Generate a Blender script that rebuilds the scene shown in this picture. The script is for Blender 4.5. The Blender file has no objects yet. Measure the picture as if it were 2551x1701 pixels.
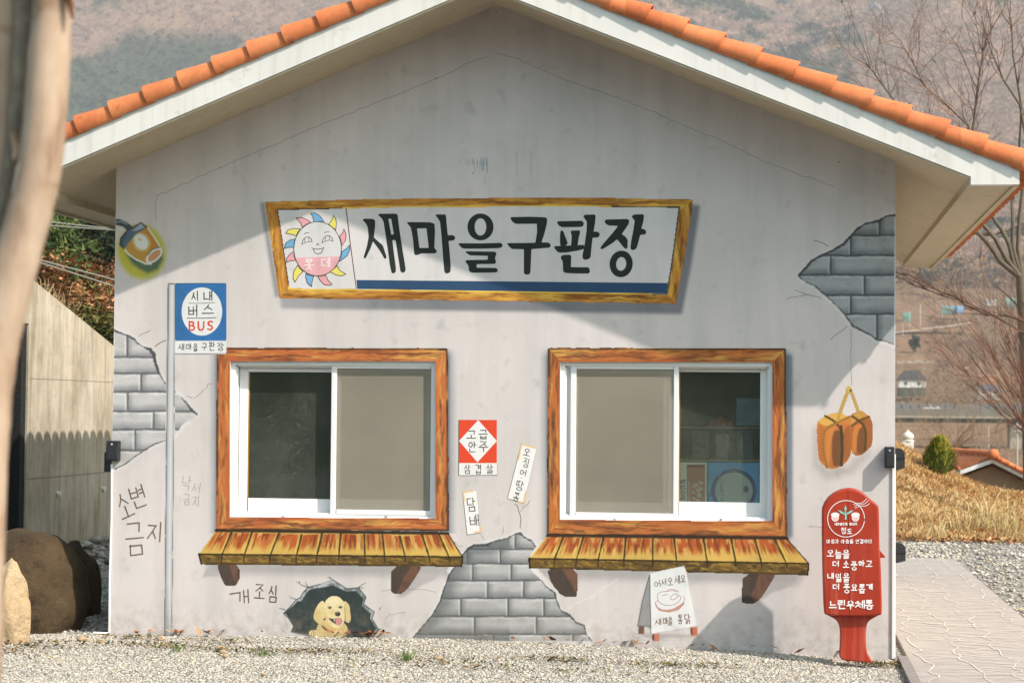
import bpy, bmesh, math, random
import numpy as np
from mathutils import Matrix, Vector, noise as mnoise
from mathutils.geometry import tessellate_polygon

random.seed(7)
RNG = np.random.default_rng(7)
S = bpy.context.scene
COL = S.collection

# ---------------------------------------------------------------- camera
# The front wall of the shop stands on the plane y = 0, x runs along it, z is up, metres.
F, YAW, PIT, ROL = 4939.118, -0.13658, 0.03534, 0.00882      # focal length in photo pixels, angles
CAM = np.array([2.09938, -14.30617, 1.71749])
_c, _s = math.cos(YAW), math.sin(YAW)
FW = np.array([_s * math.cos(PIT), _c * math.cos(PIT), math.sin(PIT)])
_r = np.array([_c, -_s, 0.0]); _u = np.cross(_r, FW)
RT = _r * math.cos(ROL) + _u * math.sin(ROL)
UP = -_r * math.sin(ROL) + _u * math.cos(ROL)
cd = bpy.data.cameras.new('camera'); cam = bpy.data.objects.new('camera', cd); COL.objects.link(cam)
cd.sensor_width = 36.0; cd.lens = F * 36.0 / 2551.0
cd.clip_start = 0.1; cd.clip_end = 20000
cam.matrix_world = Matrix(((RT[0], UP[0], -FW[0], CAM[0]), (RT[1], UP[1], -FW[1], CAM[1]),
                           (RT[2], UP[2], -FW[2], CAM[2]), (0, 0, 0, 1)))
cd.dof.use_dof = True; cd.dof.focus_distance = 14.3; cd.dof.aperture_fstop = 4.6
S.camera = cam

# ---------------------------------------------------------------- light
SUN_TRAVEL = Vector((-1.338, 0.725, -1.498)).normalized()    # from the slant of the gable's shadow
SUN_EL = math.asin(-SUN_TRAVEL.z)
SUN_AZ = math.atan2(-SUN_TRAVEL.x, -SUN_TRAVEL.y)            # clockwise from +y
W = bpy.data.worlds.new('World'); S.world = W; W.use_nodes = True
nt = W.node_tree
sky = nt.nodes.new('ShaderNodeTexSky'); sky.sky_type = 'NISHITA'; sky.sun_disc = False
sky.sun_elevation = SUN_EL; sky.sun_rotation = SUN_AZ; sky.dust_density = 1.0; sky.air_density = 1.0; sky.ozone_density = 1.6
bg = nt.nodes['Background']; bg.inputs[1].default_value = 0.15
tn = nt.nodes.new('ShaderNodeMixRGB'); tn.blend_type = 'MULTIPLY'; tn.inputs[0].default_value = 1.0; tn.inputs[2].default_value = (1.05, 1.01, 0.78, 1)   # thin spring haze: a slightly less blue sky
nt.links.new(sky.outputs[0], tn.inputs[1]); nt.links.new(tn.outputs[0], bg.inputs[0])
sd = bpy.data.lights.new('sun', 'SUN'); sd.energy = 2.6; sd.angle = math.radians(0.6); sd.color = (1.0, 0.93, 0.88)
sun = bpy.data.objects.new('sun', sd); COL.objects.link(sun); sun.location = (8, -6, 12)
sun.rotation_euler = SUN_TRAVEL.to_track_quat('-Z', 'Y').to_euler()
S.view_settings.view_transform = 'Standard'; S.view_settings.look = 'None'
S.view_settings.exposure = 1.32; S.view_settings.gamma = 1.0
S.render.engine = 'CYCLES'
S.cycles.use_denoising = True
S.cycles.max_bounces = 8; S.cycles.transparent_max_bounces = 12; S.cycles.volume_bounces = 0
S.cycles.caustics_reflective = False; S.cycles.caustics_refractive = False

# ---------------------------------------------------------------- helpers
def lin(c, k=1.0):
    a = np.asarray(c, float) / 255.0
    return np.where(a <= 0.04045, a / 12.92, ((a + 0.055) / 1.055) ** 2.4) * k
KA = 0.90                                                    # sunlit photo value -> albedo of the paint
def alb(*c): return lin(c, KA)
def ray(u, v):
    u = np.asarray(u, float)[..., None]; v = np.asarray(v, float)[..., None]
    return FW * F + RT * (u - 1275.5) - UP * (v - 850.5)
def P(u, v, y):
    """the point on the plane y = const seen at photo position (u, v)"""
    d = ray(u, v); t = (y - CAM[1]) / d[..., 1:2]
    return CAM + d * t
def gnd(u, v, z=0.03):
    """the point of the level z = const seen at photo position (u, v)"""
    d = ray(u, v).ravel(); return CAM + d * ((z - CAM[2]) / d[2])
def px(p):
    q = np.asarray(p, float) - CAM; z = q @ FW
    return 1275.5 + F * (q @ RT) / z, 850.5 - F * (q @ UP) / z
def tag(o, label=None, cat=None, group=None, kind=None):
    if label: o['label'] = label
    if cat: o['category'] = cat
    if group: o['group'] = group
    if kind: o['kind'] = kind
    return o
def empty(name, loc, label, cat, group=None):
    o = bpy.data.objects.new(name, None); COL.objects.link(o); o.location = loc
    o.empty_display_size = 0.2
    return tag(o, label, cat, group)
def link(name, me, parent=None):
    o = bpy.data.objects.new(name, me); COL.objects.link(o)
    if parent:
        o.parent = parent
        pl = Vector((0, 0, 0)); q = parent
        while q: pl += q.location; q = q.parent
        o.location = -pl
    return o
def mesh(name, V, Fc, mat, parent=None, col=None, smooth=False):
    """V (n,3); Fc: list of index lists or an (m,k) array; col (n,3) colour per vertex"""
    me = bpy.data.meshes.new(name)
    V = np.asarray(V, np.float32)
    if isinstance(Fc, np.ndarray) and Fc.ndim == 2:
        m, k = Fc.shape
        me.vertices.add(len(V)); me.vertices.foreach_set('co', V.ravel())
        me.loops.add(m * k); me.loops.foreach_set('vertex_index', Fc.astype(np.int32).ravel())
        me.polygons.add(m); me.polygons.foreach_set('loop_start', np.arange(m, dtype=np.int32) * k)
        me.update(calc_edges=True); me.validate()
    else:
        me.from_pydata([tuple(map(float, v)) for v in V], [], [list(map(int, f)) for f in Fc]); me.update()
    if col is not None:
        a = me.color_attributes.new('Col', 'FLOAT_COLOR', 'POINT')
        c = np.ones((len(V), 4), np.float32); c[:, :3] = col
        a.data.foreach_set('color', c.ravel())
    for m_ in (mat if isinstance(mat, (list, tuple)) else [mat]): me.materials.append(m_)
    if smooth: me.polygons.foreach_set('use_smooth', np.ones(len(me.polygons), bool))
    return link(name, me, parent)

class MB:
    """collects boxes, prisms and tubes into one mesh"""
    def __init__(s): s.V = []; s.F = []; s.C = []
    def add(s, V, Fc, col=(0.8, 0.8, 0.8)):
        n = len(s.V); s.V += [tuple(v) for v in V]; s.F += [[i + n for i in f] for f in Fc]; s.C += [tuple(col)] * len(V)
        return s
    def box(s, a, b, col=(0.8, 0.8, 0.8), cham=0.0):
        (x0, y0, z0), (x1, y1, z1) = a, b
        if cham <= 0:
            V = [(x0, y0, z0), (x1, y0, z0), (x1, y1, z0), (x0, y1, z0), (x0, y0, z1), (x1, y0, z1), (x1, y1, z1), (x0, y1, z1)]
            return s.add(V, [(0, 3, 2, 1), (4, 5, 6, 7), (0, 1, 5, 4), (1, 2, 6, 5), (2, 3, 7, 6), (3, 0, 4, 7)], col)
        bm = bmesh.new(); bmesh.ops.create_cube(bm, size=1)
        for v in bm.verts: v.co = Vector(((x0 + x1) / 2 + v.co.x * (x1 - x0), (y0 + y1) / 2 + v.co.y * (y1 - y0), (z0 + z1) / 2 + v.co.z * (z1 - z0)))
        bmesh.ops.bevel(bm, geom=bm.edges[:], offset=cham, segments=2, affect='EDGES', profile=0.5)
        bm.verts.index_update()
        s.add([v.co[:] for v in bm.verts], [[v.index for v in f.verts] for f in bm.faces], col); bm.free(); return s
    def prism(s, poly, d, col=(0.8, 0.8, 0.8)):
        """poly: 3D points of a planar face, pushed by vector d"""
        n = len(poly); d = np.asarray(d)
        V = [tuple(p) for p in poly] + [tuple(np.asarray(p) + d) for p in poly]
        tris = tessellate_polygon([[Vector(p) for p in poly]])
        Fc = [tuple(t) for t in tris] + [tuple(i + n for i in reversed(t)) for t in tris]
        Fc += [(i, (i + 1) % n, n + (i + 1) % n, n + i) for i in range(n)]
        return s.add(V, Fc, col)
    def tube(s, pts, rad, n=8, col=(0.8, 0.8, 0.8), cap=True):
        pts = np.asarray(pts, float); rad = np.broadcast_to(np.asarray(rad, float), (len(pts),))
        T = np.gradient(pts, axis=0); T /= np.linalg.norm(T, axis=1)[:, None] + 1e-12
        ref = np.array([0.13, 0.9, 0.2]) if abs(T[0] @ np.array([0, 0, 1])) > 0.8 else np.array([0, 0.1, 1.0])
        A = np.cross(T, ref); A /= np.linalg.norm(A, axis=1)[:, None] + 1e-12
        B = np.cross(T, A); th = np.arange(n) / n * 2 * math.pi
        V = pts[:, None, :] + rad[:, None, None] * (A[:, None, :] * np.cos(th)[None, :, None] + B[:, None, :] * np.sin(th)[None, :, None])
        Fc = []
        for i in range(len(pts) - 1):
            for j in range(n):
                k = (j + 1) % n; Fc.append((i * n + j, i * n + k, (i + 1) * n + k, (i + 1) * n + j))
        if cap: Fc.append(tuple(range(n))); Fc.append(tuple((len(pts) - 1) * n + j for j in reversed(range(n))))
        return s.add(V.reshape(-1, 3), Fc, col)
    def build(s, name, mat, parent=None, smooth=False, colored=False):
        return mesh(name, np.array(s.V), s.F, mat, parent, np.array(s.C) if colored else None, smooth)

# ---------------------------------------------------------------- materials
class N:
    """small node-tree builder"""
    def __init__(s, name):
        s.m = bpy.data.materials.new(name); s.m.use_nodes = True; s.t = s.m.node_tree
        s.b = s.t.nodes['Principled BSDF']; s.out = s.t.nodes['Material Output']
        s.b.inputs['Roughness'].default_value = 0.85; s.b.inputs['Specular IOR Level'].default_value = 0.25
    def n(s, typ, **kw):
        o = s.t.nodes.new(typ)
        for k, v in kw.items(): setattr(o, k, v)
        return o
    def l(s, a, b): s.t.links.new(a, b)
    def pos(s, scale=(1, 1, 1)):
        g = s.n('ShaderNodeNewGeometry'); mp = s.n('ShaderNodeMapping'); mp.inputs['Scale'].default_value = scale
        s.l(g.outputs['Position'], mp.inputs['Vector']); return mp.outputs[0]
    def noise(s, scale, detail=4, rough=0.55, vec=None, sc=(1, 1, 1), dist=0.0):
        q = s.n('ShaderNodeTexNoise'); q.inputs['Scale'].default_value = scale; q.inputs['Detail'].default_value = detail
        q.inputs['Roughness'].default_value = rough; q.inputs['Distortion'].default_value = dist
        s.l(vec if vec is not None else s.pos(sc), q.inputs['Vector']); return q.outputs['Fac']
    def ramp(s, fac, stops):
        r = s.n('ShaderNodeValToRGB'); e = r.color_ramp.elements
        while len(e) < len(stops): e.new(0.5)
        for q, (p, c) in zip(e, stops):
            q.position = p; q.color = (*(c if hasattr(c, '__len__') else (c, c, c)), 1)
        s.l(fac, r.inputs[0]); return r.outputs[0]
    def mul(s, a, b, fac=1.0):
        q = s.n('ShaderNodeMixRGB', blend_type='MULTIPLY'); q.inputs[0].default_value = fac
        for v, i in ((a, 1), (b, 2)):
            if hasattr(v, 'links') or hasattr(v, 'node'): s.l(v, q.inputs[i])
            else: q.inputs[i].default_value = (*v, 1)
        return q.outputs[0]
    def mix(s, f, a, b):
        q = s.n('ShaderNodeMixRGB')
        if hasattr(f, 'node'): s.l(f, q.inputs[0])
        else: q.inputs[0].default_value = f
        for v, i in ((a, 1), (b, 2)):
            if hasattr(v, 'node'): s.l(v, q.inputs[i])
            else: q.inputs[i].default_value = (*v, 1)
        return q.outputs[0]
    def attr(s):
        a = s.n('ShaderNodeVertexColor'); a.layer_name = 'Col'; return a.outputs[0]
    def bump(s, fac, strength=0.3, dist=0.01):
        q = s.n('ShaderNodeBump'); q.inputs['Strength'].default_value = strength; q.inputs['Distance'].default_value = dist
        s.l(fac, q.inputs['Height']); s.l(q.outputs[0], s.b.inputs['Normal'])
    def base(s, c):
        if hasattr(c, 'node'): s.l(c, s.b.inputs['Base Color'])
        else: s.b.inputs['Base Color'].default_value = (*c, 1)
        return s.m

def plain(name, rgb, rough=0.7, var=0.12, scale=8.0, bump=0.0, bscale=60.0, spec=0.25, sc=(1, 1, 1)):
    q = N(name); f = q.noise(scale, 5, 0.6, sc=sc)
    c = q.ramp(f, [(0.25, np.asarray(rgb) * (1 - var)), (0.75, np.clip(np.asarray(rgb) * (1 + var), 0, 1))])
    q.b.inputs['Roughness'].default_value = rough; q.b.inputs['Specular IOR Level'].default_value = spec
    if bump: q.bump(q.noise(bscale, 4, 0.6), bump, 0.01)
    return q.base(c)
def vcol(name, rough=0.8, var=0.15, scale=30.0, bump=0.0, spec=0.2):
    q = N(name); f = q.noise(scale, 4, 0.6)
    c = q.mul(q.attr(), q.ramp(f, [(0.25, 1 - var), (0.75, 1.0)]))
    q.b.inputs['Roughness'].default_value = rough; q.b.inputs['Specular IOR Level'].default_value = spec
    if bump: q.bump(f, bump, 0.01)
    return q.base(c)

WALLC = (220, 209, 203)                                       # the plaster, as it reads in the sun
def wall_material():
    q = N('painted_plaster')
    blot = q.ramp(q.noise(1.1, 5, 0.62), [(0.30, (0.85, 0.87, 0.865)), (0.64, (1.0, 1.0, 1.0))])
    streak = q.ramp(q.noise(3.2, 4, 0.6, sc=(1.6, 1, 0.16)), [(0.30, (0.88, 0.895, 0.90)), (0.56, (1, 1, 1))])
    spots = q.ramp(q.noise(7.0, 3, 0.5), [(0.24, (0.80, 0.82, 0.82)), (0.40, (1, 1, 1))])
    grain = q.ramp(q.noise(190.0, 3, 0.7), [(0.2, 0.92), (0.8, 1.0)])
    c = q.mul(q.mul(q.mul(q.mul(q.attr(), blot), streak), spots), grain)
    sz = q.n('ShaderNodeSeparateXYZ'); g = q.n('ShaderNodeNewGeometry'); q.l(g.outputs['Position'], sz.inputs[0]); mr = q.n('ShaderNodeMapRange'); mr.inputs[1].default_value = .34; mr.inputs[2].default_value = .03; q.l(sz.outputs[2], mr.inputs[0])
    c = q.mix(q.mul(mr.outputs[0], q.ramp(q.noise(11, 6, .7), [(.42, 0), (.66, .55)])), c, lin((150, 136, 116), .8))      # mud splashed on the foot of the wall
    b1 = q.noise(28.0, 5, 0.65, sc=(1, 1, 0.7)); q.bump(b1, 0.16, 0.006)
    q.b.inputs['Roughness'].default_value = 0.82
    return q.base(c)
M_WALL = wall_material()
def board(name, rgb, k):
    q = N(name); c = q.ramp(q.noise(1.6, 5, .6), [(.3, lin(rgb, k * .90)), (.7, lin(rgb, k))])
    c = q.mul(c, q.ramp(q.noise(6.5, 5, .62), [(.24, (.72, .70, .66)), (.36, (1, 1, 1))])); c = q.mul(c, q.ramp(q.noise(38, 2, .5), [(.17, (.35, .32, .28)), (.20, (1, 1, 1))]))
    c = q.mul(c, q.ramp(q.noise(5, 4, .6, sc=(2.5, 2.5, .2)), [(.32, (.90, .89, .87)), (.5, (1, 1, 1))])); q.b.inputs['Roughness'].default_value = .85; q.bump(q.noise(70, 4, .6), .08, .005); return q.base(c)
M_WHITE = board('white_render', (234, 230, 222), 0.86)
M_SOFFIT = board('cream_soffit', (210, 195, 168), 0.90)
M_PVC = plain('white_window_profile', lin((238, 236, 232), 0.88), 0.35, 0.02, 3.0, spec=0.5)
M_BLACKP = plain('black_plastic', (0.02, 0.02, 0.022), 0.55, 0.3, 60, 0.15, 160, spec=0.4)
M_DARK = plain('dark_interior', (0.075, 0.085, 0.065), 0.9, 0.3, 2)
M_PAINT = vcol('painted_colour', 0.7, 0.08, 40)

# ---------------------------------------------------------------- painting with numpy: grids of coloured vertices
def h2(ix, iy, seed):
    n = (ix.astype(np.int64) * 374761393 + iy.astype(np.int64) * 668265263 + seed * 144269504) & 0x7fffffff
    n = ((n ^ (n >> 13)) * 1274126177) & 0x7fffffff
    n = n ^ (n >> 16)
    return (n & 0xffffff) / float(0xffffff)
def vn(x, y, seed=0):
    xi = np.floor(x); yi = np.floor(y); fx = x - xi; fy = y - yi
    fx = fx * fx * (3 - 2 * fx); fy = fy * fy * (3 - 2 * fy)
    a = h2(xi, yi, seed); b = h2(xi + 1, yi, seed); c = h2(xi, yi + 1, seed); d = h2(xi + 1, yi + 1, seed)
    return (a * (1 - fx) + b * fx) * (1 - fy) + (c * (1 - fx) + d * fx) * fy
def fbm(x, y, seed=0, o=4):
    t = 0; a = 0.5; s = 0
    for i in range(o):
        t = t + a * vn(x * 2 ** i, y * 2 ** i, seed + 17 * i); s += a; a *= 0.55
    return t / s
def sst(a, b, x):
    t = np.clip((x - a) / (b - a), 0, 1); return t * t * (3 - 2 * t)
def segd(X, Y, pts, closed=False, widths=None):
    """distance to a polyline (minus its half-width, if given)"""
    pts = np.asarray(pts, float); n = len(pts); D = np.full(X.shape, 1e9)
    for i in range(n if closed else n - 1):
        a = pts[i]; b = pts[(i + 1) % n]; ab = b - a; L = ab @ ab + 1e-9
        t = np.clip(((X - a[0]) * ab[0] + (Y - a[1]) * ab[1]) / L, 0, 1)
        d = np.hypot(X - a[0] - t * ab[0], Y - a[1] - t * ab[1])
        if widths is not None: d = d - (widths[i] * (1 - t) + widths[(i + 1) % n] * t) / 2
        D = np.minimum(D, d)
    return D
def inside(X, Y, pts):
    pts = np.asarray(pts, float); r = np.zeros(X.shape, bool); n = len(pts); j = n - 1
    for i in range(n):
        (xi, yi), (xj, yj) = pts[i], pts[j]
        if yi != yj: r ^= ((yi > Y) != (yj > Y)) & (X < (xj - xi) * (Y - yi) / (yj - yi) + xi)
        j = i
    return r
def chaikin(p, it=2, closed=True):
    p = np.asarray(p, float)
    for _ in range(it):
        if closed:
            q = np.roll(p, -1, 0); p = np.stack([p * .75 + q * .25, p * .25 + q * .75], 1).reshape(-1, 2)
        else:
            a, b = p[:-1], p[1:]; m = np.stack([a * .75 + b * .25, a * .25 + b * .75], 1).reshape(-1, 2)
            p = np.concatenate([p[:1], m[1:-1], p[-1:]])
    return p
def Z(x0, y0, s):
    """coordinates noted on an enlargement -> photo pixels"""
    return lambda pts: np.asarray(pts, float) / s + np.array([x0, y0])

class Canvas:
    """a patch of the painted wall: colours (sunlit photo values) on a fine grid of vertices"""
    def __init__(s, x0, y0, x1, y1, step=2.5, ground=WALLC):
        nx = int((x1 - x0) / step) + 1; ny = int((y1 - y0) / step) + 1
        s.X, s.Y = np.meshgrid(np.linspace(x0, x1, nx), np.linspace(y0, y1, ny)); s.nx, s.ny = nx, ny
        s.C = np.ones((ny, nx, 3)) * np.array(ground, float); s.A = np.zeros((ny, nx)); s.keep = None
    def put(s, a, col):
        a = np.clip(a, 0, 1); col = np.asarray(col, float)
        s.C = s.C * (1 - a[..., None]) + col * a[..., None]; s.A = np.maximum(s.A, a); return s
    def shade(s, a, k):
        return s.put(a, k)
    def cov(s, poly, soft=1.5, grow=0.0):
        d = segd(s.X, s.Y, poly, True); d = np.where(inside(s.X, s.Y, poly), -d, d) - grow
        return 1 - sst(-soft, soft, d)
    def fill(s, poly, col, soft=1.5, a=1.0, grow=0.0): return s.put(s.cov(poly, soft, grow) * a, col)
    def line(s, pts, w, col, soft=1.2, a=1.0, closed=False):
        ws = np.broadcast_to(np.asarray(w, float), (len(pts),))
        return s.put((1 - sst(-soft, soft, segd(s.X, s.Y, pts, closed, ws))) * a, col)
    def ell(s, cx, cy, rx, ry, rot=0, soft=0.1):
        c, n = math.cos(rot), math.sin(rot); u = ((s.X - cx) * c + (s.Y - cy) * n) / rx; v = (-(s.X - cx) * n + (s.Y - cy) * c) / ry
        return 1 - sst(1 - soft, 1 + soft, np.hypot(u, v))
    def build(s, name, parent, y=-0.003, hard=False, mat=None):
        if hard:                                               # crisp edge: no wall colour bleeds into the rim
            ok = s.A > .35; g = np.array(WALLC, float); C = np.where(ok[..., None], (s.C - g * (1 - s.A[..., None])) / np.maximum(s.A, .35)[..., None], 0); wgt = ok.astype(float)
            for _ in range(3):
                acc = np.zeros_like(C); aw = np.zeros_like(wgt)
                for dy in (-1, 0, 1):
                    for dx in (-1, 0, 1): acc += np.roll(np.roll(C * wgt[..., None], dy, 0), dx, 1); aw += np.roll(np.roll(wgt, dy, 0), dx, 1)
                new = (wgt == 0) & (aw > 0); C = np.where(new[..., None], acc / np.maximum(aw, 1e-6)[..., None], C); wgt = np.where(new, 1.0, wgt)
            s.C = C
        keep = s.A > (0.5 if hard else 0.006)
        q = (keep[:-1, :-1].astype(int) + keep[1:, :-1] + keep[:-1, 1:] + keep[1:, 1:]) >= (2 if hard else 1)
        idx = np.arange(s.nx * s.ny).reshape(s.ny, s.nx)
        Fc = np.stack([idx[1:, :-1][q], idx[1:, 1:][q], idx[:-1, 1:][q], idx[:-1, :-1][q]], 1)
        used = np.unique(Fc); rm = np.full(s.nx * s.ny, -1); rm[used] = np.arange(len(used))
        V = P(s.X.ravel()[used], s.Y.ravel()[used], y * 0.22); V[:, 0] = np.clip(V[:, 0], -2.8795, 2.8795)   # nothing is painted past the wall's corners
        Fc = Fc[np.ptp(V[:, 0][rm[Fc]], axis=1) > 1e-4]
        col = lin(np.clip(s.C.reshape(-1, 3)[used], 0, 255), KA)
        return mesh(name, V, rm[Fc], mat or M_WALL, parent, col)

def round_poly(p, r):
    p = [np.asarray(q, float) for q in p]; out = []; n = len(p)
    for i in range(n):
        a, b, c = p[i - 1], p[i], p[(i + 1) % n]
        la = np.linalg.norm(a - b); lc = np.linalg.norm(c - b)
        ra = min(r, la * 0.4); rc = min(r, lc * 0.4)
        q0 = b + (a - b) / (la + 1e-9) * ra; q1 = b + (c - b) / (lc + 1e-9) * rc
        out += [q0, (q0 + q1 + 2 * b) / 4, q1]
    return out

class Ink:
    """flat brush strokes and painted shapes laid on a plane y = const"""
    def __init__(s, y=-0.006): s.y = y * 0.22 if -0.02 < y < 0 else y; s.V = []; s.F = []; s.C = []; s.k = 0
    def _add(s, pts, Fc, col):
        s.k += 1; n = len(s.V)
        s.V += [tuple(v) for v in P(np.array(pts)[:, 0], np.array(pts)[:, 1], s.y - 0.000012 * s.k)]
        s.F += [[i + n for i in f] for f in Fc]; s.C += [lin(col, KA)] * len(pts)
    def poly(s, outer, col, holes=(), r=0.0):
        loops = [round_poly(q, r) if r else list(q) for q in [outer, *holes]]
        tris = tessellate_polygon([[Vector((a[0], a[1], 0)) for a in q] for q in loops])
        s._add([a for q in loops for a in q], [tuple(t) for t in tris], col); return s
    def ellipse(s, cx, cy, rx, ry, col, rot=0, n=36, hole=None, arc=None):
        def ring(rx, ry, cx=cx, cy=cy):
            c, d = math.cos(rot), math.sin(rot)
            return [(cx + rx * math.cos(t) * c - ry * math.sin(t) * d, cy + rx * math.cos(t) * d + ry * math.sin(t) * c)
                    for t in np.linspace(0, 2 * math.pi, n, endpoint=False)]
        return s.poly(ring(rx, ry), col, [ring(*hole)] if hole else ())
    def stroke(s, pts, w, col, closed=False, cap=True):
        p = np.asarray(pts, float); w = np.broadcast_to(np.asarray(w, float), (len(p),)).copy()
        if closed: p = np.concatenate([p, p[:2]]); w = np.concatenate([w, w[:2]])
        n = len(p)
        if n < 2: return s
        T = np.diff(p, axis=0); T /= np.linalg.norm(T, axis=1)[:, None] + 1e-9
        Nn = np.stack([-T[:, 1], T[:, 0]], 1); L = np.zeros((n, 2))
        L[0] = Nn[0]; L[-1] = Nn[-1]
        for i in range(1, n - 1):
            m = Nn[i - 1] + Nn[i]; k = m @ m
            L[i] = m / k * 2 if k > 0.9 else m / (math.sqrt(k) + 1e-6) * 1.3
        L *= (w / 2)[:, None]
        pts2 = np.concatenate([p + L, p - L]).tolist(); Fc = [(i, i + 1, n + i + 1, n + i) for i in range(n - 1)]
        if cap and not closed:
            for i, sg in ((0, -1), (n - 1, 1)):
                t = T[0] if i == 0 else T[-1]; r = w[i] / 2; nn = np.array([-t[1], t[0]])
                k = len(pts2); a = np.linspace(-math.pi / 2, math.pi / 2, 7)[1:-1]
                pts2 += [(p[i] + r * (nn * math.sin(q) + sg * t * math.cos(q))).tolist() for q in a]
                Fc.append([n + i] + list(range(k, k + 5)) + [i])
        s._add(pts2, Fc, col); return s
    def build(s, name, parent, mat=None): return mesh(name, np.array(s.V), s.F, mat or M_WALL, parent, np.array(s.C))

# ---------------------------------------------------------------- hand lettering
def circ(cx=.5, cy=.5, rx=.5, ry=.5, n=14): return [(cx + rx * math.sin(t), cy - ry * math.cos(t)) for t in np.linspace(0, 2 * math.pi, n)]
JA = {
 'ㄱ': [[(0, 0), (1, 0), (.92, 1)]], 'ㄴ': [[(0, 0), (0, 1), (1, .97)]], 'ㄷ': [[(0, 0), (1, 0)], [(0, 0), (0, 1), (1, .98)]],
 'ㄹ': [[(0, 0), (1, 0), (1, .5), (0, .5), (0, 1), (1, 1)]], 'ㅁ': [[(0, 0), (1, 0), (1, 1), (0, 1), (0, 0)]],
 'ㅂ': [[(0, 0), (0, 1), (1, 1), (1, 0)], [(0, .5), (1, .5)]], 'ㅅ': [[(.55, 0), (.42, .45), (0, 1)], [(.45, .4), (1, 1)]],
 'ㅇ': [circ()], 'ㅈ': [[(0, 0), (1, 0), (.5, .5), (0, 1)], [(.55, .45), (1, 1)]],
 'ㅊ': [[(.35, -.02), (.65, -.02)], [(0, .24), (1, .24), (.5, .62), (0, 1)], [(.55, .58), (1, 1)]],
 'ㅋ': [[(0, 0), (1, 0), (.9, 1)], [(0, .48), (.96, .45)]], 'ㅌ': [[(0, 0), (1, 0)], [(0, 0), (0, 1), (1, 1)], [(0, .5), (.95, .5)]],
 'ㅍ': [[(0, 0), (1, 0)], [(.3, 0), (.32, 1)], [(.72, 0), (.7, 1)], [(0, 1), (1, 1)]],
 'ㅎ': [[(.3, -.02), (.7, -.02)], [(0, .24), (1, .24)], circ(.5, .7, .36, .3)],
}
JA['ㄸ'] = [[(x * .42 + o, y) for x, y in st] for o in (0, .56) for st in JA['ㄷ']]
JA['ㄺ'] = [[(x * .42, y) for x, y in st] for st in JA['ㄹ']] + [[(x * .42 + .56, y) for x, y in st] for st in JA['ㄱ']]
CHO = 'ㄱㄲㄴㄷㄸㄹㅁㅂㅃㅅㅆㅇㅈㅉㅊㅋㅌㅍㅎ'
JUNG = 'ㅏㅐㅑㅒㅓㅔㅕㅖㅗㅘㅙㅚㅛㅜㅝㅞㅟㅠㅡㅢㅣ'
JONG = ' ㄱㄲㄳㄴㄵㄶㄷㄹㄺㄻㄼㄽㄾㄿㅀㅁㅂㅄㅅㅆㅇㅈㅊㅋㅌㅍㅎ'
VV = {'ㅏ': [[(.35, 0), (.35, 1)], [(.35, .48), (1, .48)]], 'ㅐ': [[(.25, .04), (.25, .96)], [(.85, 0), (.85, 1)], [(.25, .5), (.85, .5)]],
      'ㅑ': [[(.35, 0), (.35, 1)], [(.35, .36), (1, .36)], [(.35, .62), (1, .62)]], 'ㅓ': [[(.8, 0), (.8, 1)], [(.1, .48), (.8, .48)]],
      'ㅔ': [[(.4, .04), (.4, .96)], [(.92, 0), (.92, 1)], [(-.1, .48), (.4, .48)]], 'ㅕ': [[(.8, 0), (.8, 1)], [(.1, .34), (.8, .34)], [(.1, .62), (.8, .62)]],
      'ㅣ': [[(.55, 0), (.55, 1)]]}
VH = {'ㅗ': [[(0, .9), (1, .9)], [(.5, 0), (.5, .9)]], 'ㅛ': [[(0, .9), (1, .9)], [(.33, .1), (.33, .9)], [(.67, .1), (.67, .9)]],
      'ㅜ': [[(0, .1), (1, .1)], [(.5, .1), (.5, 1)]], 'ㅠ': [[(0, .1), (1, .1)], [(.33, .1), (.3, 1)], [(.67, .1), (.67, 1)]], 'ㅡ': [[(0, .5), (1, .5)]]}
LAT = {'B': [[(0, 0), (0, 1)], [(0, 0), (.7, .05), (.9, .22), (.65, .45), (0, .48)], [(.6, .47), (1, .62), (1, .85), (.7, 1), (0, 1)]],
       'U': [[(0, 0), (.03, .7), (.25, .98), (.7, .98), (.95, .7), (1, 0)]], 'S': [[(.95, .08), (.5, 0), (.1, .15), (.15, .42), (.8, .56), (.98, .8), (.6, 1), (0, .92)]],
       'C': [[(1, .15), (.6, 0), (.15, .2), (0, .5), (.15, .82), (.6, 1), (1, .85)]], 'I': [[(.5, 0), (.5, 1)]],
       'G': [[(1, .15), (.6, 0), (.15, .2), (0, .5), (.15, .82), (.6, 1), (1, .85), (1, .55), (.6, .55)]], 'A': [[(0, 1), (.5, 0), (1, 1)], [(.2, .65), (.8, .65)]],
       'R': [[(0, 1), (0, 0), (.75, .03), (.95, .25), (.7, .5), (0, .52)], [(.5, .52), (1, 1)]], 'E': [[(1, 0), (0, 0), (0, 1), (1, 1)], [(0, .5), (.85, .5)]], 'T': [[(0, 0), (1, 0)], [(.5, 0), (.5, 1)]]}
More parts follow.
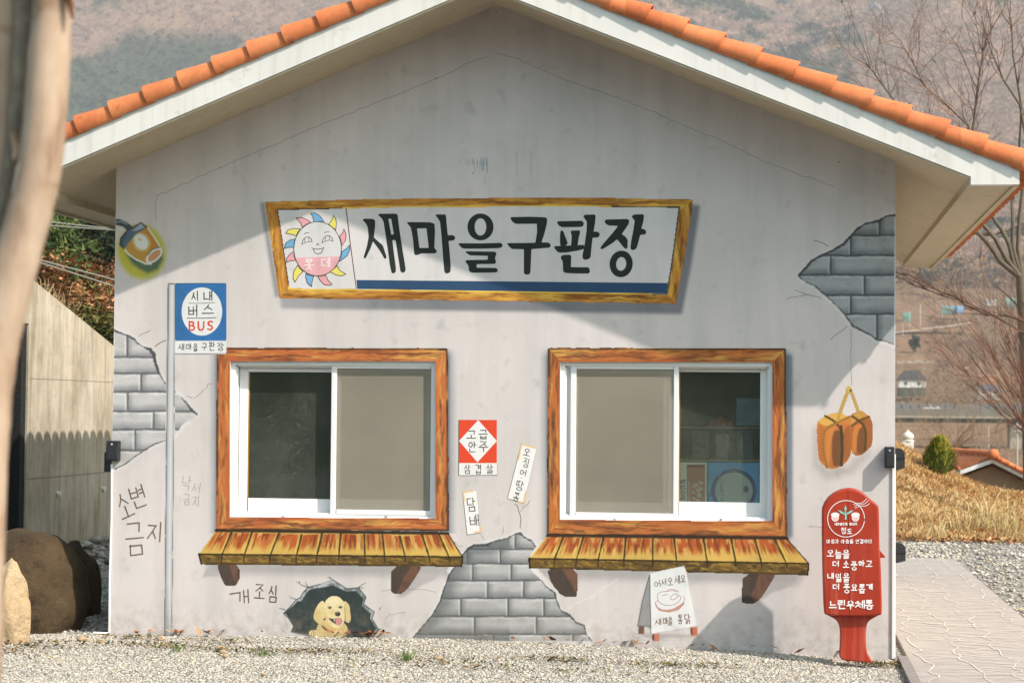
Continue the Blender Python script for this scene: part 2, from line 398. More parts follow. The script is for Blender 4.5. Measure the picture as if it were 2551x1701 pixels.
def glyph(ch):
    if ch in LAT: return LAT[ch]
    if ch == '·': return [[(.45, .5), (.55, .5)]]
    k = ord(ch) - 0xAC00; c, v, f = CHO[k // 588], JUNG[k % 588 // 28], JONG[k % 28]
    def fit(sts, x0, y0, x1, y1): return [[(x0 + x * (x1 - x0), y0 + y * (y1 - y0)) for x, y in st] for st in sts]
    out = []
    if v in VV:
        if f == ' ': out += fit(JA[c], .03, .16, .54, .84) + fit(VV[v], .62, 0, 1, 1)
        else: out += fit(JA[c], .05, .04, .54, .5) + fit(VV[v], .62, 0, 1, .58) + fit(JA[f], .2, .68, .9, 1)
    elif v in VH:
        if f == ' ':
            out += fit(JA[c], .16, 0, .84, .46) + fit(VH[v], 0, .52, 1, 1 if v != 'ㅡ' else 1.1)
        else: out += fit(JA[c], .18, 0, .82, .29) + fit(VH[v], 0, .34, 1, .60) + fit(JA[f], .18, .68, .84, 1)
    else:                                                       # ㅘ
        out += fit(JA[c], .04, .1, .52, .48) + fit(VH['ㅗ'], 0, .52, .6, .86) + fit(VV['ㅏ'], .62, 0, 1, 1)
    return out
def write(ink, ch, cx, cy, w, h, thick, col, rot=0.0, jit=0.02, seed=None):
    rng = random.Random((ord(ch[0]) * 7 + int(cx * 3) + int(cy)) if seed is None else seed)
    c, s = math.cos(math.radians(rot)), math.sin(math.radians(rot))
    for st in glyph(ch):
        pts = []
        for x, y in st:
            a = (x - .5 + rng.uniform(-jit, jit)) * w; b = (y - .5 + rng.uniform(-jit, jit)) * h
            pts.append((cx + a * c - b * s, cy + a * s + b * c))
        if len(st) > 8: pts = chaikin(pts, 1, False)
        wd = np.full(len(pts), float(thick)) * np.linspace(1.08, 0.9, len(pts))
        ink.stroke(pts, wd, col)
def writes(ink, z, s, items, thick, col, rot=0.0, jit=0.02):
    for it in items:
        ch, cx, cy, w, h = it[:5]; r = it[5] if len(it) > 5 else rot
        q = z([(cx, cy)])[0]; write(ink, ch, q[0], q[1], w / s, h / s, thick, col, r, jit)

# ================================================================ THE SHOP
W2, ZE, ZA, OV = 2.88, 3.509, 4.6845, 0.725                    # half width, eave and ridge height of the wall, gable overhang
SL = (ZA - ZE) / W2; EI, EO, ZB, LR = W2 + 0.458, W2 + 0.777, 3.268, 7.094
def zs(x): return ZA - SL * abs(x)
shop = empty('shop_building', (0, 0, 0), 'small grey plastered shop with orange tiled gable roof and painted murals on its front', 'shop')

# windows: (opening px), everything measured on the photograph and laid on the wall plane
OPL, OPR = (571, 899, 1085, 1290), (1394, 900, 1926, 1297)
def rect_px(x0, y0, x1, y1): return [(x0, y0), (x1, y0), (x1, y1), (x0, y1)]
def xz(u, v, y=0.0):
    p = P(u, v, y); return float(p[..., 0].ravel()[0]), float(p[..., 2].ravel()[0])
holes = []
for o in (OPL, OPR):
    x0, z1 = xz(o[0], o[1]); x1, z0 = xz(o[2], o[3]); xa, z1b = xz(o[2], o[1]); x0b, z0b = xz(o[0], o[3])
    holes.append(((x0 + x0b) / 2, (z0 + z0b) / 2, (x1 + xa) / 2, (z1 + z1b) / 2))
HL, HR = holes
# front wall: one sheet with two openings, 0.18 thick
front = [(-W2, -0.25), (W2, -0.25), (W2, ZE + .04), (0, ZA + .04), (-W2, ZE + .04)]
loops = [[Vector((x, z, 0)) for x, z in front]] + [[Vector(q) for q in ((a, b, 0), (c, b, 0), (c, d, 0), (a, d, 0))] for a, b, c, d in holes]
tris = tessellate_polygon(loops)
flat = [v for l_ in loops for v in l_]
mb = MB()
mb.add([(v.x, 0, v.y) for v in flat], [t for t in tris]); mb.add([(v.x, 0.16, v.y) for v in flat], [tuple(reversed(t)) for t in tris])
for a, b, c, d in holes:
    q = [(a, b), (c, b), (c, d), (a, d)]
    mb.add([(x, 0, z) for x, z in q] + [(x, 0.16, z) for x, z in q], [(i, i + 4, (i + 1) % 4 + 4, (i + 1) % 4) for i in range(4)])
mb.add([(-W2, 0, -.25), (-W2, .16, -.25), (-W2, .16, ZE), (-W2, 0, ZE)], [(0, 1, 2, 3)])
mb.add([(W2, 0, -.25), (W2, .16, -.25), (W2, .16, ZE), (W2, 0, ZE)], [(3, 2, 1, 0)])
mesh('front_wall', np.array(mb.V), mb.F, M_WALL, shop, np.ones((len(mb.V), 3)) * lin(WALLC, KA))
mb = MB()
for sx in (-1, 1): mb.box((sx * W2 - (0.16 if sx > 0 else 0), 0.162, -0.25), (sx * W2 + (0.16 if sx < 0 else 0), 6.4, ZE - 0.02))
mb.prism([(-W2, 6.24, -.25), (W2, 6.24, -.25), (W2, 6.24, ZE - .02), (0, 6.24, ZA - .02), (-W2, 6.24, ZE - .02)], (0, .16, 0))
mesh('side_wall', np.array(mb.V), mb.F, M_WALL, shop, np.ones((len(mb.V), 3)) * lin((216, 206, 196), KA))
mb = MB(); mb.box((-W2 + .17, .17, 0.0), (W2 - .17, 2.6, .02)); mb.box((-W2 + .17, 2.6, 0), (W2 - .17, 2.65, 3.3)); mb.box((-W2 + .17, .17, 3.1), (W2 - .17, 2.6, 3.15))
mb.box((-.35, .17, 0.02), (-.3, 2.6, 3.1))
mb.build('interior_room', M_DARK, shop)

# ---- roof
T0, T1 = 0.148, 0.215
def gable(y, thick):                                           # outline of the roof slab's gable end, right half then left half
    r = [(0, zs(0)), (EI, zs(EI)), (EI, ZB), (EO, ZB), (EO, zs(EO) + T1), (0, zs(0) + T1)]
    return r
mb = MB()
for sx in (1, -1):
    g = [(sx * x, z) for x, z in gable(0, 0)]
    if sx < 0: g = g[::-1]
    mb.prism([(x, -OV, z) for x, z in g], (0, 0.10, 0))
mb.build('gable_fascia', M_WHITE, shop)
mb = MB()
for sx in (1, -1):
    g = [(sx * x, z) for x, z in gable(0, 0)]
    if sx < 0: g = g[::-1]
    mb.prism([(x, -OV + 0.102, z + 0.012) for x, z in g], (0, LR + OV - 0.104, 0))
mb.build('eaves_soffit', M_SOFFIT, shop)
mb = MB()                                                      # the thin drip bead along the fascia's lower edge
for sx in (1, -1):
    p0 = np.array([0, -OV + .012, zs(0) - .002]); p1 = np.array([sx * EI, -OV + .012, zs(EI) - .002])
    mb.prism([p0, p0 + (0, 0, -.014), p1 + (0, 0, -.014), p1], (0, .03, 0))
    mb.box((sx * EO - (.035 if sx > 0 else 0) + sx * .0, -OV + .02, ZB - .008), (sx * EO + (.035 if sx < 0 else 0), LR - .02, ZB + .002))
mb.build('drip_edge', M_SOFFIT, shop)

def tile_material():
    q = N('orange_clay_tile')
    a = q.ramp(q.noise(3.2, 3, 0.5), [(0.3, lin((220, 122, 72), .78)), (0.7, lin((230, 142, 90), .82))])
    b = q.ramp(q.noise(26, 5, 0.7), [(0.25, 0.80), (0.6, 1.0)])
    sp = q.ramp(q.noise(9, 4, 0.6), [(0.27, (0.58, 0.56, 0.56)), (0.42, (1, 1, 1))])
    q.b.inputs['Roughness'].default_value = 0.75; q.bump(q.noise(140, 3, 0.6), 0.12, 0.004)
    g = q.n('ShaderNodeNewGeometry'); sx = q.n('ShaderNodeSeparateXYZ'); q.l(g.outputs['Position'], sx.inputs[0])     # every course of tiles its own tone
    m1 = q.n('ShaderNodeMath', operation='MULTIPLY'); m1.inputs[1].default_value = 3.973; q.l(sx.outputs[0], m1.inputs[0]); m2 = q.n('ShaderNodeMath', operation='FLOOR'); q.l(m1.outputs[0], m2.inputs[0])
    wn = q.n('ShaderNodeTexWhiteNoise', noise_dimensions='1D'); q.l(m2.outputs[0], wn.inputs['W']); tone = q.ramp(wn.outputs['Value'], [(0, (.84, .80, .78)), (.5, (.97, .97, .97)), (1, (1.05, 1.06, 1.08))])
    return q.base(q.mul(q.mul(q.mul(a, b), sp), tone))
M_TILE = tile_material()
ang = math.atan(SL); ca, sa = math.cos(ang), math.sin(ang)
def rake(sx):
    mb = MB(); rr = random.Random(3 + sx); EXP = 0.272; n = int((EO + .02) / ca / EXP) + 1
    for k in range(n):
        s0 = 0.02 + k * EXP; s1 = min(s0 + EXP + .055, (EO + .06) / ca)               # up-slope end, down-slope end (distance from the ridge)
        rings = []
        for s_, r, lift in ((s0, .074, -.006), (s1, .094, .016)):
            for rad in (r, r - .014):
                lift2 = lift + rr.uniform(-.002, .002)
                ring = []
                for a in np.linspace(math.radians(-38), math.radians(200), 25):
                    yy = -OV + .047 - rad * math.cos(a); nn = 0.205 + lift2 + rad * math.sin(a) * 0.98
                    ring.append((sx * (s_ * ca + nn * sa), yy, ZA + (-s_ * sa + nn * ca)))
                rings.append(ring)
        V = sum(rings, []); m = 25; Fc = []
        for i in range(m - 1):
            for A, B in ((0, 2), (3, 1), (1, 0), (2, 3)):
                f = (A * m + i, A * m + i + 1, B * m + i + 1, B * m + i); Fc.append(f if sx < 0 else f[::-1])
        for i in (0, m - 1): Fc.append((0 * m + i, 2 * m + i, 3 * m + i, 1 * m + i))
        mb.add(V, Fc)
    return mb.build('verge_tiles', M_TILE, shop)
for sx in (-1, 1): rake(sx)
def roof_field(sx):
    PIT_, EXP = 0.235, 0.272; ny = int((LR + OV - .1) / PIT_); per = 10
    n = int((EO + .1) / ca / EXP) + 1; U = np.linspace(0, ny, ny * per + 1); prof = 0.088 * np.sqrt(np.clip(1 - ((U % 1) * 2 - 1) ** 2, 0, 1))
    rows = []
    for k in range(n):
        for s_, l in ((k * EXP, 0.0), (k * EXP + EXP - .001, .028)):
            s_ = min(s_, (EO + .075) / ca); nn = T1 * ca + .012 + l + prof
            rows.append(np.stack([sx * (s_ * ca + nn * sa), -OV + .1 + U * PIT_, ZA - s_ * sa + nn * ca], 1))
    # the last row is closed by the thickness of the tiles
    last = rows[-1].copy(); last[:, 0] -= sx * .018 * sa; last[:, 2] -= .018 * ca; rows.append(last)
    back = rows[-3].copy(); back[:, 0] -= sx * .02 * sa; back[:, 2] -= .02 * ca + .01; rows.append(back)
    V = np.concatenate(rows); m = len(U); nr = len(rows); i, j = np.meshgrid(np.arange(nr - 1), np.arange(m - 1), indexing='ij'); i = i.ravel(); j = j.ravel()
    return mesh('roof_tiles', V, np.stack([i * m + j, i * m + j + 1, (i + 1) * m + j + 1, (i + 1) * m + j], 1), M_TILE, shop)
for sx in (-1, 1): roof_field(sx)
mb = MB()
for k in range(26):
    y0 = -OV + .12 + k * .28
    mb.tube([(0, y0, ZA + T1 + .07), (0, y0 + .3, ZA + T1 + .085)], [.10, .115], 14)
mb.build('ridge_tiles', M_TILE, shop, smooth=True)

# ---- windows
def glass(name, dust_reflection, tint):
    q = N(name); t = q.t
    tr = q.n('ShaderNodeBsdfTransparent'); tr.inputs[0].default_value = (*tint, 1)
    gl = q.n('ShaderNodeBsdfGlossy'); gl.inputs['Roughness'].default_value = 0.03; gl.inputs[0].default_value = (.85, .9, .88, 1)
    fr = q.n('ShaderNodeFresnel'); fr.inputs['IOR'].default_value = 1.55
    m1 = q.n('ShaderNodeMixShader'); q.l(fr.outputs[0], m1.inputs[0]); q.l(tr.outputs[0], m1.inputs[1]); q.l(gl.outputs[0], m1.inputs[2])
    df = q.n('ShaderNodeBsdfDiffuse'); df.inputs[0].default_value = (.44, .48, .36, 1)
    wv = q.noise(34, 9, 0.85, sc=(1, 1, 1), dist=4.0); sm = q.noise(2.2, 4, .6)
    d = q.ramp(wv, [(0.34, 0.05), (0.52, dust_reflection * .45), (0.66, dust_reflection * 1.3)]); d2 = q.ramp(sm, [(0.3, 0.5), (0.7, 1.0)])
    def lines(rot, sc, seed):  # thin streaks painted in as the dry brush reflected by the pane
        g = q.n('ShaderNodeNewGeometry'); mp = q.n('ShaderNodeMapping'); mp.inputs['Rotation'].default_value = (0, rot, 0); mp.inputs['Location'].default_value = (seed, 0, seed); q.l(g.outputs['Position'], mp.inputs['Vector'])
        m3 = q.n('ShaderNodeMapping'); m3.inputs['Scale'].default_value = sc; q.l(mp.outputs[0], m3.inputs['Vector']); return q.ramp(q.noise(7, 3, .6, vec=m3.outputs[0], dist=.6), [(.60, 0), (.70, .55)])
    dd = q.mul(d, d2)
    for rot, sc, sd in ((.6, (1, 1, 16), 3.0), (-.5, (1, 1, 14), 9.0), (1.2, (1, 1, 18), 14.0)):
        ad = q.n('ShaderNodeMixRGB', blend_type='ADD'); ad.inputs[0].default_value = dust_reflection * .8; q.l(dd, ad.inputs[1]); q.l(q.mul(lines(rot, sc, sd), d2), ad.inputs[2]); dd = ad.outputs[0]
    m2 = q.n('ShaderNodeMixShader'); q.l(dd, m2.inputs[0]); q.l(m1.outputs[0], m2.inputs[1]); q.l(df.outputs[0], m2.inputs[2])
    q.l(m2.outputs[0], q.out.inputs['Surface']); return q.m
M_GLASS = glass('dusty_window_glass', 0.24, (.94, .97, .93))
def screen_material():
    q = N('insect_screen_mesh'); tr = q.n('ShaderNodeBsdfTransparent'); df = q.n('ShaderNodeBsdfDiffuse')
    c = q.ramp(q.noise(1.3, 4, .6), [(.3, lin((160, 152, 136), .72)), (.7, lin((176, 166, 146), .76))])
    q.l(c, df.inputs[0]); m = q.n('ShaderNodeMixShader'); m.inputs[0].default_value = .76
    q.l(tr.outputs[0], m.inputs[1]); q.l(df.outputs[0], m.inputs[2]); q.l(m.outputs[0], q.out.inputs['Surface']); return q.m
M_SCREEN = screen_material()
M_GOLD = plain('brown_seal', lin((190, 140, 60), .7), .5)

def pxbox(mb, r, y0, y1, col=(.8, .8, .8), cham=0.0):
    x0, z1 = xz(r[0], r[1]); x1, z0 = xz(r[2], r[3]); xa, za = xz(r[2], r[1]); xb, zb = xz(r[0], r[3])
    mb.box(((x0 + xb) / 2, y0, (z0 + zb) / 2), ((x1 + xa) / 2, y1, (z1 + za) / 2), col, cham)
def sheet(mb, r, y):
    x0, z1 = xz(r[0], r[1]); x1, z0 = xz(r[2], r[3]); xa, za = xz(r[2], r[1]); xb, zb = xz(r[0], r[3]); x0, x1, z0, z1 = (x0 + xb) / 2, (x1 + xa) / 2, (z0 + zb) / 2, (z1 + za) / 2
    mb.add([(x0, y, z0), (x1, y, z0), (x1, y, z1), (x0, y, z1)], [(0, 1, 2, 3)])
def bars(mb, r, wl, wt, wr, wb, y0, y1):
    """four members of a sash, side rails between the stiles"""
    x0, yt, x1, yb = r
    pxbox(mb, (x0, yt, x0 + wl, yb), y0, y1, cham=.003); pxbox(mb, (x1 - wr, yt, x1, yb), y0, y1, cham=.003)
    pxbox(mb, (x0 + wl + .1, yt, x1 - wr - .1, yt + wt), y0 + .002, y1 - .002, cham=.003)
    pxbox(mb, (x0 + wl + .1, yb - wb, x1 - wr - .1, yb), y0 + .002, y1 - .002, cham=.003)
def window(label, H, O, front, rear, behind):
    a, b, c, d = H; t = .034
    f = MB()
    f.box((a, .03, b), (a + t, .14, d)); f.box((c - t, .03, b), (c, .14, d)); f.box((a + t, .032, d - t), (c - t, .138, d)); f.box((a + t, .032, b), (c - t, .138, b + .022))
    for k in range(2):                                          # sliding tracks
        f.box((a + t, .05 + k * .04, b + .022), (c - t, .054 + k * .04, b + .034)); f.box((a + t, .05 + k * .04, d - t - .012), (c - t, .054 + k * .04, d - t))
        f.box((a + t, .05 + k * .04, b + .03), (a + t + .010, .056 + k * .04, d - t)); f.box((c - t - .010, .05 + k * .04, b + .03), (c - t, .056 + k * .04, d - t))
    fr = f.build('window', M_PVC, shop); tag(fr, label)
    m = MB(); bars(m, front[0], *front[1], .040, .066)
    so = m.build('screen_sash', M_PVC, fr)
    r, w = front
    m = MB(); sheet(m, (r[0] + w[0] - 1, r[1] + w[1] - 1, r[2] - w[2] + 1, r[3] - w[3] + 1), .052); m.build('insect_screen', M_SCREEN, fr)
    for rr, ww, y in (rear, behind):
        m = MB(); bars(m, rr, *ww, y, y + .032); m.build('glass_sash', M_PVC, fr)
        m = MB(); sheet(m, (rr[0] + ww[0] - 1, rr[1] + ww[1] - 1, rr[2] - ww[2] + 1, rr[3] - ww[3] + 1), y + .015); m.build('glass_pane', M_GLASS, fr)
        m = MB(); pxbox(m, (rr[0] + ww[0], rr[1] + ww[1], rr[0] + ww[0] + 3, rr[3] - ww[3]), y + .006, y + .013); m.build('glazing_seal', M_GOLD, fr)
    for u in ((O[0] * 3 + O[2]) / 4, (O[0] + O[2] * 3) / 4): m = MB(); pxbox(m, (u, O[3] - 4, u + 6, O[3] - 2), .027, .031); m.build('drain_slot', M_BLACKP, fr)
    return fr
win_l = window('white sliding window with its clear pane on the left and insect screen on the right', HL, OPL,
               ((821, 907, 1078, 1283), (13, 11, 8, 12)), ((586, 909, 830, 1283), (22, 17, 9, 40), .098), ((822, 909, 1075, 1281), (20, 17, 17, 36), .072))
win_r = window('white sliding window with insect screen on the left and goods behind the right pane', HR, OPR,
               ((1419, 907, 1689, 1290), (14, 12, 12, 12)), ((1660, 909, 1918, 1290), (29, 17, 25, 38), .098), ((1407, 909, 1664, 1288), (29, 18, 14, 36), .072))

# ---- goods in the window
def flat_box(name, r, y0, y1, mat, parent=None):
    m = MB(); pxbox(m, r, y0, y1, cham=.004); return m.build(name, mat, parent)
M_BLUE = plain('blue_card', lin((96, 172, 222), 1.0), .6, .08, 12); M_ORANGE = plain('orange_card', lin((216, 140, 96), .8), .6, .2, 9)
M_CREAM = plain('cream_card', lin((240, 236, 216), .95), .6, .1, 9)
shelf_m = plain('pale_shelf_board', lin((196, 178, 140), .6), .7, .1, 9)
o = empty('cigarette_carton', (1.7, .25, 1.2), 'blue cigarette carton with a round white seal behind the right window glass', 'carton')
flat_box('carton_box', (1762, 1153, 1910, 1268), .136, .30, M_BLUE, o)
ik = Ink(.134); ik.ellipse(1828, 1222, 57, 55, (58, 92, 150), hole=(47, 46)); ik.ellipse(1828, 1222, 47, 46, (206, 214, 202))
for i, ch in enumerate('CIGARETTES'): write(ik, ch, 1798, 1196 + i * 6.3, 4.6, 8, 1.1, (60, 80, 110), 90, 0)
for k in range(5): ik.ellipse(1858 + 4 * math.cos(k * 1.256), 1218 + 5 * math.sin(k * 1.256), 3.4, 4.2, (110, 125, 140))
ik.stroke([(1849, 1204), (1849, 1232)], 1.1, (90, 110, 130)); ik.build('carton_print', o, M_PAINT)
o = empty('soft_drink_box', (1.4, .25, 1.2), 'cream and orange soft drink box with upright blue lettering behind the window glass', 'box')
flat_box('drink_box', (1680, 1152, 1760, 1268), .136, .28, M_CREAM, o)
ik = Ink(.134); ik.poly(rect_px(1711, 1157, 1756, 1256), (222, 146, 104)); ik.poly(rect_px(1711, 1157, 1756, 1164), (190, 92, 70))
for i in range(10): ik.ellipse(1740 + 6 * math.cos(i * 1.9) - (i % 3) * 3, 1226 + 5.4 * (i - 5) * .9, 6.5, 3.0, (240, 226, 206), rot=.5)
ik.stroke([(1717, 1200), (1717, 1252)], 2.2, (246, 232, 214))
for i, ch in enumerate('칠성사이다'): write(ik, ch, 1701, 1199 + i * 12.6, 11, 13, 1.9, (84, 118, 140), 90, 0)
ik.build('drink_print', o, M_PAINT)
o = flat_box('display_shelf', (1600, 1146, 1925, 1151), .19, .60, shelf_m); tag(o, 'pale shelf board above the cartons inside the right window', 'shelf')
o = flat_box('display_shelf', (1380, 1149, 1655, 1162), .40, .8, shelf_m); tag(o, 'pale shelf board seen through the insect screen of the right window', 'shelf')
o = flat_box('display_shelf', (1600, 1064, 1925, 1068), .45, .8, shelf_m); tag(o, 'dim upper shelf board inside the right window', 'shelf')
M_TEAL = plain('pale_blue_cloth', lin((130, 176, 190), .5), .8, .3, 14)
o = flat_box('cloth_bundle', (1830, 990, 1930, 1062), .5, .72, M_TEAL); tag(o, 'pale blue bundle standing on the upper shelf inside the right window', 'bundle')
m = MB(); x, z = xz(1795, 1064, .6); m.tube([(x, .6, z), (x, .6, z + .05), (x, .6, z + .08)], [.10, .085, .02], 16); o = m.build('red_bowl', plain('red_glaze', lin((190, 80, 50), .5), .4), None, True)
tag(o, 'upturned red bowl on the upper shelf inside the right window', 'bowl')
for i, (u, w_) in enumerate(((1745, 44), (1800, 36), (1858, 40))):
    m = MB(); x, z = xz(u, 1146, .4); m.box((x - w_ / 690, .34, z), (x + w_ / 690, .46, z + .22 - .03 * (i % 2)), cham=.01)
    o = m.build('tin_can' if i != 1 else 'paper_box', plain('grey_tin' + 'abc'[i], lin([(120, 128, 120), (150, 150, 130), (90, 110, 130)][i], .4), .4, .3, 20))
    tag(o, ['square grey tin on the shelf above the cigarette carton', 'pale paper box between two tins on the window shelf', 'bluish tin at the shelf end by the right window jamb'][i], ['tin', 'box', 'tin'][i])
mb = MB(); mb.box((-2.5, 1.5, .02), (-1.9, 2.2, 2.2)); mb.box((-1.2, 1.8, .02), (-.5, 2.4, 1.5))
o = mb.build('store_cabinet', plain('dim_green_cabinet', (.05, .065, .05), .6), None); tag(o, 'dark green cabinet deep inside behind the left window', 'cabinet')

# ================================================================ MURALS (all paint lies flat on the wall; they move with the shop)
z4a, z4b = Z(650, 470, 4), Z(1180, 470, 4)
def wood(cv, cov, U, V, base, dark, lite, seed, amt=1.0):
    """brush-streaked wood grain, U along the board, V across (pixels)"""
    w = fbm(U / 46, V / 22, seed) * 16
    n1 = fbm(U / 105, (V + w) / 12, seed + 1, 4); n2 = fbm(U / 80, (V + w) / 9.0, seed + 5, 4); n3 = fbm(U / 48, (V + w * .6) / 4.5, seed + 9, 4)
    cv.put(cov, base)
    cv.put(cov * sst(.42, .74, n1) * .85 * amt, lite)
    cv.put(cov * sst(.46, .78, n2) * .85 * amt, dark)
    cv.put(cov * sst(.57, .80, n3) * .60 * amt, np.array(dark) * .62)
    cv.put(cov * sst(.58, .80, fbm(U / 40, V / 3.4, seed + 21, 3)) * .45, np.array(lite) * 1.05)
def frame_paint(name, outer, inner, seed, base, dark, lite, label, y, edge=True, y_in=None):
    o = np.array(outer, float); x0, y0 = o.min(0) - 6; x1, y1 = o.max(0) + 6
    cv = Canvas(x0, y0, x1, y1, 1.6); X, Y = cv.X, cv.Y
    wob = (fbm(X / 26, Y / 26, seed + 40) - .5) * 5
    n = len(outer); side = np.stack([segd(X, Y, [outer[i], outer[(i + 1) % n]]) for i in range(n)])
    dout = np.where(inside(X, Y, outer), -side.min(0), side.min(0)) + wob * .45
    din = segd(X, Y, inner, True); din = np.where(inside(X, Y, inner), -din, din)
    cov = (1 - sst(-1.2, 1.2, dout)) * sst(-1.0, 1.0, din)
    hz = (side.argmin(0) % 2) == 0
    for k, msk in ((0, hz), (1, ~hz)):
        U, V = (X, Y) if k == 0 else (Y, X)
        cc = Canvas.__new__(Canvas); cc.C = cv.C.copy(); cc.A = cv.A.copy()
        wood(cc, cov, U, V, base, dark, lite, seed + 100 * k); cv.C = np.where(msk[..., None], cc.C, cv.C); cv.A = np.where(msk, cc.A, cv.A)
    # a darker lower/outer lip and a light inner arris, as the painter drew them
    cv.put(cov * (1 - sst(1.0, 4.5, np.abs(dout + 1.5))) * sst(.25, .5, fbm(X / 60, Y / 60, seed + 60)) * .7, (66, 48, 34))
    cv.put(cov * (1 - sst(1.5, 7, din)) * .45, np.array(base) * .8 + (30, 0, 0))
    return tag(cv.build(name, shop, y, True), label)

# --- painted shop sign
SIGN_O = [(661, 504), (1000, 496), (1405, 493), (1726, 498), (1705, 640), (1683, 755), (1200, 748), (697, 742)]
SIGN_I = [(692, 523), (1000, 516), (1405, 514), (1691, 517), (1678, 620), (1661, 732), (1200, 725), (721, 719)]
cv = Canvas(630, 480, 1760, 800, 4)
side = sst(640, 1100, cv.X)
d = segd(cv.X, cv.Y, [(x + 10, y + 20) for x, y in SIGN_O], True); ins = inside(cv.X, cv.Y, [(x + 9, y + 19) for x, y in SIGN_O])
a = np.where(ins, 1, 1 - sst(0, 14, d)); a2 = 1 - sst(0, 11, segd(cv.X, cv.Y, [(654, 510), (668, 600), (690, 735)]))
cv.shade(np.maximum(a * (.40 + .3 * side), a2 * .55), (96, 98, 104))
tag(cv.build('painted_shadow', shop, -.0015), 'soft grey shadow painted around the shop sign')
cv = Canvas(655, 488, 1732, 762, 2)
cv.fill(SIGN_I, (226, 218, 214), 1.0, grow=3)
board = tag(cv.build('painted_sign_board', shop, -.003, True), 'white painted shop sign board with large black lettering')
def sign_frame():
    x = np.array(SIGN_O, float); cv = Canvas(655, 486, 1734, 762, 1.7); X, Y = cv.X, cv.Y
    do = segd(X, Y, SIGN_O, True); do = np.where(inside(X, Y, SIGN_O), -do, do); di = segd(X, Y, SIGN_I, True); di = np.where(inside(X, Y, SIGN_I), -di, di)
    do = do + (fbm(X / 60, Y / 60, 77) - .5) * 2.5
    cov = (1 - sst(-1, 1, do)) * sst(-1, 1, di)
    dl = segd(X, Y, [SIGN_O[0], SIGN_O[7]]); dr = segd(X, Y, [SIGN_O[3], SIGN_O[4], SIGN_O[5]])
    dt = segd(X, Y, SIGN_O[:4]); db = segd(X, Y, SIGN_O[5:])
    vert = np.minimum(dl, dr) < np.minimum(dt, db)
    base = np.where((X > 1200)[..., None], (206, 152, 52), (214, 138, 58)); base = (196, 130, 54)
    for k, msk in ((0, ~vert), (1, vert)):
        U, V = (X, Y) if k == 0 else (Y, X); cc = Canvas.__new__(Canvas); cc.C = cv.C.copy(); cc.A = cv.A.copy()
        wood(cc, cov, U, V, base, (134, 78, 32), (236, 188, 84), 400 + k); cv.C = np.where(msk[..., None], cc.C, cv.C); cv.A = np.where(msk, cc.A, cv.A)
    lo = db < np.minimum(dl, dr) * 1.2
    cv.put(cov * lo * (1 - sst(1, 5, di)) * .9, (250, 212, 96))
    cv.put(cov * (dt < dl) * (dt < dr) * (~lo) * (1 - sst(0, 3.4, di)) * (.6 + .4 * (fbm(X / 30, Y, 5) > .4)), (58, 52, 42))
    cv.put(cov * (dr < 60) * (1 - sst(0, 5, di)) * .9, (64, 66, 66)); cv.put(cov * (dl < 46) * (~lo) * (1 - sst(0, 4.0, di)) * .8, (70, 50, 38))
    return cv.build('sign_frame', board, -.0045, True)
tag(sign_frame(), 'painted brown wooden border of the shop sign')
BK = (44, 50, 46)
def loops(o, tr): return [tuple(q) for q in tr(o)]
ik = Ink(-.006)
A = z4a; B = z4b
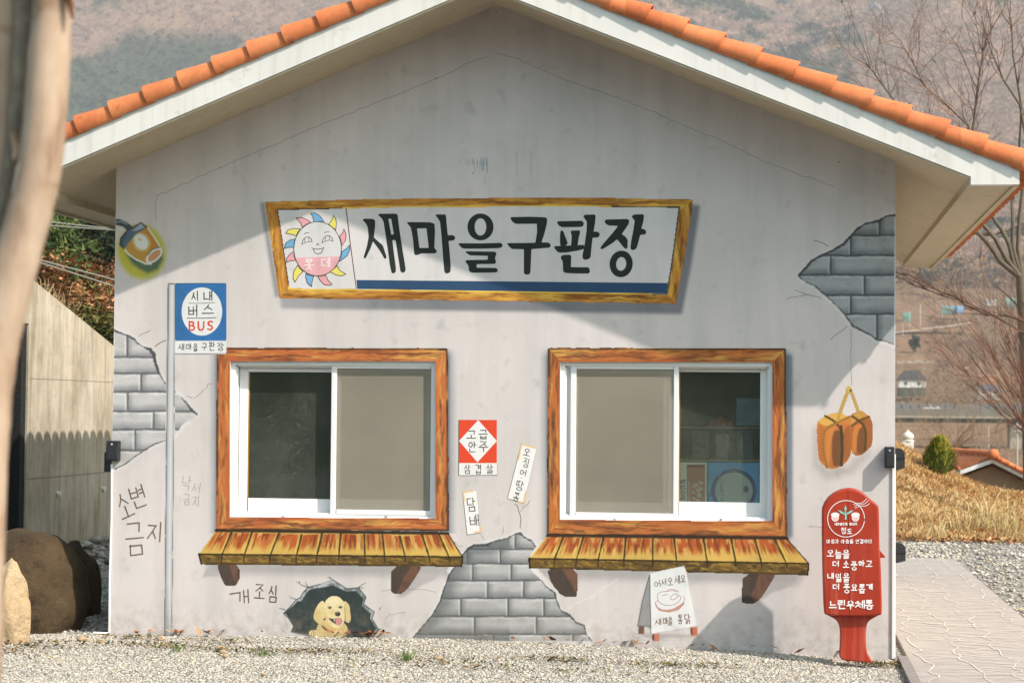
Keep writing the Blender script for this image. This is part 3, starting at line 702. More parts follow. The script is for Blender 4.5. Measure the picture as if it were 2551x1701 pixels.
L_ = [  # (transform, outer, holes): 새 마 을 구 판 장
 (A, [(1012,312),(1025,300),(1120,302),(1138,318),(1138,380),(1125,485),(1190,545),(1215,566),(1252,678),(1248,698),(1230,698),(1205,650),(1165,590),(1117,525),(1090,600),(1045,692),(1028,698),(1025,678),(1058,570),(1074,480),(1066,390),(1048,350)], []),
 (A, [(1165,262),(1182,250),(1350,250),(1362,262),(1385,440),(1410,600),(1443,800),(1437,828),(1410,840),(1390,822),(1378,740),(1355,600),(1342,512),(1310,513),(1325,640),(1345,790),(1344,828),(1322,847),(1302,838),(1285,760),(1265,610),(1240,450),(1222,330),(1205,298)], [[(1270,300),(1298,300),(1325,455),(1298,460)]]),
 (A, [(1450,335),(1500,333),(1690,336),(1730,350),(1735,420),(1728,590),(1752,620),(1752,635),(1735,645),(1600,645),(1555,662),(1530,660),(1525,620),(1515,500),(1495,390)], [[(1555,398),(1650,395),(1672,590),(1580,592)]]),
 (A, [(1738,262),(1750,257),(1842,258),(1848,320),(1862,465),(1915,463),(1938,485),(1930,510),(1905,520),(1870,520),(1880,620),(1892,780),(1888,830),(1865,845),(1840,845),(1828,825),(1815,680),(1800,480),(1785,330),(1765,300)], []),
 (A, [(1965,552),(1980,544),(2200,546),(2390,540),(2410,560),(2400,585),(2370,593),(2200,598),(2025,598),(2000,590)], []),
 (A, [(2035,635),(2050,624),(2335,628),(2348,650),(2332,690),(2345,735),(2330,750),(2150,752),(2148,788),(2345,790),(2363,810),(2355,832),(2320,836),(2110,838),(2075,825),(2068,770),(2035,722),(2050,712),(2260,708),(2262,670),(2085,665)], []),
 (B, [(365,295),(375,284),(560,280),(715,286),(733,300),(730,350),(705,450),(676,536),(745,536),(770,560),(758,588),(575,603),(572,700),(566,835),(552,856),(512,856),(500,840),(500,604),(385,602),(355,580),(333,550),(345,542),(490,542),(615,540),(632,430),(630,350),(420,352),(385,330)], []),
 (B, [(828,335),(845,325),(1080,320),(1100,345),(1088,378),(1060,382),(880,385),(845,365)], []),
 (B, [(865,425),(880,413),(895,430),(938,545),(930,558),(915,568),(868,570),(862,560),(860,470)], []),
 (B, [(965,425),(985,418),(1055,416),(1062,430),(1045,500),(1035,575),(970,575),(978,470)], []),
 (B, [(797,582),(815,572),(1000,565),(1100,560),(1100,600),(1050,615),(930,636),(850,638),(825,620)], []),
 (B, [(1090,275),(1110,260),(1205,258),(1216,270),(1210,340),(1195,430),(1235,428),(1258,450),(1250,480),(1225,488),(1185,488),(1175,580),(1165,685),(1140,705),(1105,710),(1085,695),(1085,660),(1105,560),(1125,420),(1128,330)], []),
 (B, [(865,685),(885,662),(960,658),(973,670),(968,782),(1140,783),(1152,795),(1160,830),(1145,846),(1000,845),(910,840),(892,825),(888,730)], []),
 (B, [(1303,325),(1320,308),(1530,302),(1553,320),(1540,360),(1475,455),(1510,475),(1535,510),(1533,590),(1520,602),(1500,592),(1430,505),(1380,545),(1290,600),(1268,605),(1260,592),(1290,550),(1370,460),(1440,372),(1345,368),(1315,350)], []),
 (B, [(1573,280),(1595,258),(1690,255),(1698,270),(1690,330),(1670,402),(1700,403),(1722,430),(1712,455),(1660,462),(1645,520),(1625,590),(1600,612),(1570,610),(1562,590),(1570,520),(1590,420),(1605,320)], []),
]
for tr, o, hs in L_: ik.poly(loops(o, tr), BK, [loops(h, tr) for h in hs], r=2.2)
c0 = A([(2188, 382)])[0]; ik.ellipse(c0[0], c0[1], 32.5, 33.5, BK, hole=(14.5, 21.5))
c0 = B([(1470, 750)])[0]; ik.ellipse(c0[0], c0[1], 28.8, 33.2, BK, rot=.12, hole=(12.5, 17))
ik.build('sign_lettering', board)
ik = Ink(-.0055)
ik.poly([(888, 697.5), (1664, 705), (1660.5, 731), (890, 719.5)], (50, 80, 112)); ik.build('blue_band', board)
ik = Ink(-.0056); ik.stroke([(862, 519), (873, 610), (887.5, 718)], [2.6, 2.2, 2.0], (110, 70, 52)); ik.build('divider_line', board)
# the smiling sun emblem
ik = Ink(-.0057); PK, BL, YE = (238, 168, 172), (124, 176, 214), (238, 222, 112)
rays = [(PK, [(350,295),(400,287),(460,310),(498,338),(455,355),(412,385),(395,340)]), (BL, [(498,248),(540,242),(590,275),(630,330),(580,328),(530,335),(518,285)]),
 (YE, [(722,268),(745,300),(753,350),(745,410),(710,385),(675,355),(705,320)]), (YE, [(248,445),(270,412),(330,398),(390,402),(365,440),(352,470),(300,455)]),
 (BL, [(232,595),(250,540),(290,512),(340,502),(330,545),(328,585),(280,585)]), (PK, [(250,735),(260,690),(290,650),(328,628),(332,680),(348,715),(300,718)]),
 (YE, [(340,930),(320,895),(325,830),(365,765),(390,800),(420,825),(375,870)]), (BL, [(505,975),(465,945),(445,880),(448,848),(490,865),(525,872),(512,920)]),
 (PK, [(708,952),(680,965),(630,955),(595,920),(565,875),(605,870),(645,862),(670,915)]), (YE, [(845,850),(810,868),(755,862),(690,828),(725,800),(758,768),(785,815)]),
 (BL, [(880,562),(885,610),(860,670),(785,725),(780,720),(800,670),(805,630),(850,600)]), (PK, [(825,402),(848,450),(845,510),(810,570),(800,530),(785,475),(815,440)])]
for c_, p in rays: ik.poly(loops(p, A), c_, r=1.5)
for c_, p in rays: ik.stroke(loops(p, A), 1.7, (60, 58, 54), closed=True)
body = [(A([(565 + 237 * math.cos(t), 600 + 270 * math.sin(t))])[0]) for t in np.linspace(0, 2 * math.pi, 48, endpoint=False)]
ik.poly([tuple(q) for q in body], (226, 220, 217))
ik.poly([tuple(q) for q in A([(565 + 235 * math.cos(t), 600 + 268 * math.sin(t)) for t in np.linspace(math.asin(75 / 268), math.pi - math.asin(90 / 268), 26)])], (238, 176, 178))
ik.stroke([tuple(q) for q in body], 1.8, (60, 58, 54), closed=True)
DK = (66, 62, 58)
for p, w in (([(430,455),(450,440),(480,443)], 1.5), ([(632,442),(655,431),(680,434)], 1.5), ([(406,556),(418,515),(445,486),(475,482),(500,498),(511,529)], 1.7), ([(406,556),(440,538),(478,528),(511,529)], 1.4),
             ([(609,542),(622,500),(650,470),(685,470),(708,490),(717,524)], 1.7), ([(609,542),(645,522),(680,514),(717,524)], 1.4), ([(435,498),(440,535)], 1.3), ([(476,484),(478,528)], 1.3), ([(640,480),(648,522)], 1.3), ([(682,470),(684,515)], 1.3),
             ([(556,566),(560,548),(569,546),(576,564)], 1.7), ([(506,590),(530,602),(575,603),(610,596),(628,586)], 1.7), ([(522,602),(535,638),(565,651),(595,645),(614,620),(620,596)], 1.7)):
    ik.stroke(loops(p, A), w, DK)
writes(ik, A, 4, [('롯', 480, 755, 85, 100), ('데', 645, 735, 85, 90)], 2.4, (248, 240, 238))
ik.build('sun_emblem', board)

# --- wooden window frames painted round the openings, with their painted shadows
for (x0, y0, x1, y1), r_only in (((541, 866, 1116, 1322), False), ((1365, 868, 1958, 1338), False)):
    cv = Canvas(x0 - 45, y0 - 10, x1 + 45, y1 + 6, 4)
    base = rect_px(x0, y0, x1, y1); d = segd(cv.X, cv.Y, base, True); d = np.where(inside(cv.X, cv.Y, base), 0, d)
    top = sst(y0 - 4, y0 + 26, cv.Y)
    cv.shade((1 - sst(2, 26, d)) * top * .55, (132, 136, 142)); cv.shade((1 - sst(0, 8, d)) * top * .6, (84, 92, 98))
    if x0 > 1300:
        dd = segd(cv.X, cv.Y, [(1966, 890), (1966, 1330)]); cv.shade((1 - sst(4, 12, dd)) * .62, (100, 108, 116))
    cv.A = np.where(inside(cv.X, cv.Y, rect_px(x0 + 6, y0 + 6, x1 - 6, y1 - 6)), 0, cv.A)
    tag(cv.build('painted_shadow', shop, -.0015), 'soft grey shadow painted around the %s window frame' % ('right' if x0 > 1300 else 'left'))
frame_paint('painted_window_frame', [(541, 867), (1115, 868), (1117, 1321), (540, 1319)], [(571, 899), (1085, 899), (1085, 1292), (572, 1289)], 11, (198, 110, 60), (122, 70, 44), (228, 176, 90),
            'orange brown wooden frame painted round the left window', -.004)
frame_paint('painted_window_frame', [(1365, 867), (1957, 869), (1960, 1338), (1364, 1331)], [(1394, 900), (1926, 900), (1926, 1299), (1394, 1295)], 53, (194, 112, 58), (114, 68, 42), (224, 174, 88),
            'orange brown wooden frame painted round the right window', -.004)

# --- plank shelves painted under the windows
def shelf(top, front_l, front_r, divs, s, zt, brackets, seed, label, lab2):
    q = zt(top); TL, TR, BR, BL = q; fl, fr = zt([front_l, front_r])
    allp = np.concatenate([q, [fl, fr]] + [zt(b[0]) for b in brackets])
    # painted shadow below
    cv = Canvas(allp[:, 0].min() - 30, BL[1], allp[:, 0].max() + 30, allp[:, 1].max() + 40, 4)
    low = [BL + (6, 0), BR + (-6, 0), fr + (-24, 26), fl + (24, 26)]
    a = cv.cov(low, 16) * .42; a = a * (1 - sst(fl[1] + 18, fl[1] + 62, cv.Y - (cv.X - BL[0]) * .02))
    for b, _, sh in brackets: a = np.maximum(a, cv.cov(zt(sh), 4) * .34)
    cv.shade(a, (122, 118, 116)); tag(cv.build('painted_shadow', shop, -.0015), 'soft grey shadow painted under the ' + lab2)
    # brackets
    for k, (b, lite, _) in enumerate(brackets):
        qb = zt(b); cv = Canvas(qb[:, 0].min() - 6, fl[1] - 14, qb[:, 0].max() + 6, qb[:, 1].max() + 6, 2)
        pb = chaikin(qb, 1); cv.fill(pb, (82, 68, 58), 1.3); cv.put(cv.cov(zt(lite), 1.3) * cv.cov(pb, 1.0) * .95, (120, 84, 68))
        cv.put(cv.cov(pb, 1.2) * sst(.45, .75, fbm(cv.X / 9, cv.Y / 26, seed)) * .3, (60, 52, 46))
        tag(cv.build('painted_bracket', shop, -.0034, True), 'dark brown %s bracket painted under the ' % ('left', 'right')[k] + lab2)
    # planks
    cv = Canvas(min(fl[0], BL[0]) - 8, TL[1] - 8, max(fr[0], BR[0]) + 8, max(fl[1], fr[1]) + 8, 1.7); X, Y = cv.X, cv.Y
    wob = (fbm(X / 14, Y / 14, seed + 3) - .5) * 2.2
    face = [TL, TR, BR, BL]; fro = [BL, BR, fr, fl]
    ct = cv.cov(face, 1.2); cf = cv.cov(fro, 1.6)
    cv.put(cf, (112, 86, 42)); cv.put(cf * sst(.5, .7, fbm((X + Y) / 16, (Y - X * .3) / 3.2, seed + 7)) * .8, (176, 138, 60)); cv.put(cf * sst(.5, .75, fbm(X / 20, Y / 8, seed + 8)) * .7, (70, 54, 32))
    cv.put(ct, (220, 178, 92))
    t = (Y - TL[1]) / max(1.0, BL[1] - TL[1])
    lines = [(TL, BL)] + [tuple(zt([a_, b_])) for a_, b_ in divs] + [(TR, BR)]
    for k in range(len(lines) - 1):
        a0, b0 = lines[k]; a1, b1 = lines[k + 1]; pl = [a0, a1, b1, b0]; cp = cv.cov(pl, 1.0)
        tt = np.clip(t, 0, 1); xl = a0[0] + (b0[0] - a0[0]) * tt; xr = a1[0] + (b1[0] - a1[0]) * tt; u = (X - xl) / (xr - xl + 1e-6)
        edge = np.minimum(np.minimum(u, 1 - u) * (xr - xl) / 9, (1 - tt) * 3.2); edge = np.clip(edge, 0, 1)
        red = [(190, 92, 44), (178, 84, 40), (196, 104, 54)][k % 3]
        n = fbm(u * 7 + k * 9, tt * 1.6 + k, seed + 31, 4); n2 = fbm(u * 13 + k * 5, tt * 1.3, seed + 55, 3)
        cv.put(cp * edge * sst(.95, .35, tt + (n - .5) * 1.1) * .95, red)
        cv.put(cp * edge * sst(.52, .62, n2) * sst(1.0, .55, tt) * .85, (134, 66, 34))
        cv.put(cp * edge * sst(.58, .68, fbm(u * 10 + 40 + k, tt * 1.5, seed + 77, 3)) * .6, (240, 206, 120))
        cv.put(cp * (1 - np.clip(np.minimum(u, 1 - u) * (xr - xl) / 6, 0, 1)) * .75 * sst(.1, .5, tt), (240, 212, 96))
    for a0, b0 in lines[1:-1]:
        dn = np.array([b0[0] + (b0[0] - a0[0]) * .06, fl[1] - 3])
        cv.put((1 - sst(-1, 1, segd(X, Y, [a0, b0, dn], False, [5.5, 4, 3.2]) + wob)) * .92, (62, 46, 26))
    cv.put((1 - sst(-1, 1, segd(X, Y, [BL, BR], False, [4.2, 4.2]) + wob)) * .9, (58, 44, 26))
    cv.put((1 - sst(-1, 1, segd(X, Y, [TL, TR], False, [7, 7]) + wob)) * .85, (56, 42, 30))
    cv.put((1 - sst(-1, 1, segd(X, Y, [TR, BR, fr], False, [3, 3, 4]))) * .8, (62, 48, 28)); cv.put((1 - sst(-1, 1, segd(X, Y, [BL, fl], False, [4, 4]))) * .8, (52, 40, 26))
    cv.put(cv.cov(fro, 1.6) * (1 - sst(0, 5, np.abs(Y - (fl[1] + (fr[1] - fl[1]) * (X - fl[0]) / (fr[0] - fl[0]) - 2)))) * .5, (66, 52, 34))
    return tag(cv.build('painted_shelf', shop, -.0042, True), label)
z48, z13 = Z(480, 1200, 3.4286), Z(1300, 1250, 3.204)
shelf([(200, 415), (2180, 440), (2305, 640), (55, 615)], (75, 700), (2295, 720),
      [((330,435),(250,620)),((505,435),(440,625)),((735,440),(660,630)),((930,450),(885,632)),((1105,445),(1060,632)),((1265,445),(1248,635)),((1465,450),(1472,635)),((1620,440),(1640,635)),((1770,465),(1815,635)),((1960,450),(2020,638)),((2105,450),(2190,640))], 3.4286, z48,
      [([(210,690),(395,690),(395,880),(290,885),(270,870),(230,780)], [(300,690),(400,690),(392,900),(375,900)], [(130,705),(215,705),(235,800),(80,815)]),
       ([(1700,700),(1965,700),(1900,820),(1800,955),(1715,950),(1695,935)], [(1880,700),(1965,700),(1900,820),(1800,975),(1738,960),(1800,820)], [(1960,700),(2140,720),(2080,830),(1960,880),(1800,985),(1740,985)])], 201,
      'plank shelf of red and yellow boards painted below the left window', 'left painted shelf')
shelf([(205, 268), (2115, 290), (2290, 490), (60, 450)], (65, 525), (2280, 580),
      [((330,280),(260,455)),((490,285),(435,458)),((650,285),(610,460)),((830,285),(815,462)),((1045,290),(1045,465)),((1215,290),(1235,465)),((1450,290),(1478,468)),((1670,290),(1705,470)),((1860,295),(1912,478)),((2020,295),(2110,485))], 3.204, z13,
      [([(195,515),(445,515),(440,745),(420,755),(325,752),(240,660)], [(315,515),(445,515),(445,750)], [(440,540),(600,560),(480,600),(450,640)]),
       ([(1770,550),(2030,555),(1985,650),(1880,810),(1765,805),(1755,790)], [(1905,555),(2030,555),(1985,650),(1880,825),(1830,745)], [(2020,560),(2210,575),(2160,670),(2000,720),(1890,800)])], 301,
      'plank shelf of red and yellow boards painted below the right window', 'right painted shelf')

# --- exposed brick patches
def bricks(outline, rows, joints, tone, seed, label, dark=(78, 80, 82), crack_top=None, top_dark=0.0, lw=3.0, left_dark=False):
    ol = np.array(outline, float); x0, y0 = ol.min(0) - 16; x1, y1 = ol.max(0) + 16
    cv = Canvas(x0, y0, x1, y1, 1.9); X, Y = cv.X, cv.Y
    d0 = segd(X, Y, outline, True); d = np.where(inside(X, Y, outline), -d0, d0) + (fbm(X / 9, Y / 9, seed) - .5) * 4
    cov = 1 - sst(-1.2, 1.2, d)
    # pale lip of plaster around the hole
    cv.put((1 - sst(0, 12, d)) * sst(-2, 1, d) * .5 * (fbm(X / 30, Y / 30, seed + 2) > .35), (238, 234, 229))
    cv.put(cov, tone)
    cv.put(cov * sst(.4, .75, fbm(X / 50, Y / 22, seed + 4)) * .35, np.array(tone) * .80)
    cv.put(cov * sst(.4, .75, fbm(X / 8, Y / 3, seed + 5)) * .18, np.array(tone) * 1.10)
    ys = list(rows); wob = (fbm(X / 26, Y / 26, seed + 6) - .5) * 4
    ROW = np.searchsorted(np.array(ys), (Y + wob).ravel()).reshape(Y.shape)
    vert = np.full(X.shape, 1e9); vs = np.zeros(X.shape)
    for k, js in enumerate(joints):
        for xj in js:
            m = ROW == k; dx = np.where(m, X - xj + wob * .4, 1e9); sel = np.abs(dx) < np.abs(vert); vert = np.where(sel, dx, vert)
    hor = np.full(X.shape, 1e9)
    for yv in ys:
        dy = Y + wob - yv; hor = np.where(np.abs(dy) < np.abs(hor), dy, hor)
    # shading drawn by the painter: dark below and left of each block, light along its top right arris
    cv.put(cov * (1 - sst(0, 24, -hor)) * (hor < 0) * (.35 + .45 * fbm(X / 34, Y / 14, seed + 30)), np.array(dark) * 1.2)
    cv.put(cov * (1 - sst(1, 20, np.abs(vert))) * (vert > 0) * .5, np.array(dark) * 1.25)
    cv.put(cov * (1 - sst(1, 5, np.abs(hor - 5))) * (fbm(X / 30, Y / 5, seed + 9) > .45) * .5, np.clip(np.array(tone) * 1.2, 0, 255))
    cv.put(cov * (1 - sst(1, 3.5, np.abs(vert + 4.5))) * .5, np.clip(np.array(tone) * 1.18, 0, 255))
    jw = lw * (.6 + .8 * fbm(X / 18, Y / 18, seed + 12))
    cv.put(cov * (1 - sst(jw * .5, jw * 1.2, np.minimum(np.abs(hor), np.abs(vert)))) * .8, dark)
    if left_dark: cv.put(cov * (1 - sst(6, 46, d0)) * (X < ol[:, 0].mean()) * .6, (96, 98, 98))
    if crack_top is not None:
        for pts, ws in crack_top: cv.put((1 - sst(-1.3, 1.3, segd(X, Y, pts, False, ws) + (fbm(X / 5, Y / 5, seed + 20) - .5) * 4)) * .92, (70, 72, 74))
    return tag(cv.build('painted_brickwork', shop, -.0025), label)
zc = Z(960, 1290, 4)
oc = zc([(240,1225),(330,1130),(470,960),(545,830),(590,690),(640,560),(690,490),(765,370),(820,310),(880,270),(1010,268),(1060,240),(1220,200),(1300,155),(1340,150),(1380,185),(1450,225),(1500,285),(1445,370),(1440,500),(1555,620),(1600,680),(1690,745),(1705,820),(1745,915),(1840,970),(1900,1040),(1980,1070),(2000,1150),(2060,1225)])
edge = [tuple(q) for q in oc]
bricks(edge, [q[1] for q in zc([(0,308),(0,452),(0,620),(0,795),(0,975),(0,1155)])],
       [[q[0] for q in zc([(a, 0) for a in r])] for r in ((1020,1295),(815,1148),(870,1255),(1020,1380),(755,1225,1582),(890,1508),(1080,1870))],
       (190, 186, 182), 601, 'grey brick patch painted between the two windows at the wall foot', (86, 88, 88),
       [(edge[0:8], [1, 4, 3, 4, 3, 5, 3, 2]), (edge[7:18], [2, 6, 5, 7, 4, 3, 2, 7, 4, 3, 2]), (edge[20:], [2, 2, 4, 2, 3, 5, 3, 5, 2, 3])], lw=2.6, left_dark=True)
zl = Z(260, 780, 5.985)
lc = [tuple(q) for q in zl([(140,262),(210,285),(340,330),(450,390),(480,440),(600,510),(690,545),(740,620),(760,740),(810,880),(870,990),(935,1080),(1050,1160),(1130,1240),(1220,1330),(1300,1450),(1380,1505)])]
lc += [(478, 1042), (456, 1056), (436, 1084), (412, 1097), (384, 1106), (362, 1120), (340, 1134), (311, 1156), (286, 1168), (278, 1170)]
lc[0] = (286, 823.8)
bricks(lc, [889, 930, 975.5, 1024, 1069.5, 1121], [[317], [], [352], [318], [383], [337], []], (207, 201, 197), 651,
       'pale grey brick patch painted at the left edge of the wall', (96, 97, 98),
       [(lc[0:4], [6, 4, 3, 6]), (lc[3:10], [5, 3, 3, 8, 9, 7, 6]), (lc[9:13], [5, 2, 1.5, 1]), (lc[13:17], [1, 5, 7, 3]), (lc[20:26], [1, 3, 2, 3, 3, 2])], lw=3.2)
zr = Z(1900, 500, 4)
rc = [tuple(q) for q in zr([(1312,145),(1230,155),(1160,200),(1010,235),(950,280),(880,350),(800,440),(690,500),(560,560),(490,600),(440,660),(355,745),(400,790),(520,850),(620,940),(680,990),(760,1070),(830,1150),(900,1250),(1000,1300),(1080,1340),(1140,1385),(1220,1400),(1300,1430),(1313,1440)])]
bricks(rc, [q[1] for q in zr([(0,345),(0,545),(0,740),(0,940),(0,1128)])], [[q[0] for q in zr([(a, 0)])] for a in (1165, 878, 678, 1015, 878, 1140)],
       (172, 172, 170), 701, 'dark grey brick patch painted at the upper right edge of the wall', (74, 78, 80),
       [(rc[0:12], [6, 3, 7, 3, 7, 5, 7, 5, 6, 6, 6, 4]), (rc[11:24], [3, 2, 3, 4, 2, 2, 3, 5, 5, 3, 4, 2, 1])], lw=3.0)

# --- hairline cracks, scratches and stains on the plaster
ik = Ink(-.0018)
def jag(pts, seed, amp=2.2, step=9):
    rr = random.Random(seed); pts = np.asarray(pts, float); out = []
    for a, b in zip(pts[:-1], pts[1:]):
        n = max(1, int(np.linalg.norm(b - a) / step))
        for i in range(n): out.append((a + (b - a) * i / n + np.array([rr.uniform(-amp, amp), rr.uniform(-amp, amp)])).tolist())
    return out + [pts[-1].tolist()]
CR = (118, 116, 112)
for k, (p, w, c_) in enumerate([
 ([(388, 548), (387, 500), (393, 486), (440, 466), (520, 430), (600, 395), (680, 362), (760, 326), (850, 292), (960, 248), (1090, 196), (1180, 152), (1215, 143)], 1.1, (126, 126, 122)),
 ([(1238, 133), (1290, 148), (1400, 197), (1500, 230), (1560, 252), (1640, 285), (1700, 312), (1800, 352), (1900, 400), (2000, 438), (2080, 466)], 1.0, (132, 132, 128)),
 ([(2120, 790), (2120, 900), (2122, 960)], .9, CR), ([(2015, 1311), (2060, 1313)], .9, CR),
 ([(2030, 601), (2052, 606), (2075, 623)], 1.6, (90, 92, 92)), ([(1981, 722), (2014, 734), (2046, 744)], 1.5, CR), ([(1957, 745), (1985, 738), (2014, 733)], 1.3, CR), ([(2118, 808), (2085, 834), (2070, 846)], 1.5, CR),
 ([(337, 843), (354, 834), (366, 828), (374, 822)], 1.5, CR), ([(382, 868), (395, 856), (408, 850), (420, 846)], 2.2, CR), ([(433, 974), (455, 985), (478, 991)], 1.4, CR), ([(482, 992), (505, 975), (516, 963), (518, 958), (532, 955)], 1.1, CR),
 ([(1284, 1254), (1294, 1271), (1297, 1282), (1297, 1310), (1298, 1324)], 1.7, (100, 98, 96)), ([(1320, 1246), (1308, 1262), (1297, 1274)], 1.1, CR), ([(1200, 1330), (1208, 1345), (1216, 1348)], 1.0, CR), ([(1228, 1352), (1250, 1330), (1254, 1312)], 1.1, CR), ([(1130, 1348), (1145, 1360), (1152, 1358)], 1.0, CR),
 ([(958, 1540), (970, 1530), (990, 1528), (1012, 1524)], .9, CR), ([(1470, 1490), (1490, 1470), (1540, 1442)], 1.0, (240, 238, 234)), ([(1395, 1530), (1440, 1500), (1475, 1488), (1512, 1462)], 1.1, (240, 238, 234)), ([(950, 1470), (985, 1466), (1060, 1468), (1085, 1474)], .9, CR)]):
    i2 = Ink(-.0018); i2.stroke(jag(p, k), w, c_); i2.build('wall_crack', shop)
rr = random.Random(5)
for k in range(16): x = rr.uniform(1174, 1216); ik.stroke([(x, rr.uniform(392, 404)), (x + rr.uniform(-1, 1), rr.uniform(408, 430))], rr.uniform(.8, 1.6), (150, 158, 172))
for x, y, l in ((1322, 375, 60), (1287, 380, 60), (1208, 440, 20), (1310, 458, 8), (1145, 400, 10)): i2 = Ink(-.0018); i2.stroke([(x, y), (x + 1, y + l)], .9, (140, 142, 144)); i2.build('wall_scratch', shop)
for x, y in ((1087, 196), (577, 243), (783, 206), (2090, 404), (1236, 29), (1179, 432)): i2 = Ink(-.0018); i2.ellipse(x, y, 2.0, 1.7, (70, 66, 60), n=8); i2.build('wall_speck', shop)
tag(ik.build('brush_marks', shop), 'bluish upright brush marks on the plaster above the shop sign')

# --- painted wall lamp
zq = Z(260, 520, 5.985)
def pts(tr, p): return [tuple(q) for q in tr(p)]
cv = Canvas(289, 530, 420, 705, 1.6); X, Y = cv.X, cv.Y
g = cv.ell(*zq([(555, 640)])[0], 350 / 5.985, 405 / 5.985, -.25, soft=.16)
cv.put(g * .95, (196, 184, 62)); cv.put(g * sst(.4, .8, fbm(X / 12, Y / 12, 3)) * .3, (222, 208, 96))
cv.put(cv.cov(pts(zq, [(330,680),(420,700),(620,830),(860,690),(870,760),(800,900),(650,960),(520,900),(400,800)]), 7) * .88, (84, 104, 92))
cv.put(cv.cov(pts(zq, [(165,155),(230,155),(330,200),(420,270),(345,330),(280,270),(165,240)]), 1.2), (74, 80, 86)); cv.line(pts(zq, [(180,200),(260,190),(330,230)]), 4, (176, 182, 188), 2.2, .8)
bodyp = pts(zq, [(545,210),(640,280),(740,420),(860,600),(855,690),(700,825),(620,820),(480,740),(300,600),(230,540),(240,440),(330,330)])
cv.fill(bodyp, (200, 150, 72), 1.2); cb = cv.cov(bodyp, 1.0)
cv.put(cb * cv.cov(pts(zq, [(545,205),(640,285),(500,360),(420,440),(350,520),(300,600),(225,540),(240,440),(330,330)]), 2), (96, 112, 128)); cv.put(cb * cv.cov(pts(zq, [(545,215),(600,280),(480,330),(420,330)]), 3) * .8, (196, 200, 202))
cv.put(cb * cv.cov(pts(zq, [(225,540),(240,440),(330,330),(345,380),(290,470),(290,590)]), 3) * .6, (64, 78, 94))
cv.put(cb * cv.cov(pts(zq, [(590,280),(720,420),(820,560),(680,620),(560,640),(700,520)]), 5) * .7, (206, 128, 52))
for r, c_ in ((22, (222, 186, 110)), (18, (208, 150, 70)), (15.5, (240, 226, 180))): cv.put(cb * cv.ell(*zq([(555, 500)])[0], r, r * 1.12, -.6, soft=.1) * .9, c_)
cv.put(cb * cv.ell(*zq([(550, 495)])[0], 16.5, 21, -.6, soft=.1), (232, 230, 222)); cv.put(cb * cv.ell(*zq([(530, 462)])[0], 5, 3, .4, soft=.3), (226, 190, 96))
for p in ([(640,280),(740,420),(845,590)], [(300,600),(360,680),(480,760),(620,822),(700,826)]): cv.line(pts(zq, p), 3.6, (238, 234, 214), 1.0)
cv.put(cv.ell(*zq([(742, 700)])[0], 25, 13.5, -.72, soft=.08), (240, 232, 224)); cv.put(cv.ell(*zq([(745, 700)])[0], 19.5, 9, -.72, soft=.1), (212, 156, 112))
cv.line(pts(zq, [(650,690),(720,600),(835,570)]), 3, (110, 116, 120), 1.4, .8)
cv.line(pts(zq, [(545,210),(430,270),(330,335),(240,445),(228,540),(295,605)]), 2.2, (46, 52, 58), 1.1, .9); cv.line(pts(zq, [(545,208),(635,275)]), 2.2, (46, 52, 58), 1.1)
tag(cv.build('painted_lamp', shop, -.003), 'amber glass wall lamp painted in a yellow green glow at the upper left corner')

# --- bus stop sign on a pole
cv = Canvas(408, 700, 450, 1590, 2); X, Y = cv.X, cv.Y
xc = 427.5 - (Y - 707) * .0098; u = (X - xc) / 9.3; c_ = (1 - sst(.9, 1.08, np.abs(u))) * (Y > 707)
cv.put(c_, (206, 202, 200)); cv.put(c_ * (1 - sst(-.95, -.35, u)) * .8, (124, 128, 132)); cv.put(c_ * (1 - sst(0, .3, np.abs(u - .15))) * .6, (236, 233, 230)); cv.put(c_ * sst(.6, .95, u) * .5, (160, 160, 162))
cv.put((1 - sst(.05, .12, np.abs(np.abs(u) - .98))) * (Y > 707) * .9 * (fbm(X / 5, Y / 30, 5) > .32), (92, 92, 94)); cv.line([(420, 707), (434, 707)], 2.4, (84, 82, 82))
cv.put(c_ * (Y < 850) * (1 - sst(-1, -.5, u)) * .7, (84, 92, 98)); cv.put(c_ * sst(1440, 1580, Y) * .35 * (u < .2), (120, 122, 124))
pole = tag(cv.build('painted_bus_pole', shop, -.0032), 'pale grey sign pole painted from the bus sign down to the ground')
cv = Canvas(432, 700, 568, 886, 2); X, Y = cv.X, cv.Y
cv.fill([(437.5, 706.5), (563.5, 706), (563, 848), (436.5, 848)], (52, 112, 170), .8)
cv.put(cv.cov(rect_px(438, 707, 563, 847), 1) * sst(.45, .75, fbm(X / 26, Y / 26, 9)) * .4, (66, 130, 190)); cv.put(cv.cov(rect_px(438, 707, 563, 847), 1) * (1 - sst(0, 40, X - 438)) * .4, (58, 98, 130))
cv.fill([(436.5, 848.5), (563, 848.5), (563, 880), (436.5, 880.5)], (234, 230, 226), .8)
bus = tag(cv.build('painted_bus_sign', shop, -.0062, True), 'blue painted bus stop sign with white oval at the top of the painted pole')
ik = Ink(-.0066); ik.ellipse(503, 776, 50.5, 60, (236, 232, 228), n=48); G = (92, 88, 84)
writes(ik, zq, 5.985, [('시', 1352, 1300, 105, 140), ('내', 1545, 1300, 125, 140), ('버', 1322, 1520, 135, 165), ('스', 1545, 1512, 165, 150)], 3.0, (84, 82, 80))
ik.stroke(pts(zq, [(1260,1408),(1450,1410),(1645,1400)]), 1.6, (120, 106, 98)); zl2 = Z(260, 780, 5.985); ik.stroke(pts(zl2, [(1235,74),(1450,76),(1660,68)]), 2.2, (104, 98, 92))
writes(ik, zl2, 5.985, [('B', 1305, 190, 72, 125), ('U', 1442, 190, 85, 130), ('S', 1577, 185, 72, 125)], 3.9, (222, 66, 36), 0, .015)
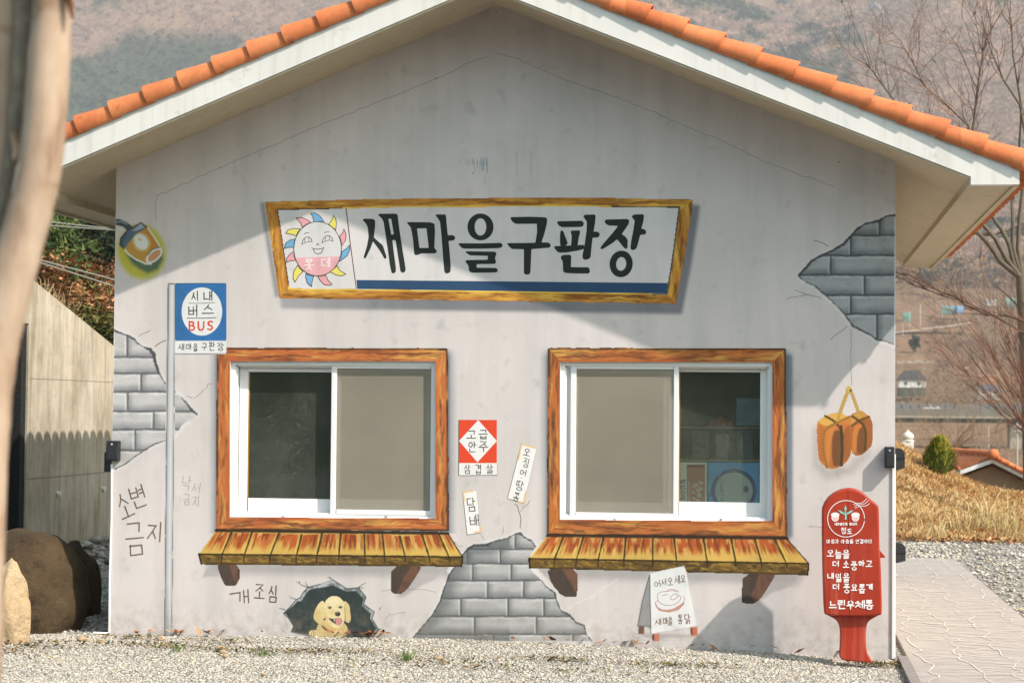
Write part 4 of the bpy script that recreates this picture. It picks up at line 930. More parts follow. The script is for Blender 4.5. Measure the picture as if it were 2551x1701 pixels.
writes(ik, zl2, 5.985, [('새', 1145, 503, 88, 95), ('마', 1262, 498, 85, 90), ('을', 1358, 512, 62, 108), ('구', 1490, 500, 78, 100), ('판', 1605, 495, 92, 120), ('장', 1728, 500, 98, 112)], 1.9, (88, 84, 80))
ik.stroke([(436.5, 880.5), (500, 881), (563, 880)], 1.2, (120, 116, 112)); ik.stroke([(437.5, 706), (500, 705.6), (563.5, 706)], 1.2, (60, 80, 96)); ik.build('sign_lettering', bus)

# --- red poster and paper slips
zp = Z(1000, 1020, 4)
ik = Ink(-.003)
ik.poly(pts(zp, [(572,102),(952,103),(954,655),(571,656)]), (232, 228, 222)); ik.poly(pts(zp, [(572,102),(951,103),(951,532),(574,532)]), (224, 74, 44)); ik.poly(pts(zp, [(765,104),(951,312),(757,524),(575,311)]), (234, 230, 225))
ik.stroke(pts(zp, [(571,104),(571,656)]), 1.8, (90, 84, 80)); ik.stroke(pts(zp, [(571,656),(760,655),(955,653)]), 1.6, (110, 104, 98)); ik.stroke(pts(zp, [(954,540),(955,653)]), 1.0, (150, 144, 138))
po = tag(ik.build('painted_poster', shop, M_PAINT), 'red painted poster with white diamond between the windows')
ik = Ink(-.0042); ic = (82, 72, 64)
writes(ik, zp, 4, [('고', 697, 250, 88, 75), ('급', 816, 248, 82, 85), ('안', 705, 372, 78, 98), ('주', 818, 368, 86, 98)], 2.3, ic)
writes(ik, zp, 4, [('삼', 655, 592, 60, 88), ('겹', 765, 592, 58, 92), ('살', 878, 590, 66, 92)], 1.9, (96, 84, 76)); ik.build('poster_lettering', po, M_PAINT)
def slip(q, tape, items, rot, label, w):
    ik = Ink(-.003); ik.poly(pts(zp, q), (236, 232, 226)); ik.stroke(pts(zp, [q[0], q[3], q[2]]), 1.5, (112, 104, 96)); ik.stroke(pts(zp, [q[0], q[1], q[2]]), .8, (170, 162, 152))
    for t in tape: ik.stroke(pts(zp, t), 3.6, (232, 190, 128), cap=False)
    o = tag(ik.build('painted_paper_slip', shop, M_PAINT), label); ik = Ink(-.0046); writes(ik, zp, 4, items, w, (96, 84, 74), rot); ik.build('slip_lettering', o, M_PAINT)
slip([(1195,342),(1350,382),(1220,936),(1056,885)], [[(1203,348),(1345,384)], [(1198,348),(1165,500)], [(1160,914),(1216,926),(1243,805)]],
     [('오', 1250, 425, 64, 68), ('징', 1243, 530, 60, 88), ('어', 1213, 625, 62, 60), ('·', 1195, 678, 30, 30), ('땅', 1178, 757, 74, 95), ('콩', 1146, 868, 58, 82)], 13, 'tilted white paper slip with five letters painted near the right window', 1.9)
slip([(610,822),(748,800),(795,1225),(655,1247)], [[(616,826),(718,808)], [(616,826),(628,912)], [(725,1222),(786,1212),(780,1150)]],
     [('담', 695, 945, 80, 132), ('배', 727, 1102, 92, 112)], -6, 'white paper slip with two letters painted below the red poster', 2.3)

# --- graffiti
zg, zh = Z(0, 1134, 2.766), Z(480, 1200, 3.4286)
ik = Ink(-.0028); writes(ik, zg, 2.766, [('소', 857, 348, 92, 170, -22), ('변', 950, 285, 105, 145, -16), ('금', 930, 578, 122, 218, -6), ('지', 1070, 528, 105, 130, 3)], 3.5, (118, 100, 90))
tag(ik.build('painted_graffiti', shop), 'large brown handwritten letters on the wall left of the painted pole')
ik = Ink(-.0028); writes(ik, zg, 2.766, [('낙', 1283, 190, 62, 100, 10), ('서', 1352, 222, 60, 70, 6), ('금', 1288, 305, 45, 72), ('지', 1352, 315, 50, 78, 3)], 1.6, (168, 160, 152))
tag(ik.build('painted_graffiti', shop), 'faint thin grey handwriting right of the painted pole')
ik = Ink(-.0028); writes(ik, zh, 3.4286, [('개', 402, 982, 165, 108, -6), ('조', 570, 935, 84, 122, 2), ('심', 685, 955, 74, 136, 3)], 3.2, (112, 92, 82))
tag(ik.build('painted_graffiti', shop), 'brown handwritten letters on the wall beside the painted puppy')

# --- the puppy in the painted hole
zd = Z(660, 1370, 4.074)
hole = pts(zd, [(690,300),(830,390),(950,380),(1025,475),(1000,545),(1110,625),(1085,690),(1150,800),(1090,900),(900,905),(600,900),(265,825),(280,770),(235,690),(190,640),(270,560),(320,500),(360,480),(395,420),(440,375),(560,345)])
inner = pts(zd, [(690,355),(830,420),(920,410),(1000,490),(985,560),(1075,650),(1068,690),(1130,800),(1040,890),(880,890),(600,890),(270,820),(285,765),(240,690),(205,625),(290,560),(330,515),(370,515),(410,450),(450,400),(560,380)])
cv = Canvas(695, 1436, 950, 1600, 1.5); X, Y = cv.X, cv.Y
cv.fill(hole, (120, 124, 124), 1.0, grow=1); cv.put(cv.cov(hole, 1) * sst(.45, .6, fbm(X / 14, Y / 14, 4)) * .8, (200, 198, 196)); cv.line(hole[:16], 2, (60, 66, 66), 1.0, .9); cv.line(hole[15:], 2.2, (56, 62, 62), 1, .9)
cv.fill(inner, (52, 62, 60), 1.0); cv.put(cv.cov(inner, 1) * sst(.5, .8, fbm(X / 20, Y / 20, 8)) * .4, (74, 84, 80))
cv.fill(pts(zd, [(205,665),(240,695),(285,770),(262,825),(240,780)]), (228, 222, 217), 1)
for p in ([(690,300),(650,275),(590,245),(550,210)], [(665,285),(645,220)], [(440,375),(390,360),(340,330),(320,318)], [(440,375),(420,345),(410,322)], [(350,330),(348,308)], [(945,378),(985,350),(1028,325)], [(950,378),(1005,382)], [(310,495),(275,485),(250,470)], [(205,603),(160,590),(110,580),(80,590)], [(1150,800),(1200,800),(1250,780)], [(1165,600),(1180,570)]):
    cv.line(pts(zd, p), np.linspace(2.4, .8, len(p)), (84, 86, 84), .9, .9)
dh = tag(cv.build('painted_wall_hole', shop, -.003), 'dark broken hole painted at the foot of the wall')
cv = Canvas(764, 1476, 884, 1594, 1.1); X, Y = cv.X, cv.Y; CRM = (236, 214, 160)
fur = fbm(X / 2.2, Y / 5, 4)
def dog(p, col, soft=1.2, a=1.0, smooth=2): cv.fill(chaikin(pts(zd, p), smooth), col, soft, a)
dog([(560,720),(640,700),(800,730),(840,780),(835,860),(780,900),(540,900),(500,880),(520,800)], (226, 196, 132)); dog([(600,760),(700,790),(800,790),(800,860),(700,850),(620,820)], (206, 168, 100), 5, .5)
dog([(600,510),(560,520),(520,580),(490,670),(510,720),(550,748),(600,700),(615,640),(600,580)], (234, 210, 152)); dog([(500,640),(520,600),(560,600),(580,690),(550,740),(510,715)], (216, 184, 118), 5, .6)
dog([(790,515),(830,520),(858,560),(862,620),(876,700),(850,738),(820,725),(806,660),(800,580)], (230, 204, 146)); dog([(806,560),(815,600),(820,700),(808,690),(800,620)], (150, 112, 62), 2, .8)
dog([(640,480),(690,463),(750,470),(800,515),(808,600),(812,700),(790,760),(740,795),(690,780),(640,730),(605,680),(590,600),(605,530)], (240, 219, 168)); dog([(600,560),(620,640),(660,720),(600,690)], (214, 182, 118), 4, .7)
dog([(620,530),(690,480),(770,500),(760,540),(690,530),(640,560)], (246, 230, 188), 6, .8); dog([(640,600),(690,590),(720,640),(680,680),(640,650)], (222, 190, 128), 6, .5)
dog([(640,680),(690,698),(770,680),(785,720),(760,762),(720,750),(670,718)], (70, 52, 46), 1); dog([(715,695),(750,680),(778,700),(775,740),(745,768),(718,745)], (232, 150, 150), 1.2); dog([(740,700),(750,690),(752,740),(744,740)], (206, 112, 116), 1.5, .6)
dog([(698,697),(712,694),(708,720),(700,716)], (248, 244, 236), .8, 1, 0)
for q in ((658, 580), (766, 576)): cv.put(cv.ell(*zd([q])[0], 4.2, 3.2, 0, soft=.2), (58, 46, 38)); cv.put(cv.ell(*zd([(q[0] - 3, q[1] - 5)])[0], 1.1, 1.0, 0, soft=.4), (240, 240, 236)); cv.line(pts(zd, [(q[0] - 20, q[1] + 4), (q[0] - 5, q[1] - 13), (q[0] + 18, q[1] - 2)]), 1.1, (96, 74, 52), .8)
cv.put(cv.ell(*zd([(738, 645)])[0], 6.8, 5.8, 0, soft=.14), (44, 40, 40)); cv.put(cv.ell(*zd([(734, 634)])[0], 3, 1.5, 0, soft=.5) * .8, (170, 170, 170))
dog([(570,755),(590,765),(640,808),(700,825),(705,838),(640,826),(585,790)], (104, 64, 50), 1)
for cx in (490, 750): dog([(cx-45,830),(cx-30,815),(cx+20,808),(cx+40,830),(cx+42,870),(cx-40,868)], (238, 216, 166)); [cv.line(pts(zd, [(cx + d, 835), (cx + d - 2, 862)]), 1.3, (128, 96, 60), .9) for d in (-15, 6, 22)]
cv.put(cv.A * sst(.5, .8, fur) * .22, (196, 160, 96))
tag(cv.build('painted_puppy', dh, -.0042, True), 'cream coloured puppy with its tongue out painted in the wall hole')

# --- two soybean blocks hanging on a straw rope
zm = Z(1900, 900, 4)
cv = Canvas(1990, 1010, 2190, 1230, 4)
cv.shade(np.maximum(cv.cov(pts(zm, [(500,680),(540,640),(570,1000),(660,1080),(860,1030),(900,960),(1060,900),(1040,960),(900,1120),(640,1180),(500,1050)]), 14) * .4, 0), (150, 138, 130))
tag(cv.build('painted_shadow', shop, -.0015), 'soft shadow painted under the hanging soybean blocks')
cv = Canvas(2028, 958, 2180, 1172, 1.5); X, Y = cv.X, cv.Y
def mj(p, col, soft=1.2, a=1.0, sm=1): cv.fill(chaikin(pts(zm, p), sm) if sm else pts(zm, p), col, soft, a)
OR, YL, BR_, DB = (208, 128, 62), (228, 176, 84), (168, 100, 50), (122, 80, 48)
mj([(860,540),(980,488),(1060,545),(1098,620),(1090,840),(1040,890),(980,935),(900,930),(885,860)], BR_); mj([(860,550),(980,490),(1060,548),(940,590),(880,640)], (206, 150, 70), 1.5, 1, 0); mj([(900,660),(960,610),(1000,640),(950,690),(935,900),(900,925),(888,860)], OR, 2, .9); mj([(945,700),(1000,640),(1030,680),(1030,880),(980,930),(935,900)], DB, 3, .95)
mj([(535,610),(600,555),(740,510),(790,515),(860,560),(880,640),(885,900),(850,990),(780,1045),(700,1070),(640,1060),(570,1000),(555,920)], OR)
mj([(540,600),(620,545),(740,510),(790,515),(858,560),(740,630),(640,650)], YL, 1.5); mj([(545,620),(620,660),(600,800),(620,1010),(570,985),(556,900)], (190, 108, 56), 3, .8); mj([(640,670),(745,640),(840,600),(870,690),(840,960),(700,1060),(640,1040)], (196, 118, 60), 2, .8)
mj([(690,700),(770,680),(800,720),(800,1000),(760,1050),(690,1040)], DB, 3, .95); mj([(800,700),(860,620),(880,700),(880,900),(850,980),(800,1010)], (158, 94, 50), 3, .85); mj([(640,690),(700,650),(750,650),(700,700),(680,800),(660,1050),(630,1000)], (226, 142, 72), 4, .7)
def rope(p, w, n, col=(222, 182, 92), dk=(128, 88, 40)):
    q = chaikin(pts(zm, p), 2, False); cv.line(q, w, col, 1.0)
    L = np.concatenate([[0], np.cumsum(np.linalg.norm(np.diff(q, axis=0), axis=1))])
    for t in np.linspace(0, L[-1], n):
        i = min(len(q) - 2, np.searchsorted(L, t, 'right') - 1); a = q[i] + (q[i + 1] - q[i]) * ((t - L[i]) / (L[i + 1] - L[i] + 1e-6)); d = (q[i + 1] - q[i]) / (np.linalg.norm(q[i + 1] - q[i]) + 1e-6); nn = np.array([-d[1], d[0]])
        cv.line([tuple(a - nn * w * .45 - d * w * .35), tuple(a + nn * w * .45 + d * w * .35)], 1.7, dk, .9, .9)
rope([(625,545),(700,585),(740,620),(790,690),(800,760)], 5.5, 12, (120, 82, 44), (70, 50, 34)); rope([(860,555),(780,590),(660,650),(610,690),(600,800),(610,920),(640,1050)], 6, 22, (190, 130, 62), (86, 58, 34)); rope([(780,650),(795,850),(785,1030)], 7, 14, (84, 66, 50), (64, 50, 40))
rope([(890,640),(960,585),(1060,550)], 5, 9, (130, 92, 46), (76, 54, 34)); rope([(890,545),(960,590),(1020,650),(1030,760),(1020,880)], 5.5, 16, (104, 74, 46), (70, 52, 38))
rope([(755,570),(790,450),(860,270)], 7.5, 13); rope([(860,265),(880,300),(930,420),(960,540)], 6.5, 12); cv.put(cv.ell(*zm([(858, 275)])[0], 7, 6, 0, soft=.15), (216, 176, 88)); cv.put(cv.ell(*zm([(877, 289)])[0], 2.6, 2.4, 0, soft=.2), (40, 38, 36))
tag(cv.build('painted_soybean_blocks', shop, -.003, True), 'two brown soybean blocks on a straw rope painted on the right of the wall')

# --- painted folding board
cv = Canvas(1575, 1400, 1750, 1606, 1.7)
cv.shade(cv.cov(pts(z13, [(890,1050),(1050,1045),(1390,1060),(1420,1075),(1100,1085),(1060,1100)]), 6) * .5, (150, 142, 138))
cv.fill(pts(z13, [(1018,575),(1028,1015),(1000,990),(925,990),(960,800)]), (152, 150, 148), 1); cv.line(pts(z13, [(1018,580),(960,800),(925,988),(1028,990)]), 2.4, (96, 94, 92), 1.2)
for p, c_ in (([(932,992),(978,990),(975,1052),(930,1050)], (112, 76, 64)), ([(1040,1052),(1096,1046),(1098,1108),(1045,1110)], (206, 122, 92)), ([(1344,1000),(1398,994),(1404,1062),(1350,1066)], (206, 108, 72)), ([(1040,1055),(1058,1055),(1060,1108),(1038,1095)], (110, 62, 48)), ([(1344,1002),(1360,1000),(1364,1064),(1348,1050)], (112, 60, 44))): cv.fill(pts(z13, p), c_, 1)
cv.fill(pts(z13, [(1018,572),(1290,515),(1306,548),(1398,985),(1130,1030),(1030,1050)]), (236, 233, 228), 1); cv.line(pts(z13, [(1020,575),(1030,1048)]), 2, (74, 72, 70), 1)
ab = tag(cv.build('painted_folding_board', shop, -.0044), 'white folding menu board painted under the right shelf')
ik = Ink(-.0052); c_ = (112, 92, 84)
writes(ik, z13, 3.204, [('어', 1082, 652, 50, 52, -10), ('서', 1133, 638, 38, 50, -8), ('오', 1185, 634, 38, 58, -5), ('세', 1240, 618, 42, 64, -4), ('요', 1287, 612, 38, 52, -4)], 1.7, c_)
writes(ik, z13, 3.204, [('새', 1087, 955, 50, 48, -6), ('마', 1147, 947, 38, 52, -4), ('을', 1185, 950, 32, 60), ('통', 1265, 935, 36, 72), ('닭', 1322, 932, 44, 74, -4)], 1.9, (132, 84, 66)); ik.build('board_lettering', ab)
ik = Ink(-.0052); c_ = (176, 116, 98)
ik.poly(pts(z13, [(1072,838),(1120,862),(1200,858),(1290,800),(1298,815),(1250,860),(1180,880),(1100,868)]), (214, 160, 142))
for p in ([(1065,800),(1080,840),(1130,862),(1210,855),(1280,815),(1302,770)], [(1065,800),(1072,838),(1110,868),(1180,878),(1250,858),(1298,800)], [(1065,800),(1085,785)], [(1302,770),(1290,752)],
          [(1085,770),(1090,795),(1130,820),(1190,826),(1245,805),(1270,770)], [(1085,770),(1080,735),(1110,715),(1150,712),(1200,705),(1240,710)], [(1160,708),(1185,692),(1215,695),(1235,712)], [(1185,770),(1200,740),(1230,728),(1250,745),(1230,770),(1200,782),(1185,770)], [(1250,745),(1270,752),(1268,775)], [(1245,705),(1248,720)], [(1120,745),(1150,738),(1165,735)]):
    ik.stroke([tuple(q) for q in chaikin(pts(z13, p), 1, False)], 1.3, c_)
ik.build('board_drawing', ab)

# ================================================================ fixed to the corners
m = MB(); m.box((W2 - .022, -.014, .0), (W2 + .004, .012, 1.44), cham=.004); tag(m.build('cable_trunking', M_PVC, shop), 'thin white cable trunking on the right corner of the front wall')
m = MB(); m.tube([(-W2 + .004, -.010, 1.3), (-W2 + .008, -.012, .9), (-W2 + .002, -.012, .45), (-W2 + .006, -.014, .05), (-W2 - .02, -.03, .045), (-W2 - .10, -.06, .05)], .008, 8)
tag(m.build('corner_cable', M_PVC, shop), 'white cable running down the left corner of the front wall')
def wall_box(u0, v0, u1, v1, depth, label, round_top=False):
    x0, z1 = xz(u0, v0); x1, z0 = xz(u1, v1); m = MB(); m.box((x0, -depth, z0), (x1, -.001, z1), cham=.006); o = m.build('lamp_box', M_BLACKP, shop); tag(o, label)
    m = MB(); m.box((x0 + .01, -depth - .004, z0 + .012), (x1 - .01, -depth - .0005, z1 - .04), cham=.002); m.build('cover_plate', M_BLACKP, o)
    m = MB(); cx = (x0 + x1) / 2; m.tube([(cx, -depth - .001, z1 - .026), (cx, -depth - .006, z1 - .026)], .008, 12); m.build('sensor_lens', plain('pale_lens', (.35, .38, .4), .3), o)
wall_box(2203, 1112, 2227, 1165, .085, 'small black sensor box on the front wall at the right corner'); wall_box(272, 1097, 301, 1147, .07, 'small black sensor box on the front wall at the left corner')
def side_box(sx, u0, v0, u1, v1, y, d, label):
    p0 = P(u0, v0, y).ravel(); p1 = P(u1, v1, y).ravel(); m = MB()
    xa, xb = sorted((sx * (W2 + .001), float(p1[0] if sx > 0 else p0[0]))); za, zb = float(p1[2]), float(p0[2])
    prof = [(xa, za), (xb, za + .02), (xb, zb - .03), (xb - sx * .02 if sx > 0 else xb, zb - .005), (xa + (xb - xa) * .4, zb), (xa, zb)] if sx > 0 else [(xa, za), (xb, za), (xb, zb), (xa, zb)]
    m.prism([(x, y, z) for x, z in prof], (0, d, 0)); o = m.build('lamp_box', M_BLACKP, shop); tag(o, label)
    m = MB(); m.box((min(xa, xb) + .004, y - .006, zb - .07), (max(xa, xb) + .004, y - .0005, zb - .062)); m.build('cover_rim', M_BLACKP, o)
side_box(1, 2230, 1116, 2254, 1173, .10, .10, 'black lidded box on the right side wall'); side_box(1, 2230, 1352, 2256, 1404, .22, .12, 'low black box on the right side wall'); side_box(-1, 260, 1126, 276, 1175, .12, .1, 'black box on the left side wall')

# ================================================================ THE RED MAILBOX
M_RED = None
def red_material():
    q = N('faded_red_paint')
    c = q.ramp(q.noise(4.0, 4, .6), [(.3, lin((168, 48, 24), .76)), (.7, lin((182, 58, 30), .80))])
    st = q.ramp(q.noise(16.0, 4, .6, sc=(1, 1, .05)), [(.52, 0.0), (.74, .42)])
    lo = q.n('ShaderNodeSeparateXYZ'); g = q.n('ShaderNodeNewGeometry'); q.l(g.outputs['Position'], lo.inputs[0])
    mr = q.n('ShaderNodeMapRange'); mr.inputs[1].default_value = 1.0; mr.inputs[2].default_value = .45; q.l(lo.outputs[2], mr.inputs[0])
    f = q.mul(st, mr.outputs[0]); c = q.mix(f, c, lin((226, 128, 108), .85))
    q.b.inputs['Roughness'].default_value = .45; q.b.inputs['Specular IOR Level'].default_value = .4; q.bump(q.noise(60, 3, .6), .06, .004)
    return q.base(c)
M_RED = red_material()
ms = Z(2000, 1200, 3.2)
mail = empty('mailbox', (2.85, -.48, 0), 'red rounded mailbox with white lettering standing on a flared foot before the wall', 'mailbox')
YF, YB = -.58, -.38
body_o = chaikin(ms([(150,240),(163,190),(200,128),(260,82),(320,60),(375,52),(430,60),(490,92),(540,140),(600,182),(608,220),(612,545),(620,610),(635,1045),(618,1066),(400,1074),(182,1066),(165,1030)]), 2)
def solid(outline, yf, yb, inset=.012):
    """extruded outline with a rounded front and back edge; outline in pixels measured on the plane y = yf"""
    p = P(outline[:, 0], outline[:, 1], yf); p2 = np.stack([p[:, 0], p[:, 2]], 1); n = len(p2)
    t = np.roll(p2, -1, 0) - np.roll(p2, 1, 0); t /= np.linalg.norm(t, axis=1)[:, None] + 1e-9; nn = np.stack([-t[:, 1], t[:, 0]], 1)
    if ((p2 + nn * .001 - p2.mean(0)) ** 2).sum() > ((p2 - p2.mean(0)) ** 2).sum(): nn = -nn       # inward
    rings = []
    for ins, y in ((inset, yf), (inset * .3, yf + inset * .3), (0, yf + inset), (0, yb - inset), (inset * .3, yb - inset * .3), (inset, yb)):
        q = p2 + nn * ins; rings.append(np.stack([q[:, 0], np.full(n, y), q[:, 1]], 1))
    m = MB(); V = np.concatenate(rings); Fc = []
    for r in range(5):
        for i in range(n): j = (i + 1) % n; Fc.append((r * n + i, r * n + j, (r + 1) * n + j, (r + 1) * n + i))
    f = [tuple(t) for t in tessellate_polygon([[Vector((a[0], a[2], 0)) for a in rings[0]]])]; Fc += f; Fc += [tuple(i + 5 * n for i in reversed(t)) for t in f]
    return m.add(V, Fc)
bo = solid(body_o, YF, YB).build('mailbox_body', M_RED, mail)
stem = chaikin(ms([(170,1052),(250,1086),(282,1120),(298,1180),(298,1300),(284,1420),(420,1430),(565,1448),(540,1405),(515,1370),(503,1290),(505,1160),(520,1112),(565,1084),(625,1052)]), 2)
solid(stem, -.535, -.425, .010).build('mailbox_foot', M_RED, mail)
m = MB(); q = P(*ms([(608, 540), (662, 602), (618, 606)]).T, -.55); m.prism(q, (0, .14, 0)); m.build('letter_slot_hood', M_RED, mail)
m = MB(); q = P(*ms([(358, 56), (362, 56), (374, 1066), (369, 1066)]).T, YF - .0006); m.prism(q, (0, .0004, 0)); m.build('mould_seam', plain('dark_red_line', lin((120, 24, 16), .8), .7), mail)
WH = (244, 232, 226)
ik = Ink(YF - .002); th = np.linspace(0, 2 * math.pi, 56, endpoint=False)
ik.stroke([tuple(q) for q in ms([(345 + 147 * math.cos(t), 293 + 145 * math.sin(t)) for t in th])], 1.9, WH, closed=True)
for p in ([(405,178),(430,168),(470,170),(490,152),(508,135)], [(412,195),(440,180),(480,182),(505,165),(522,150)], [(418,208),(450,192),(490,195),(515,185),(532,170)]): ik.stroke([tuple(q) for q in chaikin(ms(p), 1, False)], 1.4, WH)
GR = (130, 206, 186)
ik.stroke(pts(ms, [(342,300),(342,262),(338,240)]), 4.2, GR, cap=False)
for p in ([(340,184),(350,210),(340,245),(330,215)], [(277,224),(305,230),(325,244),(338,262),(308,252)], [(403,225),(385,245),(345,262),(355,243),(378,230)]): ik.poly(pts(ms, p), GR)
for cx in (258, 420):                                          # two tiny line-drawn heads
    c0 = ms([(cx, 284)])[0]; ik.ellipse(c0[0], c0[1], 9.5, 10, (238, 206, 198))
    c0 = ms([(cx, 262)])[0]; ik.ellipse(c0[0], c0[1], 10.5, 6.0, WH)
    for dx in (-10, 10): c1 = ms([(cx + dx, 286)])[0]; ik.ellipse(c1[0], c1[1], 1.3, .8, (170, 60, 44), n=8)
    ik.stroke(pts(ms, [(cx - 9, 299), (cx, 303), (cx + 9, 299)]), .9, (170, 60, 44))
writes(ik, ms, 3.2, [(c_, x, 335, 18, 20) for c_, x in zip('새마을운동발상지', (262, 283, 304, 325, 347, 381, 403, 424))], 1.25, WH)
writes(ik, ms, 3.2, [('청', 325, 388, 38, 48), ('도', 373, 394, 34, 36)], 2.2, WH)
writes(ik, ms, 3.2, [(c_, x, 473, 27, 31) for c_, x in zip('마음과마음을연결하다', (203, 239, 272, 319, 354, 388, 434, 469, 504, 537))], 1.5, WH)
ik.build('mailbox_emblem', mail, M_PAINT); ik = Ink(YF - .002)
for line in ([('오', 220, 568, 50, 48), ('늘', 283, 575, 50, 66), ('을', 345, 575, 50, 66)], [('더', 263, 650, 48, 42), ('소', 345, 656, 45, 50), ('중', 409, 668, 48, 66), ('하', 468, 648, 48, 42), ('고', 528, 652, 48, 44)],
             [('내', 222, 748, 48, 42), ('일', 284, 762, 46, 64), ('을', 346, 762, 48, 66)], [('더', 265, 833, 48, 42), ('풍', 350, 848, 48, 70), ('요', 410, 840, 46, 48), ('롭', 471, 850, 46, 66), ('게', 530, 834, 48, 42)]):
    writes(ik, ms, 3.2, line, 2.7, WH, 0, .008)
writes(ik, ms, 3.2, [('느', 240, 982, 54, 56), ('린', 310, 976, 62, 64), ('우', 380, 980, 56, 62), ('체', 455, 975, 74, 60), ('통', 530, 978, 60, 70)], 3.2, WH, 0, .008)
ik.build('mailbox_lettering', mail, M_PAINT)

# ================================================================ GROUND
def smooth(x, a, b): return sst(a, b, np.asarray(x, float))
PR_D = np.array([0, 40, 46, 60, 100, 200, 300, 440, 560, 640, 700, 800, 900, 1050, 1250, 1600, 2000, 2600, 3300, 3600])
PR_Z = np.array([0, 0, -.6, -2.6, -3.4, -5.5, -7.5, -7.0, -5, 1, 8, 20, 35, 59, 98, 172, 278, 500, 860, 980.])
def terrain(x, y):
    D = y + 14.3; z = np.interp(D, PR_D, PR_Z); far = smooth(D, 560, 1500)
    z = z + far * (fbm(x / 420 + 9, y / 420, 5, 3) - .5) * 240 * smooth(D, 700, 2200) + smooth(D, 500, 700) * (fbm(x / 130, y / 130, 8, 2) - .5) * 10
    z = z + far * 75 * np.exp(-(((x + 470) / 260) ** 2 + ((y - 1600) / 330) ** 2))          # the pine spur on the left
    return z
def gravel_material(name, lo, hi, scale, moss=True):
    q = N(name); v = q.n('ShaderNodeTexVoronoi'); v.inputs['Scale'].default_value = scale; q.l(q.pos(), v.inputs['Vector'])
    sep = q.n('ShaderNodeSeparateColor'); q.l(v.outputs['Color'], sep.inputs[0])
    c = q.ramp(sep.outputs[0], [(0.0, lo), (.45, np.asarray(hi) * .72), (1.0, hi)]); e = q.ramp(v.outputs['Distance'], [(0.1, 1.0), (.75, .38)]); c = q.mul(c, e)
    big = q.ramp(q.noise(.7, 4, .6), [(.3, .84), (.7, 1.0)]); c = q.mul(c, big)
    if moss: c = q.mix(q.ramp(q.noise(1.6, 5, .65), [(.62, 0), (.72, .75)]), c, lin((118, 104, 62), .6))
    inv = q.ramp(v.outputs['Distance'], [(0, 1.0), (.8, 0.0)]); q.bump(inv, .9, .02); return q.base(c)
M_GRAVEL = gravel_material('grey_gravel', lin((128, 122, 114), .8), lin((214, 206, 194), .88), 34)
M_GRAVEL_G = gravel_material('grey_gravel_far', lin((112, 110, 106), .8), lin((206, 202, 195), .88), 30, False)
def grid(name, xs, ys, zf, mat, kind='structure', smoothed=True):
    X, Y = np.meshgrid(xs, ys); Zv = zf(X, Y); V = np.stack([X, Y, Zv], -1).reshape(-1, 3); nx, ny = len(xs), len(ys)
    i, j = np.meshgrid(np.arange(ny - 1), np.arange(nx - 1), indexing='ij'); i = i.ravel(); j = j.ravel()
    return tag(mesh(name, V, np.stack([i * nx + j, i * nx + j + 1, (i + 1) * nx + j + 1, (i + 1) * nx + j], 1), mat, None, None, smoothed), kind=kind)
def gz(x, y):                                                   # the gravel yard, a little humped along the wall
    return .030 + .028 * np.exp(-((x + .3) / 1.6) ** 2) * smooth(y, -1.2, 0) + (fbm(x / .8, y / .8, 3) - .5) * .03 - .045 * smooth(x, 1.8, 2.9) + .02 * smooth(-x, 2.6, 4.5)
yard = grid('ground', np.linspace(-26, 26, 210), np.concatenate([np.linspace(-60, -6, 20), np.linspace(-5.8, 14, 90), np.linspace(14.5, 26, 16)]),
            lambda X, Y: np.where((X > 2.93) & (Y < 14), -.02, gz(X, Y)), M_GRAVEL)
# terrain to the mountains
def hill_material():
    q = N('bare_winter_hillside'); a = q.ramp(q.noise(.011, 6, .62), [(.3, lin((146, 122, 106), .66)), (.5, lin((180, 150, 124), .70)), (.7, lin((156, 132, 116), .66))])
    b = q.ramp(q.noise(.22, 5, .7), [(.3, .55), (.62, 1.12)]); c = q.ramp(q.noise(.9, 3, .7), [(.3, .7), (.7, 1.1)])
    q.b.inputs['Specular IOR Level'].default_value = 0; return q.base(q.mul(q.mul(q.mul(a, b), c), q.attr()))
M_HILL = hill_material()
ysT = np.concatenate([np.linspace(24, 120, 30), np.geomspace(125, 3300, 300)]) 
NU = 380; U = np.linspace(-1, 1, NU)
Xt = U[None, :] * (80 + .92 * (ysT[:, None] + 14)) + .12 * ysT[:, None]; Yt = np.repeat(ysT[:, None], NU, 1)
V = np.stack([Xt, Yt, terrain(Xt, Yt) - .03], -1).reshape(-1, 3); i, j = np.meshgrid(np.arange(len(ysT) - 1), np.arange(NU - 1), indexing='ij'); i = i.ravel(); j = j.ravel()
SPUR = [(40, 220), (120, 182), (181, 160), (224, 147), (280, 120), (318, 97), (350, 86), (434, 80), (520, 83), (578, 91), (622, 122), (690, 170), (640, 230), (400, 430), (40, 460)]
def piny(p):
    """where pines stand on the far slopes"""
    u, v = px(p); n2 = fbm(p[:, 0] / 44, p[:, 1] / 44, 15, 3); n1 = fbm(p[:, 0] / 150, p[:, 1] / 150, 14, 3); D = p[:, 1] + 14.3; w = (n2 - .5) * 46
    return np.where(u < 1000, inside(u + w, v + w, SPUR) | (n1 * .4 + n2 * .6 > .70), n2 * .5 + n1 * .5 > .575) & (D > 1150)
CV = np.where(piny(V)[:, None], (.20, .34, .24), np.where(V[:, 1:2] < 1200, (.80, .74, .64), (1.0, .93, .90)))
tag(mesh('mountain', V, np.stack([i * NU + j, i * NU + j + 1, (i + 1) * NU + j + 1, (i + 1) * NU + j], 1), M_HILL, None, CV, True), kind='structure')
